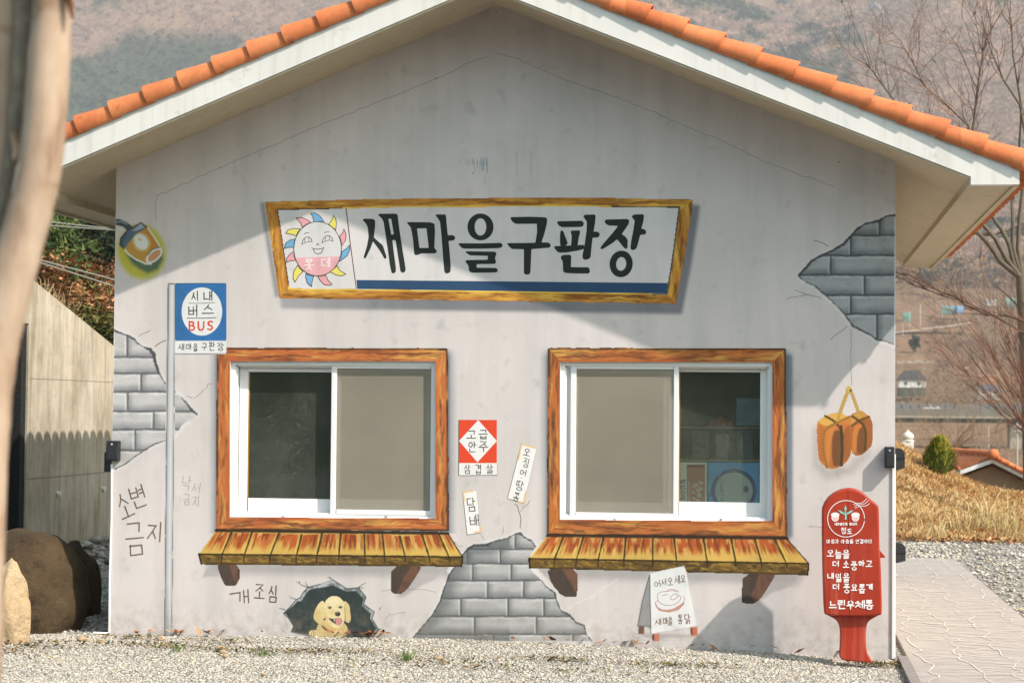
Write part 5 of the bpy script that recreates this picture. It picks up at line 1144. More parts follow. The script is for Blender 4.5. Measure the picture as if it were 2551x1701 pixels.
# the slope behind the photographer (only seen reflected in the panes)
M_BACK = plain('wooded_slope_behind', (.040, .045, .024), .95, .75, .6)
grid('hillside', np.linspace(-120, 120, 50), np.linspace(-130, -34, 30), lambda X, Y: smooth(-Y, 34, 110) * 20 + (fbm(X / 7, Y / 7, 12) - .5) * 5 * smooth(-Y, 34, 46), M_BACK)

m = MB(); m.box((-30, -14, -.2), (30, -3.4, .055), cham=.01); tag(m.build('road', plain('worn_asphalt', (.052, .052, .05), .95, .3, 2, .3, 60)), kind='structure')  # unseen dark slab, added to cut the light bounced up onto the gable
# loose gravel stones
def stones(n, xr, yr, zf, size, seed, dens=None):
    rg = np.random.default_rng(seed); x = rg.uniform(*xr, n); y = rg.uniform(*yr, n)
    if dens is not None: k = rg.random(n) < dens(x, y); x, y = x[k], y[k]
    n = len(x); z = zf(x, y); r = size * np.exp(rg.normal(0, .36, n))
    base = np.array([(1, 0, 0), (-1, 0, 0), (0, 1, 0), (0, -1, 0), (0, 0, .8), (0, 0, -.8)], float); tri = np.array([(0, 2, 4), (2, 1, 4), (1, 3, 4), (3, 0, 4), (2, 0, 5), (1, 2, 5), (3, 1, 5), (0, 3, 5)])
    v = base[None] * (1 + rg.uniform(-.4, .4, (n, 6, 1))) + rg.uniform(-.17, .17, (n, 6, 3)); a = rg.uniform(0, 6.283, n); b = rg.uniform(-.6, .6, n)
    ca_, sa_, cb_, sb_ = np.cos(a), np.sin(a), np.cos(b), np.sin(b)
    X = v[..., 0] * ca_[:, None] - v[..., 1] * sa_[:, None]; Y = v[..., 0] * sa_[:, None] + v[..., 1] * ca_[:, None]; Zv = v[..., 2]
    Y2 = Y * cb_[:, None] - Zv * sb_[:, None]; Z2 = (Y * sb_[:, None] + Zv * cb_[:, None]) * .55
    V = np.stack([X * r[:, None] + x[:, None], Y2 * r[:, None] + y[:, None], Z2 * r[:, None] + (z + r * .2)[:, None]], -1).reshape(-1, 3)
    Fc = (tri[None] + (np.arange(n) * 6)[:, None, None]).reshape(-1, 3)
    t = rg.random(n); pal = np.where((t < .18)[:, None], (160, 152, 140), np.where((t < .62)[:, None], (198, 190, 176), np.where((t < .93)[:, None], (214, 206, 190), (214, 192, 158))))
    col = lin(pal * rg.uniform(.88, 1.08, n)[:, None], .88); return V, Fc, np.repeat(col, 6, 0)
M_STONE = vcol('gravel_stone', .85, .2, 60)
V, Fc, C_ = stones(140000, (-4.9, 3.0), (-2.8, -.012), gz, .0063, 4, lambda x, y: np.where(x > 2.93 + 0 * y, 0, 1))
V2, F2, C2 = stones(9000, (-5.4, -2.9), (-.1, 6.0), gz, .015, 5)
V3, F3, C3 = stones(9000, (4.14, 7.2), (-1.5, 13.6), lambda x, y: 0 * x - .012, .018, 6)
V4, F4, C4 = stones(2500, (2.6, 4.2), (9.95, 13.6), lambda x, y: 0 * x - .012, .018, 7)
o = mesh('gravel', np.concatenate([V, V2, V3, V4]), np.concatenate([Fc, F2 + len(V), F3 + len(V) + len(V2), F4 + len(V) + len(V2) + len(V3)]), M_STONE, None, np.concatenate([C_, C2, C3, C4]))
tag(o, 'loose pale grey gravel spread before the shop and beside the path', 'gravel', kind='stuff')

# the stamped concrete path with pale joint lines
q = N('stamped_concrete'); c = q.ramp(q.noise(5, 5, .6), [(.3, lin((176, 165, 155), .70)), (.7, lin((190, 179, 169), .72))])
c = q.mul(c, q.ramp(q.noise(22, 3, .6, sc=(.12, 1, 1)), [(.3, .93), (.6, 1.0)])); M_PATH = q.base(c)
PX0, PX1 = 2.97, 4.12
m = MB(); m.box((PX0, -7, -.1), (PX1, 9.9, .012), cham=.004); m.box((-5.35, 4.3, -.05), (-2.9, 5.0, .075), cham=.004); path = tag(m.build('path', M_PATH), kind='structure')
m = MB(); m.prism([(2.90, -7, -.1), (PX0 - .001, -7, -.1), (PX0 - .001, -.05, -.1), (2.90, .02, -.1)], (0, 0, .125)); tag(m.build('kerb', plain('kerb_concrete', lin((150, 142, 134), .7), .9, .2, 12, .2)), kind='structure')
def path_lines():
    rr = random.Random(4); V = []; Fc = []; k = 0
    def strip(p, w):
        nonlocal k; p = np.array(p); k += 1; t = np.gradient(p, axis=0); t /= np.linalg.norm(t, axis=1)[:, None] + 1e-9; nn = np.stack([-t[:, 1], t[:, 0]], 1) * (np.asarray(w) / 2)[:, None]; n0 = len(V); n = len(p)
        for q in (p + nn, p - nn): V.extend((a, b, .0165 + k * .00003) for a, b in q)
        Fc.extend((n0 + i, n0 + i + 1, n0 + n + i + 1, n0 + n + i) for i in range(n - 1))
    def wander(x, y0, y1, amp, w, step=.16):
        p = []; y = y0; xx = x
        while y < y1: p.append((min(max(xx, PX0 + .02), PX1 - .02), y)); y += step * rr.uniform(.6, 1.5); xx = x + rr.uniform(-amp, amp)
        if len(p) > 2: q = chaikin(p, 1, False); strip(q, [w * rr.uniform(.5, 1.5) for _ in q])
    for x in (3.08, 3.36, 3.66, 3.98): wander(x, -4, 9.85, .075, .009)
    y = -3.4
    while y < 9.8:
        x0 = rr.uniform(PX0 + .02, PX1 - .5); L = rr.uniform(.25, .75); p = [(x0 + L * t, y + .05 * math.sin(t * 5 + y) + rr.uniform(-.03, .03)) for t in np.linspace(0, 1, 7)]; strip(chaikin(p, 1, False), [rr.uniform(.005, .02)] * 14 if False else [rr.uniform(.003, .009) for _ in chaikin(p, 1, False)]); y += rr.uniform(.02, .07)
    o = mesh('path_joint_lines', np.array(V), Fc, plain('pale_joint_paint', lin((224, 215, 202), .78), .8, .12, 9)); tag(o, kind='structure')
path_lines()

# ---- fallen leaves, weeds, scattered stones
rg = np.random.default_rng(11)
def leafmass(name, centers, size, cols, label, cat, parent=None, kind='stuff'):
    n = len(centers); a = rg.uniform(0, 6.283, n); tl = rg.uniform(-.7, .7, (n, 2)); s = size * rg.uniform(.5, 1.3, n); V = []
    for dx, dy in ((-1, 0), (0, -.42), (1, 0), (0, .42)):
        X = dx * np.cos(a) - dy * np.sin(a); Y = dx * np.sin(a) + dy * np.cos(a); V.append(np.stack([centers[:, 0] + X * s, centers[:, 1] + Y * s, centers[:, 2] + (X * tl[:, 0] + Y * tl[:, 1]) * s], -1))
    V = np.stack(V, 1).reshape(-1, 3); Fc = (np.arange(n) * 4)[:, None] + np.arange(4)[None]; c = lin(np.array(cols)[rg.integers(0, len(cols), n)] * rg.uniform(.8, 1.1, n)[:, None], .85)
    o = mesh(name, V, Fc, M_LEAF, parent, np.repeat(c, 4, 0)); return tag(o, label, cat, kind=kind) if label else o
M_LEAF = vcol('dry_leaf', .8, .25, 50)
x = np.concatenate([rg.uniform(-2.8, 2.6, 34), rg.normal(-.95, .14, 20), rg.normal(.9, .25, 12), rg.normal(-2.5, .3, 10)]); y = -np.abs(rg.normal(.03, .035, len(x))) - .012
leafmass('fallen_leaves', np.stack([x, y, gz(x, y) + .03 + rg.uniform(0, .02, len(x))], -1), .034, [(182, 116, 70), (150, 92, 58), (198, 146, 98), (120, 82, 56)], 'brown fallen leaves lying along the foot of the front wall', 'leaves')
def moss():
    pos = []
    for cx, cy, rx, ry, n in ((-2.2, -.75, .5, .12, 240), (-3.1, -.9, .4, .3, 260), (-1.2, -.85, .7, .12, 260), (-.1, -1.2, .5, .2, 120), (.6, -.9, .25, .08, 120), (1.35, -1.05, .5, .1, 160), (-2.6, -.28, .3, .08, 110), (-1.9, -.42, .4, .06, 90), (2.75, -.36, .22, .12, 190), (-3.3, -1.35, .5, .25, 220), (.2, -1.45, 1.2, .12, 160)):
        pos.append(np.stack([rg.normal(cx, rx * .5, n), np.minimum(rg.normal(cy, ry * .5, n), -.03)], -1))
    p = np.concatenate(pos); k = p[:, 0] < 2.9; p = p[k]; return np.stack([p[:, 0], p[:, 1], gz(p[:, 0], p[:, 1]) + rg.uniform(.012, .035, len(p))], -1)
leafmass('low_weeds', moss(), .017, [(118, 104, 60), (140, 116, 72), (96, 96, 52), (150, 120, 84)], 'low brown and olive weeds creeping in patches on the gravel', 'weeds')
def blades(name, base, h, w, lean, cols, mat, parent=None, seed=1, tint=None):
    r_ = np.random.default_rng(seed); n = len(base); a = r_.uniform(0, 6.283, n); hh = h * r_.uniform(.5, 1.25, n); ll = lean * r_.uniform(.2, 1.2, n); ww = w * r_.uniform(.6, 1.2, n)
    d = np.stack([np.cos(a), np.sin(a), 0 * a], -1); f = r_.uniform(0, 6.283, n); side = np.stack([np.cos(f), np.sin(f) * .35, 0 * a], -1)
    p0 = base; p1 = base + d * (ll * hh * .35)[:, None] + np.array([0, 0, 1]) * (hh * .6)[:, None]; p2 = base + d * (ll * hh)[:, None] + np.array([0, 0, 1]) * (hh * (1 - .35 * ll))[:, None]
    V = np.stack([p0 - side * ww[:, None] / 2, p0 + side * ww[:, None] / 2, p1 + side * ww[:, None] * .4, p1 - side * ww[:, None] * .4, p2], 1).reshape(-1, 3); k = (np.arange(n) * 5)[:, None]
    c = np.array(cols)[r_.integers(0, len(cols), n)] * r_.uniform(.78, 1.08, n)[:, None]
    if tint is not None: c = c * tint
    c = lin(c, .85)
    return mesh(name, V, [list(f) for f in np.concatenate([k + [0, 1, 2, 3]], 1)] + [list(f) for f in np.concatenate([k + [3, 2, 4]], 1)], mat, parent, np.repeat(c, 5, 0))
M_BLADE = vcol('grass_blade', .75, .1, 20)
for u, v, lab in ((825, 1668, 'left'), (1132, 1660, 'mid'), (1390, 1672, 'right')):
    pass
for (x, y, n, lab) in ((-1.42, -1.02, 34, 'small green grass tuft on the gravel before the left window'), (-.42, -1.1, 60, 'small green grass tuft on the gravel before the brick patch'), (-2.05, -1.0, 26, 'tiny green sprout on the gravel before the painted pole')):
    b = np.stack([x + rg.normal(0, .035, n), y + rg.normal(0, .02, n), np.full(n, float(gz(np.array(x), np.array(y))) + .01)], -1)
    tag(blades('grass_tuft', b, .075, .007, .8, [(120, 140, 70), (150, 160, 96), (100, 126, 64)], M_BLADE, None, int(n)), lab, 'grass tuft', 'green tufts on the gravel')

M_ROCK_L = None
def rock_material(name, a, b, spots=.5):
    q = N(name); c = q.ramp(q.noise(2.2, 6, .65), [(.3, a), (.7, b)]); g = q.ramp(q.noise(90, 3, .7), [(.3, .70), (.7, 1.08)]); s_ = q.ramp(q.noise(9, 5, .6), [(.30, spots), (.46, 1.0)])
    q.b.inputs['Roughness'].default_value = .9; q.bump(q.noise(14, 8, .72), .9, .05); return q.base(q.mul(q.mul(c, g), s_))
M_ROCK = rock_material('brown_boulder_stone', lin((72, 56, 38), .62), lin((112, 92, 64), .66)); M_ROCKP = rock_material('pale_tan_stone', lin((206, 172, 128), .80), lin((226, 200, 162), .84), .8)
def rock(name, c, r, seed, mat, label, cat, amp=.22, sub=4, flat=0.0):
    bm = bmesh.new(); bmesh.ops.create_icosphere(bm, subdivisions=sub, radius=1.0)
    for v in bm.verts:
        d = v.co.normalized(); n = mnoise.fractal(d * 1.3 + Vector((seed, seed * .7, 3)), 1.0, 2.0, 5) * amp; f = 1 + n
        if flat: # facet it with a few cutting planes
            for k in range(9):
                pn = Vector((math.sin(k * 2.4 + seed), math.cos(k * 1.7 + seed * 2), math.sin(k * 3.1 + seed) * .8)).normalized(); lim = .80 + .1 * math.sin(k + seed); t = d.dot(pn) * f
                if t > lim: f *= lim / t
        v.co = Vector((d.x * f * r[0], d.y * f * r[1], d.z * f * r[2]))
    bm.verts.index_update(); o = mesh(name, np.array([v.co[:] for v in bm.verts]) + np.array(c), [[v.index for v in f.verts] for f in bm.faces], mat, None, None, True); bm.free(); return tag(o, label, cat)
g_ = gnd(62, 1566); rock('boulder', (g_[0], g_[1], .24), (.47, .44, .56), 2.3, M_ROCK, 'large brown rounded boulder lying in the shade left of the shop', 'boulder', .16)
g_ = gnd(150, 1540); rock('boulder', (g_[0], g_[1] + .25, .10), (.24, .30, .50), 5.1, M_ROCK, 'dark boulder leaning behind the large rounded one in the shade', 'boulder', .16)
g_ = gnd(8, 1606); rock('rock', (g_[0], g_[1] + .1, .24), (.13, .15, .37), 7.7, M_ROCKP, 'tall sunlit tan rock behind the trunk at the left edge', 'rock', .2, 4, .8)
g_ = gnd(42, 1604); rock('rock', (g_[0], g_[1] + .04, .12), (.085, .11, .27), 3.2, M_ROCKP, 'small sunlit tan rock leaning on the taller one', 'rock', .2, 4, .8)
for k, (u, v, w, lab) in enumerate([(402, 1590, 30, 'pale angular stone on the gravel near the wall corner'), (550, 1615, 34, 'flat tan stone on the gravel below the painted graffiti'), (555, 1622, 24, 'low tan stone in front of the flat one'), (205, 1592, 34, 'flat tan stone beside the lit rock'), (250, 1596, 28, 'tan stone lying left of the wall corner'),
                                    (560, 1630, 20, 'thin tan stone on the gravel before the flat one'), (1088, 1637, 22, 'round cream stone on the gravel before the brick patch'), (2030, 1656, 13, 'small orange stone before the mailbox foot'), (2080, 1648, 10, 'tiny brown stone beside the mailbox foot'), (656, 1675, 16, 'small cream stone near the lower edge of the gravel')]):
    p = gnd(u, v + 4, .04); r = w / F * (p[1] - CAM[1]) / 2
    rock('stone', (p[0], min(p[1], -.05 - r) if -2.9 < p[0] < 2.9 else p[1], .035 + r * .35), (r, r * .8, r * .55), 1.3 * k + 1, M_ROCKP, lab, 'stone', .2, 2, .9)

# ================================================================ LEFT SIDE: concrete retaining wall, bank, pines
XW = -5.64
def conc_material():
    q = N('streaked_concrete'); a = q.ramp(q.noise(1.6, 6, .66), [(.34, lin((192, 180, 158), .72)), (.7, lin((222, 210, 188), .80))])
    st = q.ramp(q.noise(6.5, 6, .68, sc=(1, 1, .11), dist=1.2), [(.30, (.55, .52, .47)), (.46, (.84, .82, .78)), (.60, (1, 1, 1))]); oc = q.ramp(q.noise(2.6, 3, .6, sc=(1, 1, .03)), [(.58, (1, 1, 1)), (.72, (.98, .84, .62))])
    sp = q.ramp(q.noise(20, 4, .7), [(.26, .45), (.38, 1.0)]); q.bump(q.noise(40, 4, .6), .25, .01); return q.base(q.mul(q.mul(q.mul(a, st), oc), sp))
M_CONC = conc_material()
rw = empty('retaining_wall', (XW, 8, 0), 'tall streaked concrete retaining wall with a sloping top left of the shop', 'wall')
YE = 5.31; _t0 = float(P(75, 692, YE + .1)[..., 2].ravel()[0]); _t1 = float(P(283, 861, 7.93)[..., 2].ravel()[0]); ZD = float(P(72, 806, YE)[..., 2].ravel()[0])
def topz(y): return _t0 + (_t1 - _t0) / 2.62 * (y - YE)
m = MB()
for a, b in ((YE, 14.0),):
    m.prism([(XW, a, -.2), (XW, b, -.2), (XW, b, max(topz(b), .6)), (XW, a, topz(a))], (-.38, 0, 0))
m.prism([(XW - .001, 3.0, ZD), (XW - .001, YE - .0015, ZD), (XW - .001, YE - .0015, topz(YE)), (XW - .001, 3.0, topz(3.0))], (-.38, 0, 0))
m.build('wall_slab', M_CONC, rw)
mj_ = plain('dark_joint', lin((172, 160, 138), .7), .9)
m = MB()
for z_, t in ((2.02, .003), (.98, .005)): m.box((XW + .0005, YE + .02, z_ - t), (XW + .003, 13.5, z_ + t))
m.build('pour_joint', mj_, rw)
m = MB(); m.box((XW - .42, YE - .14, -.2), (XW - .02, YE - .008, ZD - .005)); m.build('end_membrane', plain('black_drainage_mat', (.018, .019, .017), .8, .6, 40, .5, 34), rw)  # black panel: the shade under the overhanging slab put into its colour
m = MB(); m.box((XW - .9, 2.9, -.2), (XW - .43, YE - .14, ZD)); m.build('dark_recess', plain('dark_stone_recess', (.050, .050, .042), .9, .7, 30, .6, 40), rw)  # solid block coloured dark to stand for the shaded recess
for y_ in (6.2, 7.62): m = MB(); m.tube([(XW - .02, y_, .80), (XW + .035, y_, .787)], .026, 12); m.build('weep_pipe', M_PVC, rw)
V, Fc, C_ = stones(420, (XW + .05, XW + .75), (5.6, 10.5), lambda x, y: .03 + .20 * (1 - (x - XW) / .75), .06, 21)
tag(mesh('rubble', V, Fc, M_STONE, None, C_ * .8), 'small heap of broken stones at the foot of the retaining wall', 'rubble', kind='stuff')

def bank_z(x, y):
    return np.maximum(0, (2.2 + (y - 8) * .13) * smooth(y, 5.4, 9.5)) * smooth(-x, 4.9, 6.2) + smooth(y, 22, 60) * 3.5 * smooth(-x, 5, 9) + (fbm(x / 1.1, y / 1.1, 4) - .5) * .25
M_BANK = plain('dry_bank_soil', lin((104, 78, 50), .55), .95, .5, 3, .4, 12)
grid('bank', np.linspace(-45, -6.04, 60), np.linspace(5.5, 60, 70), lambda X, Y: bank_z(X, Y), M_BANK)

def twig_clump(name, base, n, L, spread, thick, col, mat, leaves, seed, label, cat, group=None, lean=(0, 0)):
    rr = random.Random(seed); m = MB(); tips = []
    for k in range(n):
        a = rr.uniform(0, 6.283); s_ = spread * math.sqrt(rr.random()); p = np.array(base, float) + (rr.uniform(-1, 1) * spread * .25, rr.uniform(-1, 1) * spread * .15, 0); d = np.array([math.cos(a) * s_ + lean[0], math.sin(a) * s_ * .6 + lean[1], 1.0]); l = L * rr.uniform(.55, 1.1); q = [p]
        for t in range(4): p = p + d / np.linalg.norm(d) * l / 4; d = d + np.array([rr.uniform(-.35, .35), rr.uniform(-.35, .35), rr.uniform(-.28, .05)]); q.append(p); tips.append(p)
        m.tube(q, np.linspace(thick, thick * .35, 5), 3, col, False)
    root = empty(name, tuple(base), label, cat, group)
    mesh('stems', np.array(m.V), m.F, mat, root, lin(np.array(m.C), .8))
    if leaves:
        sz, cols, per = leaves; c = np.repeat(np.array(tips), per, 0) + np.random.default_rng(seed).normal(0, .07, (len(tips) * per, 3)); leafmass('leaves', c, sz, cols, None, None, root)
    return root
n_ = 9000; x_ = rg.uniform(-26, -6.2, n_); y_ = rg.uniform(6, 40, n_)
tag(blades('dry_brush', np.stack([x_, y_, bank_z(x_, y_) - .02], -1), .42, .016, 1.1, [(150, 108, 70), (120, 88, 58), (176, 138, 96), (96, 92, 52)], M_BLADE, None, 19), 'brown dry brush covering the bank behind the retaining wall', 'brush', kind='stuff')
M_TWIG = vcol('twig_bark', .85, .2, 30)
BRN = [(196, 132, 84), (168, 108, 66), (214, 156, 108), (138, 92, 58)]
for k, (u, v, D, n, L) in enumerate([(150, 775, 27, 34, .55), (205, 800, 27, 40, .55), (255, 818, 26.5, 34, .55), (225, 740, 29, 40, .7), (165, 728, 29, 34, .6), (272, 752, 30, 40, .7), (120, 700, 27, 26, .45), (292, 800, 28, 30, .6)]):
    p = P(u, v, CAM[1] + D).ravel(); twig_clump('dry_shrub', p, n, L, .8, .010, (128, 92, 62), M_TWIG, (.05, BRN, 2 if k % 2 else 3), 30 + k, ['dry brown shrub on the bank just above the wall crest', 'leafy brown shrub above the middle of the sloping wall top', 'dry brown shrub above the lower end of the wall top', 'tall dry shrub high on the bank behind the wall', 'brown shrub with pale leaves beneath the red pine trunk', 'dry shrub high on the bank close to the shop', 'thin dry shrub at the highest end of the wall top', 'dry shrub on the bank half hidden by the shop corner'][k], 'shrub', 'dry shrubs on the bank')
for k, (u, v, D) in enumerate([(225, 836, 24.5), (258, 850, 24.3), (285, 862, 24.2)]):
    p = P(u, v, CAM[1] + D).ravel(); twig_clump('green_shrub', p, 36, .5, 1.1, .006, (96, 92, 52), M_TWIG, (.035, [(92, 104, 50), (74, 92, 44), (128, 124, 62), (150, 128, 70)], 5), 60 + k, ['low green shrub behind the middle of the wall top', 'low green shrub beside the lower wall top', 'low green shrub where the wall top meets the shop'][k], 'shrub', 'green shrubs behind the wall top')
b = np.stack([np.full(90, XW - .1) + rg.normal(0, .1, 90), rg.uniform(5.35, 7.0, 90), np.zeros(90)], -1); b[:, 2] = topz(b[:, 1]) - .02
tag(blades('dry_grass_tuft', b, .20, .008, 1.1, [(222, 196, 150), (200, 168, 118)], M_BLADE, None, 8), 'dry straw grass hanging over the top of the retaining wall', 'grass tuft')
M_PINEBARK = plain('red_pine_bark', lin((160, 88, 58), .6), .9, .35, 14, .4, 30); M_DARKBARK = plain('dark_pine_bark', lin((84, 64, 52), .6), .9, .35, 14, .4, 30)
M_NEEDLE = vcol('pine_needles', .7, .2, 12)
def pine(base, h, r, crown0, crown_r, seed, bark, cols, label, group, nclump=46, per=46, size=.16):
    rr = np.random.default_rng(seed); root = empty('pine_tree', tuple(base), label, 'tree', group); base = np.array(base, float); m = MB(); z = np.linspace(0, h, 9); w = np.stack([base[0] + np.cumsum(rr.normal(0, .05, 9)), base[1] + np.cumsum(rr.normal(0, .05, 9)), base[2] + z], -1)
    m.tube(w, np.linspace(r, r * .25, 9), 8)
    cl = []
    for k in range(nclump):
        t = crown0 + (1 - crown0) * rr.random(); a = rr.uniform(0, 6.283); R = crown_r * (1 - (t - crown0) / (1 - crown0 + 1e-6) * .72) * math.sqrt(rr.random()); i = min(7, int(t * 8)); c0 = w[i] + (w[i + 1] - w[i]) * (t * 8 - i); c1 = c0 + np.array([math.cos(a) * R, math.sin(a) * R, -.05 * R + rr.uniform(-.2, .3)])
        if k % 2 == 0: m.tube([c0, (c0 + c1) / 2 + (0, 0, .08), c1], [r * .22, r * .14, r * .07], 4)
        cl.append((c1, rr.uniform(.5, 1.1)))
    m.build('trunk', bark, root, True); V = []; C_ = []
    for c1, s_ in cl:
        n = per; q = rr.normal(0, 1, (n, 3)); q /= np.linalg.norm(q, axis=1)[:, None]; q *= (rr.random(n) ** .4)[:, None] * np.array([.62, .62, .30]) * s_; ctr = c1 + q; d = rr.normal(0, 1, (n, 3)); d /= np.linalg.norm(d, axis=1)[:, None]; d[:, 2] = np.abs(d[:, 2]); e = np.cross(d, rr.normal(0, 1, (n, 3))); e /= np.linalg.norm(e, axis=1)[:, None]; L = size * rr.uniform(.7, 1.4, n)
        V.append(np.stack([ctr - e * (L * .11)[:, None], ctr + e * (L * .11)[:, None], ctr + d * L[:, None]], 1).reshape(-1, 3)); cc = np.array(cols)[rr.integers(0, len(cols), n)] * rr.uniform(.8, 1.1, n)[:, None]; C_.append(np.repeat(lin(cc, .8), 3, 0))
    V = np.concatenate(V); mesh('crown', V, np.arange(len(V)).reshape(-1, 3), M_NEEDLE, root, np.concatenate(C_)); return root
GN = [(78, 98, 52), (96, 116, 60), (64, 84, 46), (120, 130, 66)]; GD = [(38, 52, 32), (50, 66, 38), (32, 44, 30)]
for k, (u, v, D, h, r, c0, cr, bk, cs, lab) in enumerate([(112, 690, 28.5, 1.5, .055, .10, .75, 0, GN, 'young pine with a red trunk and yellow green needles above the retaining wall'), (218, 690, 34, 1.9, .11, .28, 1.4, 1, GD, 'dark pine with a straight brown trunk behind the red one'), (160, 690, 38, 2.0, .10, .05, 1.7, 1, GD, 'dense dark pine deep on the bank'), (262, 700, 38, 2.0, .10, .05, 1.7, 1, GD, 'dense dark pine on the bank next to the shop eave'), (80, 690, 40, 1.9, .1, .05, 1.7, 1, GD, 'dense dark pine behind the leaning trunk'), (320, 700, 41, 1.9, .1, .05, 1.7, 1, GD, 'dark pine on the bank hidden partly by the shop')]):
    p = P(u, v, CAM[1] + D).ravel(); pine(p - np.array([0, 0, .3]), h, r, c0, cr, 70 + k, [M_PINEBARK, M_DARKBARK][bk], cs, lab, 'pines on the bank', 46 if k < 2 else 100, 110 if k < 2 else 130, .13 if k < 2 else .19)
for k, (a, b, lab) in enumerate([((60, 544), (300, 571), 'upper pale cable crossing behind the left eave'), ((60, 556), (300, 573), 'pale cable just below the upper one behind the left eave'), ((60, 636), (300, 699), 'thin cable crossing the pines'), ((60, 640), (300, 716), 'lowest thin cable crossing the pines')]):
    D = 26; m = MB(); m.tube([P(a[0] - 700, a[1] - (b[1] - a[1]) * 2.9, CAM[1] + D).ravel(), P((a[0] + b[0]) / 2, (a[1] + b[1]) / 2 + 2, CAM[1] + D).ravel(), P(b[0] + 400, b[1] + (b[1] - a[1]) * 1.7, CAM[1] + D).ravel()], .010, 5); tag(m.build('power_cable', plain('grey_cable' + 'abcd'[k], lin((168, 164, 150), .7), .6)), lab, 'cable', 'cables crossing behind the left eave')

# ================================================================ RIGHT SIDE: mound, pavilion, trees
def mound_z(x, y):
    crest = np.interp(x, [-4, 0, 2, 3, 4.0, 4.63, 5.18, 5.5, 6.2, 8, 12], [0, .9, 1.62, 1.48, 1.22, .94, .62, .52, .38, .2, .1])
    f = smooth(y, 13.3, 20.2) ** .85; b = 1 - smooth(y, 21.0, 29)
    return -.05 + crest * f * b - 3.2 * smooth(y, 22, 31) + (fbm(x / .7, y / .7, 9) - .5) * .16 * f
M_STRAW = plain('dry_grass_ground', lin((204, 172, 122), .68), .95, .35, 5, .5, 20)
grid('grass_mound', np.linspace(-4, 16, 90), np.linspace(13.2, 32, 90), mound_z, M_STRAW)
rg = np.random.default_rng(3)
n = 42000; x = rg.uniform(2.6, 8.4, n); y = 13.45 + 7.6 * rg.random(n) ** .9
pb = np.stack([x, y, mound_z(x, y) - .02], -1)
STR = [(226, 192, 132), (214, 174, 112), (236, 208, 156), (196, 152, 94), (172, 126, 76), (206, 164, 104)]
dk = sst(.42, .62, fbm(x / .34, y / .55, 31, 4))[:, None]; tn_ = (1 - dk) + dk * np.array([.86, .77, .66])
g1 = blades('dry_grass', pb, .12, .016, 1.7, STR, M_BLADE, None, 5, tn_); tag(g1, 'dry straw coloured grass covering the mound behind the path', 'grass', kind='stuff')
for k, (u, v, n, h, lab) in enumerate([(2466, 1322, 90, .75, 'tall pale straw tuft at the right foot of the grass mound'), (2390, 1325, 60, .55, 'straw tuft at the mound foot left of the tall one'), (2330, 1330, 50, .42, 'small dry tuft at the mound foot behind the path end'), (2530, 1326, 60, .5, 'dry tuft at the mound foot by the right edge')]):
    D = (CAM[2]) / ((v - 1031) / F); p = P(u, v, CAM[1] + D).ravel(); b = np.stack([p[0] + rg.normal(0, .14, n), np.full(n, p[1]) + rg.normal(0, .08, n), np.full(n, -.03)], -1)
    tag(blades('dry_grass_tuft', b, h, .012, 1.0, [(236, 214, 164), (222, 196, 142), (196, 176, 112)], M_BLADE, None, 40 + k), lab, 'grass tuft', 'straw tufts at the mound foot')
nl = 500; x = rg.uniform(2.8, 7.6, nl); y = rg.normal(13.45, .12, nl); leafmass('dry_leaves', np.stack([x, y, np.full(nl, .0) + rg.uniform(0, .05, nl)], -1), .05, [(206, 150, 100), (176, 116, 74), (222, 176, 128)], 'dry leaves gathered along the foot of the grass mound', 'leaves')

def conifer(u, v, D, wpx, hpx):
    D = next((d for d in np.arange(28, 37, .05) if (lambda w: mound_z(w[0:1], w[1:2])[0] >= w[2])(P(u, v, CAM[1] + d).ravel())), D); s = D / F; p = P(u, v, CAM[1] + D).ravel(); root = empty('conifer_shrub', tuple(p), 'small rounded yellow green conifer shrub on the grass mound', 'shrub'); m = MB(); m.tube([p - (0, 0, .25), p + (0, 0, hpx * s * .6)], [.03, .012], 7); m.build('trunk', M_DARKBARK, root)
    rr = np.random.default_rng(2); n = 5200; t = rr.random(n) ** .8; a = rr.uniform(0, 6.283, n); prof = np.interp(t, [0, .12, .3, .5, .72, .88, 1], [.50, .78, .96, 1.0, .84, .52, .12]); lob = 1 + .14 * np.sin(a * 5 + t * 4) + .1 * np.sin(a * 3 + 1); R = wpx / 2 * s * prof * lob * rr.uniform(.6, 1.04, n)
    c = p + np.stack([np.cos(a) * R, np.sin(a) * R, t * hpx * s + .12 * np.abs(np.sin(a * 4)) * (t > .8) * .4], -1); d = np.stack([np.cos(a) * .45, np.sin(a) * .45, np.full(n, 1.0)], -1) + rr.normal(0, .25, (n, 3)); e = np.stack([-np.sin(a), np.cos(a), 0 * a], -1); L = .075 * rr.uniform(.6, 1.3, n)
    V = np.stack([c - e * .011, c + e * .011, c + d * L[:, None]], 1).reshape(-1, 3); y_ = np.clip(t + .25 * np.cos(a - .4) * 1, 0, 1)[:, None]; cl = np.where(rr.random((n, 1)) < .5 * y_ ** 2 + .08, (206, 186, 62), np.where(rr.random((n, 1)) < .5, (96, 116, 46), (70, 94, 42)))
    mesh('crown', V, np.arange(3 * n).reshape(-1, 3), M_NEEDLE, root, np.repeat(lin(cl, .95), 3, 0))
conifer(2340, 1181, 31.5, 70, 78)

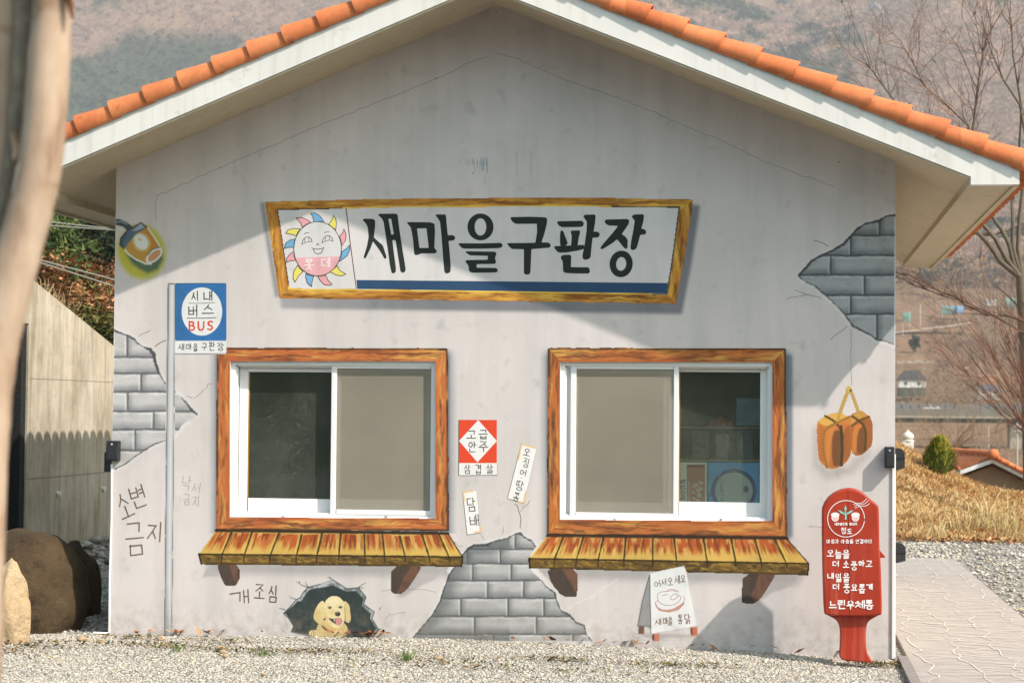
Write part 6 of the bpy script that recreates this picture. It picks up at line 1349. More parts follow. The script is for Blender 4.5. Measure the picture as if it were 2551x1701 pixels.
def lathe(m, c, prof, n=24):
    V = []; Fc = []
    for r, z in prof: V += [(c[0] + r * math.cos(t), c[1] + r * math.sin(t), c[2] + z) for t in np.linspace(0, 2 * math.pi, n, endpoint=False)]
    for i in range(len(prof) - 1):
        for j in range(n): k = (j + 1) % n; Fc.append((i * n + j, i * n + k, (i + 1) * n + k, (i + 1) * n + j))
    return m.add(V, Fc)
D = 40; s = D / F; p = P(2262, 1107, CAM[1] + D).ravel(); r = 13.5 * s
fin = empty('stone_finial', tuple(p), 'pale carved stone post with an onion shaped cap behind the mound', 'stone post')
M_STONEP = plain('pale_carved_stone', lin((226, 220, 208), .8), .85, .12, 12, .2, 50)
m = MB(); m.box((p[0] - r * .95, p[1] - r * .95, p[2] - 1.8), (p[0] + r * .95, p[1] + r * .95, p[2] + 7 * s), cham=.01); m.build('post', M_STONEP, fin)
m = MB(); lathe(m, p, [(0, 7.2 * s), (r * 1.06, 7.2 * s), (r * 1.12, 9 * s), (r * 1.06, 11 * s), (r * .8, 11.5 * s), (0, 11.6 * s)]); m.build('collar', M_STONEP, fin, True)
m = MB(); lathe(m, p, [(0, 11.7 * s), (r * .7, 11.8 * s), (r * 1.0, 16 * s), (r * 1.04, 21 * s), (r * .85, 26 * s), (r * .45, 30 * s), (r * .2, 32.5 * s), (r * .13, 35 * s), (0, 37.5 * s)]); m.build('onion_cap', M_STONEP, fin, True)

# pavilion with the orange roof beyond the mound
D = 48; s = D / F; yP = CAM[1] + D
pav = empty('tiled_pavilion', tuple(P(2475, 1300, yP).ravel()), 'low building with orange tiled gable roof beyond the grass mound', 'building')
ap = P(2474, 1152, yP).ravel(); rl = P(2392, 1182, yP).ravel(); rr_ = P(2620, 1226, yP).ravel()
back = np.array([-1.05, 6.0, 0.0]); m = MB()
wl = P(2402, 1186, yP + .3).ravel(); wr = P(2610, 1226, yP + .3).ravel(); m.prism([(wl[0], yP + .35, -3.2), (wr[0], yP + .35, -3.2), (wr[0], yP + .35, wr[2]), (ap[0], yP + .35, ap[2] - .08), (wl[0], yP + .35, wl[2])], (back * .9)); m.build('wall', plain('tan_wall', lin((150, 126, 100), .8), .9), pav)
m = MB()
for e in (rl, rr_): q = e - ap; m.prism([ap, e, e + (0, 0, .10), ap + (0, 0, .10)], (0, .08, 0)); m.prism([ap + (0, .082, .0), e + (0, .082, .0), e + (0, .082, .045), ap + (0, .082, .045)], back * .98)
m.build('barge_board', M_WHITE, pav)
def field(e, name):
    n = 10; V = []; Fc = []; per = 8; k0 = 12; U = np.linspace(0, k0, k0 * per + 1); pr = .06 * np.sqrt(np.clip(1 - ((U % 1) * 2 - 1) ** 2, 0, 1)); rows = []
    for k in range(n):
        for f, l in ((k / n, 0), ((k + 1) / n - .002, .025)): rows.append((ap + (e - ap) * f * 1.04)[None] + np.array([0, 0, .11 + l])[None] + pr[:, None] * np.array([0, 0, 1.])[None] + back[None] * (U / k0)[:, None])
    V = np.concatenate(rows); mm = len(U); i, j = np.meshgrid(np.arange(len(rows) - 1), np.arange(mm - 1), indexing='ij'); i = i.ravel(); j = j.ravel(); return mesh(name, V, np.stack([i * mm + j, i * mm + j + 1, (i + 1) * mm + j + 1, (i + 1) * mm + j], 1), M_TILE, pav)
field(rl, 'roof_tiles'); field(rr_, 'roof_tiles')
m = MB()
for k in range(16): a = ap + back * (k / 16) + (0, 0, .20); m.tube([a, a + back / 15], [.075, .088], 10)
m.build('ridge_tiles', M_TILE, pav, True)
m = MB()
for k in range(8): a = ap + (rr_ - ap) * (k / 8) + (0, -.03, .15); m.tube([a, a + (rr_ - ap) / 7.4], [.055, .07], 10)
m.build('verge_tiles', M_TILE, pav, True)
m = MB(); q = ap + (0, -.06, .2); lathe(m, q, [(0, -.12), (.12, -.1), (.14, 0), (.1, .1), (0, .13)], 14); m.build('ridge_end_tile', M_TILE, pav, True)

# ---- bare trees
M_BARK = vcol('grey_brown_bark', .85, .3, 18, .3)
class Tree:
    def __init__(s, seed): s.r = random.Random(seed); s.main = MB(); s.tw = MB(); s.n = 0
    def limb(s, pts, r0, r1, mb, col, n=5): mb.tube(pts, np.linspace(r0, r1, len(pts)), n, col, False)
    def grow(s, p, d, L, r, depth, up=.12, wig=.22, spread=.55, col=(120, 84, 68), kids=(3, 5)):
        rr = s.r; p = np.array(p, float); d = np.array(d, float); d /= np.linalg.norm(d); q = [p]; seg = 5; dirs = []
        for k in range(seg):
            d = d + np.array([rr.gauss(0, wig), rr.gauss(0, wig * .6), rr.gauss(0, wig) + up * .4]); d /= np.linalg.norm(d); p = p + d * L / seg; q.append(p); dirs.append(d)
        s.limb(q, r, max(r * .35, .0017), s.tw, col, 4 if r > .012 else 3); s.n += 1
        if depth <= 0: return
        for k in range(rr.randint(*kids)):
            i = rr.randint(1, seg - 1) if k else seg - 1; b = dirs[i]; ax = np.array([rr.gauss(0, 1), rr.gauss(0, .6), rr.gauss(0, 1)]); ax -= b * (ax @ b); ax /= np.linalg.norm(ax) + 1e-9
            s.grow(q[i + 1], b + ax * spread * rr.uniform(.6, 1.3), L * rr.uniform(.45, .72), max(r * rr.uniform(.42, .6), .0022), depth - 1, up, wig, spread, col, kids)
    def build(s, base, label, group=None, name='bare_tree'):
        root = empty(name, tuple(base), label, 'tree', group)
        if s.main.V: mesh('trunk', np.array(s.main.V), s.main.F, M_BARK, root, lin(np.array(s.main.C), .75), True)
        if s.tw.V: mesh('branches', np.array(s.tw.V), s.tw.F, M_BARK, root, lin(np.array(s.tw.C), .75))
        return root
def at(D, *uv): return [P(u, v, CAM[1] + D + dz).ravel() for u, v, dz in [(q + (0,))[:3] for q in uv]]
BKC = (124, 110, 92); TWC = (146, 108, 88)
T = Tree(4); D = 30; s = D / F
T.limb(at(D, (2566, 1220), (2562, 1040), (2556, 900), (2550, 800), (2546, 740), (2543, 690)), 16 * s, 12 * s, T.main, BKC, 10)
limbs = [([(2543, 690), (2516, 671), (2491, 650), (2479, 630), (2460, 605), (2433, 576), (2405, 540, .6), (2370, 470, 1.2), (2335, 400, 1.6), (2290, 330, 2), (2240, 268, 2), (2190, 200, 2), (2160, 160, 2)], 8.5),
         ([(2543, 690), (2516, 657), (2501, 634), (2481, 596), (2464, 576), (2443, 553), (2428, 500, -.3), (2420, 420, -.5), (2422, 339, -.6), (2430, 270, -.6), (2436, 214, -.6), (2447, 147, -.6), (2449, 89, -.6)], 8),
         ([(2545, 690), (2526, 657), (2514, 609), (2495, 571), (2481, 553), (2470, 534), (2455, 480, .8), (2440, 400, 1), (2413, 313, 1.2), (2350, 254, 1.3), (2302, 214, 1.4), (2273, 152, 1.4)], 6.5),
         ([(2546, 690), (2530, 642), (2522, 609), (2524, 567), (2522, 511), (2530, 440, .4), (2540, 360, .6), (2545, 270), (2524, 140), (2520, 60)], 6.5),
         ([(2547, 690), (2536, 620), (2540, 540), (2552, 440), (2556, 340), (2540, 260), (2500, 200, -.5), (2470, 130, -.5)], 6)]
for l, w in limbs:
    q = at(D, *l); T.limb(q, w * s, 1.6 * s, T.main, BKC, 7)
    for i in range(5, len(q) - 1):
        for k in range(2 if i < 8 else 4):
            b = q[i + 1] - q[i]; b /= np.linalg.norm(b); T.grow(q[i] + (q[i + 1] - q[i]) * T.r.random(), b * 1.0 + np.array([T.r.gauss(0, .6), T.r.gauss(0, .4), T.r.uniform(-.1, .55)]), T.r.uniform(.55, 1.15), 1.4 * s, 2, .14, .16, .6, TWC, (2, 4))
    T.grow(q[-1], q[-1] - q[-2], .6, 1.4 * s, 2, .1, .15, .6, TWC)
for l in ([(2449, 582), (2483, 584), (2520, 571), (2560, 552)], [(2418, 584), (2440, 582), (2462, 588), (2480, 582)], [(2550, 780), (2520, 745), (2490, 718), (2470, 706)]): q = at(D, *l); T.limb(q, 3 * s, 1.5 * s, T.main, BKC, 5); T.grow(q[-1], q[-1] - q[-2], .5, 1.4 * s, 2, .1, .2, .6, TWC)
T.build(at(D, (2566, 1220))[0], 'bare grey tree with a forked trunk at the right edge behind the eave', 'bare trees beyond the path')
T = Tree(9); D = 25; s = D / F                                   # long low boughs from the right
for l, w in (([(2640, 880), (2552, 832), (2510, 806), (2474, 785), (2443, 777), (2402, 758), (2381, 740), (2339, 725), (2298, 702), (2267, 686), (2229, 678), (2200, 674)], 3.4), ([(2474, 785), (2430, 764), (2395, 748), (2352, 738), (2310, 722), (2280, 712), (2258, 704)], 2.0), ([(2640, 850), (2549, 800), (2510, 787), (2470, 786), (2430, 772), (2400, 768)], 2.2)):
    q = at(D, *l); T.limb(q, w * s, 1.1 * s, T.main, (104, 82, 68), 6)
    for i in range(1, len(q) - 1):
        for k in range(3): T.grow(q[i], (q[i + 1] - q[i]) / np.linalg.norm(q[i + 1] - q[i]) + np.array([T.r.gauss(0, .35), T.r.gauss(0, .3), T.r.uniform(-.15, .75)]), T.r.uniform(.25, .62), 1.1 * s, 1, .10, .14, .55, TWC, (2, 3))
m_ = at(D, (2640, 1250), (2645, 1000), (2640, 880)); T.limb(m_, 12 * s, 7 * s, T.main, BKC, 8)
T.build(m_[0], 'bare tree reaching long low boughs in from the right edge', 'bare trees beyond the path')
T = Tree(15); D = 27; s = D / F                                  # the reddish fan of twigs
b0 = at(D, (2610, 1180), (2600, 1120))
T.limb(b0, 9 * s, 6 * s, T.main, BKC, 8)
for k in range(38):
    t = k / 37; u1 = 2352 + 250 * t + T.r.uniform(-14, 14); v1 = (900 - 128 * math.sin(min(1, t * 1.25) * 1.57)) + T.r.uniform(-30, 60); u0 = 2600 - T.r.uniform(0, 40); v0 = 1120 - T.r.uniform(0, 60); cx = (u0 * .5 + u1 * .5) + 16; cy = (v0 * .5 + v1 * .5) + 26 - 18 * t; dz = T.r.uniform(-.6, .6)
    q = at(D, (u0, v0, 0), ((u0 + cx) / 2, (v0 + cy) / 2 + 4, dz * .4), (cx, cy, dz * .7), ((cx + u1) / 2 - 2, (cy + v1) / 2 - 1, dz), (u1, v1, dz)); T.limb(q, T.r.uniform(1.0, 1.6) * s, .5 * s, T.tw, (146, 104, 82), 4)
    for i in (1, 2, 2, 3, 3, 4): b = (q[min(i + 1, 4)] - q[min(i, 3)]); b /= np.linalg.norm(b); T.grow(q[i], b + np.array([T.r.gauss(0, .2), T.r.gauss(0, .2), T.r.gauss(0, .2)]), T.r.uniform(.22, .5), .75 * s, 1, .02, .09, .3, (150, 96, 72), (1, 3))
T.build(b0[0], 'reddish bare tree spreading a fan of fine twigs at the right edge', 'bare trees beyond the path')
T = Tree(23); D = 70; s = D / F
b0 = at(D, (2380, 1160), (2376, 1120)); T.limb(b0, 4.5 * s, 3.5 * s, T.main, BKC, 7)
for k in range(16): T.grow(b0[1], (T.r.gauss(0, .8), T.r.gauss(0, .4), T.r.uniform(.35, 1.0)), T.r.uniform(.6, 1.0), 1.7 * s, 3, .05, .16, .6, (150, 122, 98), (2, 3))
T.build(b0[0], 'round bare brown tree standing behind the conifer shrub', 'bare trees beyond the path')
for k, (u, v, D, nn, L, lab) in enumerate([(2385, 1006, 420, 26, 14, 'pale bare thicket beside the highway bridge'), (2335, 1000, 430, 20, 12, 'grey bare thicket left of the pale one above the bridge'), (2300, 1080, 160, 22, 5, 'bare brown thicket below the bridge near the stone post'), (2440, 1090, 170, 22, 5.5, 'bare brown thicket below the bridge right of the round tree'), (2510, 1115, 150, 20, 4, 'bare brown thicket beside the utility pole')]):
    T = Tree(80 + k); s = D / F; b = P(u, v, CAM[1] + D).ravel()
    for q in range(nn): T.grow(b + (T.r.gauss(0, L * .28), T.r.gauss(0, L * .2), -1.0), (T.r.gauss(0, .35), T.r.gauss(0, .3), 1), L * T.r.uniform(.3, .6), 1.0 * s, 2, .08, .14, .45, (168, 142, 116), (2, 3))
    T.build(b, lab, 'bare thickets round the bridge')

# ---- the valley: bridge, car, houses, poles
D = 490; s = D / F; yB = CAM[1] + D
M_BRC = plain('bridge_concrete', lin((150, 142, 128), .62), .9, .12, .3); M_BRL = plain('pale_edge_beam', lin((196, 184, 164), .66), .9, .08, .3); M_NOISE = plain('grey_noise_barrier', lin((150, 148, 150), .6), .7, .1, .4)
br = empty('highway_bridge', tuple(P(2390, 1060, yB).ravel()), 'long grey highway bridge crossing the valley behind the trees', 'bridge')
def wz(v): return float(P(2390, v, yB).ravel()[2])
def wx(u): return float(P(u, 1040, yB).ravel()[0])
xa, xb = wx(2080), wx(2960)
m = MB(); m.box((xa, yB, wz(1040)), (xb, yB + .4, wz(1018))); m.box((xa, yB + .41, wz(1036)), (xb, yB + 12, wz(1030))); m.build('parapet', M_BRC, br)
m = MB(); m.box((xa, yB - .25, wz(1041.5)), (xb, yB + 12, wz(1032.5) if False else wz(1036.5)), cham=0); m.build('edge_beam', M_BRL, br)
m = MB(); m.box((xa, yB + 1.5, wz(1053)), (xb, yB + 10, wz(1041.6))); m.build('girder', M_DARK, br)
m = MB(); m.box((xa, yB + 12.1, wz(1030)), (xb, yB + 12.3, wz(1005))); m.build('noise_barrier', M_NOISE, br)
M_STEEL = plain('barrier_steel', lin((180, 178, 176), .6), .6)
for k in range(40): x = xa + (xb - xa) * k / 39; m = MB(); m.box((x - .08, yB + 11.8, wz(1030)), (x + .08, yB + 12.09, wz(1005))); m.build('barrier_post', M_STEEL, br)
for u in (2150, 2533, 2790): m = MB(); m.box((wx(u) - 1.3, yB + 2, -16), (wx(u) + 1.3, yB + 9, wz(1053.1))); m.build('pier', M_BRL, br)
cyy = yB - 1.4                                                    # the white car on the near lane
yC = yB + .5; car = empty('white_car', tuple(P(2322, 1023, yC).ravel()), 'white sedan driving along the highway bridge', 'car'); c0 = P(2322, 1023.5, yC + 1).ravel(); k_ = 42 * s / 4.5
prof = [(-2.25, .35), (2.25, .35), (2.28, .75), (1.5, .92), (.75, .98), (.2, 1.42), (-1.0, 1.42), (-1.75, 1.0), (-2.3, .95)]
m = MB(); m.prism([(c0[0] + x * k_ * -1, c0[1], c0[2] + z * k_) for x, z in prof], (0, 1.7 * k_, 0)); m.build('body', plain('white_car_paint', lin((240, 240, 240), .9), .3, .02), car)
m = MB(); m.prism([(c0[0] - x * k_, c0[1] - .02, c0[2] + z * k_) for x, z in [(.62, 1.0), (.15, 1.34), (-.95, 1.34), (-1.5, 1.02)]], (0, .015, 0)); m.build('side_window', M_DARK, car)
for x in (-1.4, 1.4): m = MB(); m.tube([(c0[0] - x * k_, c0[1] - .03, c0[2] + .33 * k_), (c0[0] - x * k_, c0[1] + .2, c0[2] + .33 * k_)], .33 * k_, 14); m.build('wheel', M_BLACKP, car)

def house(u, vb, D, wpx, wall_px, roof_px, label, wallc, roofc, hip=True, wins=0, stilt=0):
    s = D / F; yy = CAM[1] + D; c = P(u, vb, yy).ravel(); w = wpx * s / 2; d = w * 1.1; h = wall_px * s; rh = roof_px * s; o = empty('hillside_house', tuple(c), label, 'house', 'houses across the valley')
    m = MB(); m.box((c[0] - w, c[1], c[2] - 3), (c[0] + w, c[1] + 2 * d, c[2])); m.build('lower_storey', M_DARK if stilt else plain('plinth', lin(wallc, .5), .9), o); m = MB(); m.box((c[0] - w, c[1] - .1, c[2] + .002), (c[0] + w, c[1] + 2 * d, c[2] + h)); m.build('wall', plain('house_wall', lin(wallc, .8), .9), o)
    e = w * 1.14; z0 = c[2] + h + .01; m = MB(); V = [(c[0] - e, c[1] - .5, z0), (c[0] + e, c[1] - .5, z0), (c[0] + e, c[1] + 2 * d + .5, z0), (c[0] - e, c[1] + 2 * d + .5, z0)]; k = .5 if hip else 1.0; V += [(c[0] - e * k, c[1] + d, z0 + rh), (c[0] + e * k, c[1] + d, z0 + rh)]; m.add(V, [(0, 1, 5, 4), (2, 3, 4, 5), (1, 2, 5), (3, 0, 4), (3, 2, 1, 0)]); m.build('roof', plain('house_roof', lin(roofc, .6), .85, .2, 1), o)
    for i in range(wins): x = c[0] - w * .5 + i * w * 1.0; m = MB(); m.box((x - w * .14, c[1] - .16, c[2] + h * .35), (x + w * .14, c[1] - .101, c[2] + h * .82)); m.build('window', M_DARK, o)
house(2273, 965, 700, 64, 17, 26, 'white two storey house with grey hipped roof across the valley', (244, 242, 238), (70, 72, 74), True, 2, 1)
house(2465, 985, 700, 54, 12, 15, 'low house with slate grey roof behind the reddish twigs', (206, 196, 176), (104, 110, 118), True, 2)
house(2462, 948, 740, 44, 10, 6, 'small orange brick house just above the slate roofed one', (216, 160, 122), (190, 150, 124), False, 1)
house(2418, 624, 1340, 34, 3, 8, 'small shed with a long red roof high on the far slope', (200, 190, 180), (178, 96, 72), False)
house(2544, 616, 1340, 26, 8, 4, 'green roofed shed high on the far slope at the right edge', (190, 190, 180), (84, 124, 108), False)
house(2345, 808, 960, 30, 5, 5, 'small brown shed beside the hillside road', (176, 150, 126), (120, 96, 80), False)
house(2470, 762, 1060, 22, 12, 4, 'pale grey hut among trees on the far slope', (214, 210, 204), (196, 190, 184), False)
def tarp(u0, v0, u1, v1, D, label, c, name='greenhouse'):
    s = D / F; a = P(u0, v1, CAM[1] + D).ravel(); b = P(u1, v1, CAM[1] + D).ravel(); h = (v1 - v0) * s; m = MB(); V = []; n = 9
    for p in (a, b):
        for t in np.linspace(0, math.pi, n): V.append((p[0], p[1] + 3 - 3 * math.cos(t), p[2] - 1 + (h + 1) * math.sin(t) ** .7))
    m.add(V, [(i, i + 1, n + i + 1, n + i) for i in range(n - 1)] + [tuple(range(n)), tuple(range(2 * n - 1, n - 1, -1))]); return tag(m.build(name, plain('tarp_' + name + label.split()[0], lin(c, .75), .7, .15, .6)), label, 'greenhouse' if name == 'greenhouse' else 'netting')
tarp(2347, 761, 2386, 777, 1000, 'teal covered greenhouse tunnel on the far terrace', (112, 142, 138)); tarp(2384, 762, 2401, 776, 998, 'bright blue tarpaulin tunnel at the end of the teal one', (122, 158, 196)); tarp(2250, 778, 2270, 797, 985, 'green net fence on the left of the far terrace', (104, 148, 128), 'net_screen')
tarp(2505, 742, 2532, 760, 1050, 'faded green net on the right of the far terrace', (126, 152, 134), 'net_screen')
def pole(u, v0, v1, D, wpx, label, c=(214, 208, 200), arms=False):
    s = D / F; a = P(u, v1, CAM[1] + D).ravel(); b = P(u + (v0 - v1) * .0, v0, CAM[1] + D).ravel(); o = empty('utility_pole', tuple(a), label, 'pole', 'poles across the valley'); m = MB(); m.tube([a - (0, 0, 2), b], [wpx * s / 2, wpx * s * .4], 8); mt = plain('pole_concrete', lin(c, .8), .9); m.build('shaft', mt, o)
    if arms: m = MB(); m.box((b[0] - 9 * s, b[1] - .12, b[2] - 12 * s), (b[0] + 9 * s, b[1] + .12, b[2] - 9 * s)); m.box((b[0] - 7 * s, b[1] - .1, b[2] - 22 * s), (b[0] + 7 * s, b[1] + .1, b[2] - 20 * s)); m.build('crossarm', mt, o)
for q in ((2293, 758, 827, 940, 2.2, 'thick white pole on the hillside road'), (2249, 805, 880, 900, 1.6, 'thin pale pole next to the shop corner on the far slope'), (2266, 775, 872, 930, 1.5, 'thin pale pole rising through the green net'), (2347, 772, 800, 985, 1.2, 'short pale pole below the teal greenhouse'), (2389, 780, 806, 985, 1.2, 'short pale pole below the blue tarpaulin'), (2463, 1058, 1087, 220, 2, 'slim pale pole below the bridge'), (2429, 575, 625, 1350, 1.6, 'pale pole beside the red roofed shed')): pole(*q)
pole(2534, 1052, 1150, 90, 4.5, 'grey concrete utility pole with crossarms near the pavilion', (196, 190, 184), True)
for k, (u, v, D, w, h, lab) in enumerate([(2308, 715, 1110, 52, 44, 'large dark green pine clump on the far slope'), (2280, 870, 850, 26, 36, 'round green pine on the terrace above the white house'), (2540, 640, 1300, 20, 18, 'small green pine at the right edge of the far slope'), (2400, 1125, 120, 20, 12, 'dark bush below the bridge behind the conifer shrub'), (2440, 1140, 110, 28, 14, 'low dark bush beside the pavilion ridge')]):
    s = D / F; c = P(u, v, CAM[1] + D).ravel(); n = 900; rr = np.random.default_rng(k); q = rr.normal(0, 1, (n, 3)); q /= np.linalg.norm(q, axis=1)[:, None]; q *= (rr.random(n) ** .33)[:, None] * (1 + .3 * np.sin(q[:, 0] * 5 + q[:, 2] * 4))[:, None]; R = np.array([w / 2 * s, w / 2 * s, h / 2 * s]); ctr = c + (0, 0, h / 2 * s) + q * R; d = rr.normal(0, 1, (n, 3)); d /= np.linalg.norm(d, axis=1)[:, None]; e = np.cross(d, rr.normal(0, 1, (n, 3))); e /= np.linalg.norm(e, axis=1)[:, None]; L = 3.4 * s
    V = np.stack([ctr - e * L * .5, ctr + e * L * .5, ctr + d * L], 1).reshape(-1, 3); o = empty('green_pine' if k < 3 else 'dark_bush', tuple(c), lab, 'tree' if k < 3 else 'bush'); mesh('crown', V, np.arange(3 * n).reshape(-1, 3), M_NEEDLE, o, np.repeat(lin(np.array(GD)[rr.integers(0, 3, n)], .9), 3, 0)); m = MB(); m.tube([c - (0, 0, 1), c + (0, 0, h * s * .7)], [1.5 * s, .6 * s], 6); m.build('trunk', M_DARKBARK, o)
for k, (u0, u1, v, D, lab) in enumerate([(2200, 2330, 908, 820, 'pale rubble terrace wall above the white house'), (2210, 2320, 893, 850, 'broken upper terrace wall below the round pine'), (2300, 2420, 926, 800, 'long pale terrace wall right of the white house')]):
    s = D / F; m = MB(); rr = random.Random(k); a = P(u0, v, CAM[1] + D).ravel(); b = P(u1, v - 3, CAM[1] + D).ravel(); n = 22
    for i in range(n): p = a + (b - a) * i / n; m.box((p[0], p[1] + rr.uniform(-.5, .5), p[2] - 2), (p[0] + (b[0] - a[0]) / n * .96, p[1] + 1.5, p[2] + rr.uniform(.4, 1.6)), cham=.12)
    tag(m.build('terrace_wall', plain('pale_rubble' + 'abc'[k], lin((206, 188, 160), .75), .9, .35, .5)), lab, 'wall')
# hillside road and terrace lines
m = MB(); a = np.array(at(905, (2180, 836), (2240, 830), (2290, 824), (2330, 818), (2365, 815), (2420, 806)))
for i in range(len(a) - 1): m.add([a[i] + (0, 0, .3), a[i + 1] + (0, 0, .3), a[i + 1] + (0, 6, .9), a[i] + (0, 6, .9)], [(0, 1, 2, 3)])
tag(m.build('hillside_road', plain('pale_road', lin((206, 190, 168), .75), .9, .1, .2)), kind='structure')

# ---- the wooded slopes: winter crowns too many to count
def forest():
    rr = np.random.default_rng(77); n = 110000; D = np.exp(rr.uniform(math.log(620), math.log(3300), n)); D = np.where(rr.random(n) < .55, rr.uniform(1100, 3300, n), D); u = rr.uniform(-420, 2950, n); x = (CAM + ray(u, np.full(n, 1031.0)) * (D / F)[:, None])[:, 0]; y = CAM[1] + D; z = terrain(x, y)
    q = np.stack([x, y, z], -1); uu, vv = px(q)
    roofline = np.where(uu < 1240, 330 - (uu - 130) * .345 + 110, 0 + (uu - 1330) * .345 + 120); keep = (vv > -90) & (vv < 1030) & ((vv < roofline) | (uu < 300) | (uu > 2200)) & ((D > 1150) | (rr.random(n) < .85))
    for a, b, c, d in ((2232, 898, 2318, 1003), (2432, 928, 2502, 1003), (2338, 752, 2412, 796), (2242, 768, 2302, 892)): keep &= ~((D < 1180) & (uu > a - 8) & (uu < b * 0 + c + 8) & (vv > b) & (vv < d + 8))
    q, uu, vv, D = q[keep], uu[keep], vv[keep], D[keep]; n = len(q)
    pine = piny(q)
    R = np.where(pine, rr.uniform(2.6, 4.6, n), rr.uniform(2.4, 4.4, n)) * np.where(D < 1150, .75, 1.0) * np.clip(D / 2000, .75, 1.15)
    q[:, 2] += 1.2; K = 17; idx = np.repeat(np.arange(n), K); m = n * K; d0 = rr.normal(0, 1, (m, 3)); d0 /= np.linalg.norm(d0, axis=1)[:, None]; d0[:, 2] = np.abs(d0[:, 2]) * 1.25 - .15
    ctr = q[idx] + d0 * (R[idx] * rr.uniform(.5, 1.0, m))[:, None]; a = rr.normal(0, 1, (m, 3)); a /= np.linalg.norm(a, axis=1)[:, None]; b = np.cross(a, rr.normal(0, 1, (m, 3))); b /= np.linalg.norm(b, axis=1)[:, None]; L = R[idx] * rr.uniform(.25, .6, m) * np.where(D[idx] < 1150, .6, 1.0)
    V = np.stack([ctr - b * (L * .45)[:, None], ctr + b * (L * .45)[:, None], ctr + a * L[:, None]], 1).reshape(-1, 3)
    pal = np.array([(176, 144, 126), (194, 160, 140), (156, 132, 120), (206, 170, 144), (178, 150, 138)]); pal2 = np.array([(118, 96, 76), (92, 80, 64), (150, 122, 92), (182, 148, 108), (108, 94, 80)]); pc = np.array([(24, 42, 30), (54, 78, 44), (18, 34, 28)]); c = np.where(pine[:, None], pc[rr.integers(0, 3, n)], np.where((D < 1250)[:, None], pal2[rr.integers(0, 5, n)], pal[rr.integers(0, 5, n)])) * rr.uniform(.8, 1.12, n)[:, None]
    c = c[idx] * rr.uniform(.85, 1.1, m)[:, None]
    return tag(mesh('forest', V, np.arange(3 * m).reshape(-1, 3), M_FOREST, None, np.repeat(lin(c, .8), 3, 0)), 'bare winter woods and dark pine patches covering the far mountainside', 'forest', kind='stuff')
M_FOREST = vcol('winter_crowns', .95, .1, .3, spec=0)
forest()
rr = np.random.default_rng(6)
for k, (u, v, D, w, h) in enumerate([(2085, 15, 2900, 60, 46), (2330, 70, 2750, 26, 40), (1960, 90, 2800, 46, 30), (2180, 110, 2700, 30, 28)]):
    s = D / F; c = P(u, v, CAM[1] + D).ravel(); z = float(terrain(c[0], c[1])); rock('cliff_rock', (c[0], c[1] - 4, z + h * s * .2), (w * s * .5, 8, h * s * .6), k * 2.7, plain('grey_cliff' + 'abcd'[k], lin((150, 146, 142), .7), .95, .5, .12), ['broad grey cliff outcrop at the top of the far mountain', 'narrow pale crag high on the right of the mountain', 'low grey outcrop just above the right roof slope', 'small grey crag left of the bare tree crown'][k], 'cliff', .5, 4, .8)

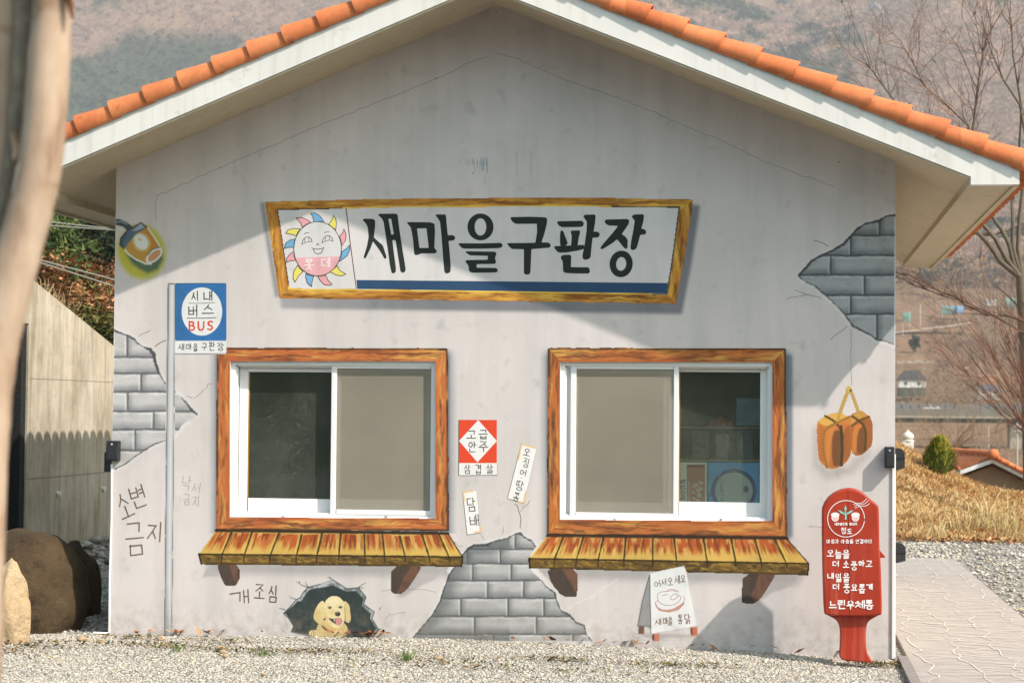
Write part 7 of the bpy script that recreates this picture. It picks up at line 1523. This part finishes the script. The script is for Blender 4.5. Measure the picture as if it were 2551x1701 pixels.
# ================================================================ the pale smooth trunk close to the camera
q = N('smooth_mottled_bark'); c = q.ramp(q.noise(16, 5, .6, sc=(1, 1, .3)), [(.30, lin((160, 126, 98), .56)), (.46, lin((204, 174, 146), .62)), (.72, lin((220, 194, 168), .66))]); c = q.mul(c, q.ramp(q.noise(7, 3, .6, sc=(1, 1, 1.6)), [(.30, (.66, .60, .54)), (.40, (1, 1, 1))])); q.b.inputs['Roughness'].default_value = .65; q.bump(q.noise(50, 4, .6), .2, .004); M_CRAPE = q.base(c); M_LICH = plain('grey_peeling_bark', lin((160, 148, 128), .60), .85, .45, 26, .4, 80)
DT = 3.5; s = DT / F; yT = CAM[1] + DT
tr = empty('leaning_tree', tuple(P(-120, 2500, yT).ravel()), 'pale smooth barked tree leaning close to the camera at the left edge', 'tree')
def stem_of(name, cl, mat, dy=0.0, n=20):
    c = np.array(cl, float); c = np.concatenate([chaikin(c[:, :2], 2, False), np.interp(np.linspace(0, 1, len(chaikin(c[:, :2], 2, False))), np.linspace(0, 1, len(c)), c[:, 2])[:, None]], 1); p = P(c[:, 0], c[:, 1], yT + dy); rr = random.Random(3); m = MB(); m.tube(p, [w * s * (1 + rr.uniform(-.025, .025)) for w in c[:, 2]], n); return m.build(name, mat, tr, True)
stem_of('trunk', [(150, -420, 50), (140, -200, 51), (134, 0, 51), (122, 150, 55), (113, 300, 56), (100, 430, 56), (72, 540, 58), (40, 650, 60), (0, 800, 61), (-20, 900, 62), (-32, 1000, 64), (-44, 1130, 65), (-50, 1300, 66), (-58, 1500, 66), (-66, 1720, 68), (-90, 2100, 80), (-120, 2500, 100)], M_CRAPE)
stem_of('second_stem', [(34, -420, 34), (24, -200, 36), (14, 0, 40), (8, 150, 40), (0, 300, 40), (-10, 420, 42), (-30, 560, 44), (-60, 800, 46), (-90, 1200, 50), (-110, 1800, 54), (-120, 2500, 60)], M_CRAPE, .06)
stem_of('peeling_bark', [(66, -400, 24), (62, -50, 24), (56, 120, 23), (46, 250, 22), (34, 360, 20), (16, 480, 16), (-20, 640, 14)], M_LICH, .035, 12)
m = MB(); p = P(np.array([30., 44, 36]), np.array([330., 372, 398]), yT - .0); m.tube(p, [9 * s, 13 * s, 6 * s], 10); m.build('broken_stub', M_CRAPE, tr, True)
m = MB(); p = P(np.array([164., 176, 180]), np.array([-30., 16, 46]), yT - .03); m.tube(p, [10 * s, 9 * s, 4 * s], 10); m.build('broken_stub', plain('brown_stub_wood', lin((120, 76, 44), .6), .9), tr, True)

# ================================================================ air over the valley
q = N('valley_haze'); q.t.nodes.remove(q.b); v = q.n('ShaderNodeVolumePrincipled'); v.inputs['Color'].default_value = (.90, .89, .90, 1); v.inputs['Density'].default_value = HAZE if 'HAZE' in globals() else .00018; v.inputs['Anisotropy'].default_value = .2; q.l(v.outputs[0], q.out.inputs['Volume'])
m = MB(); m.box((-3200, -140, -25), (3600, 3420, 1150)); tag(m.build('haze', q.m), kind='stuff')
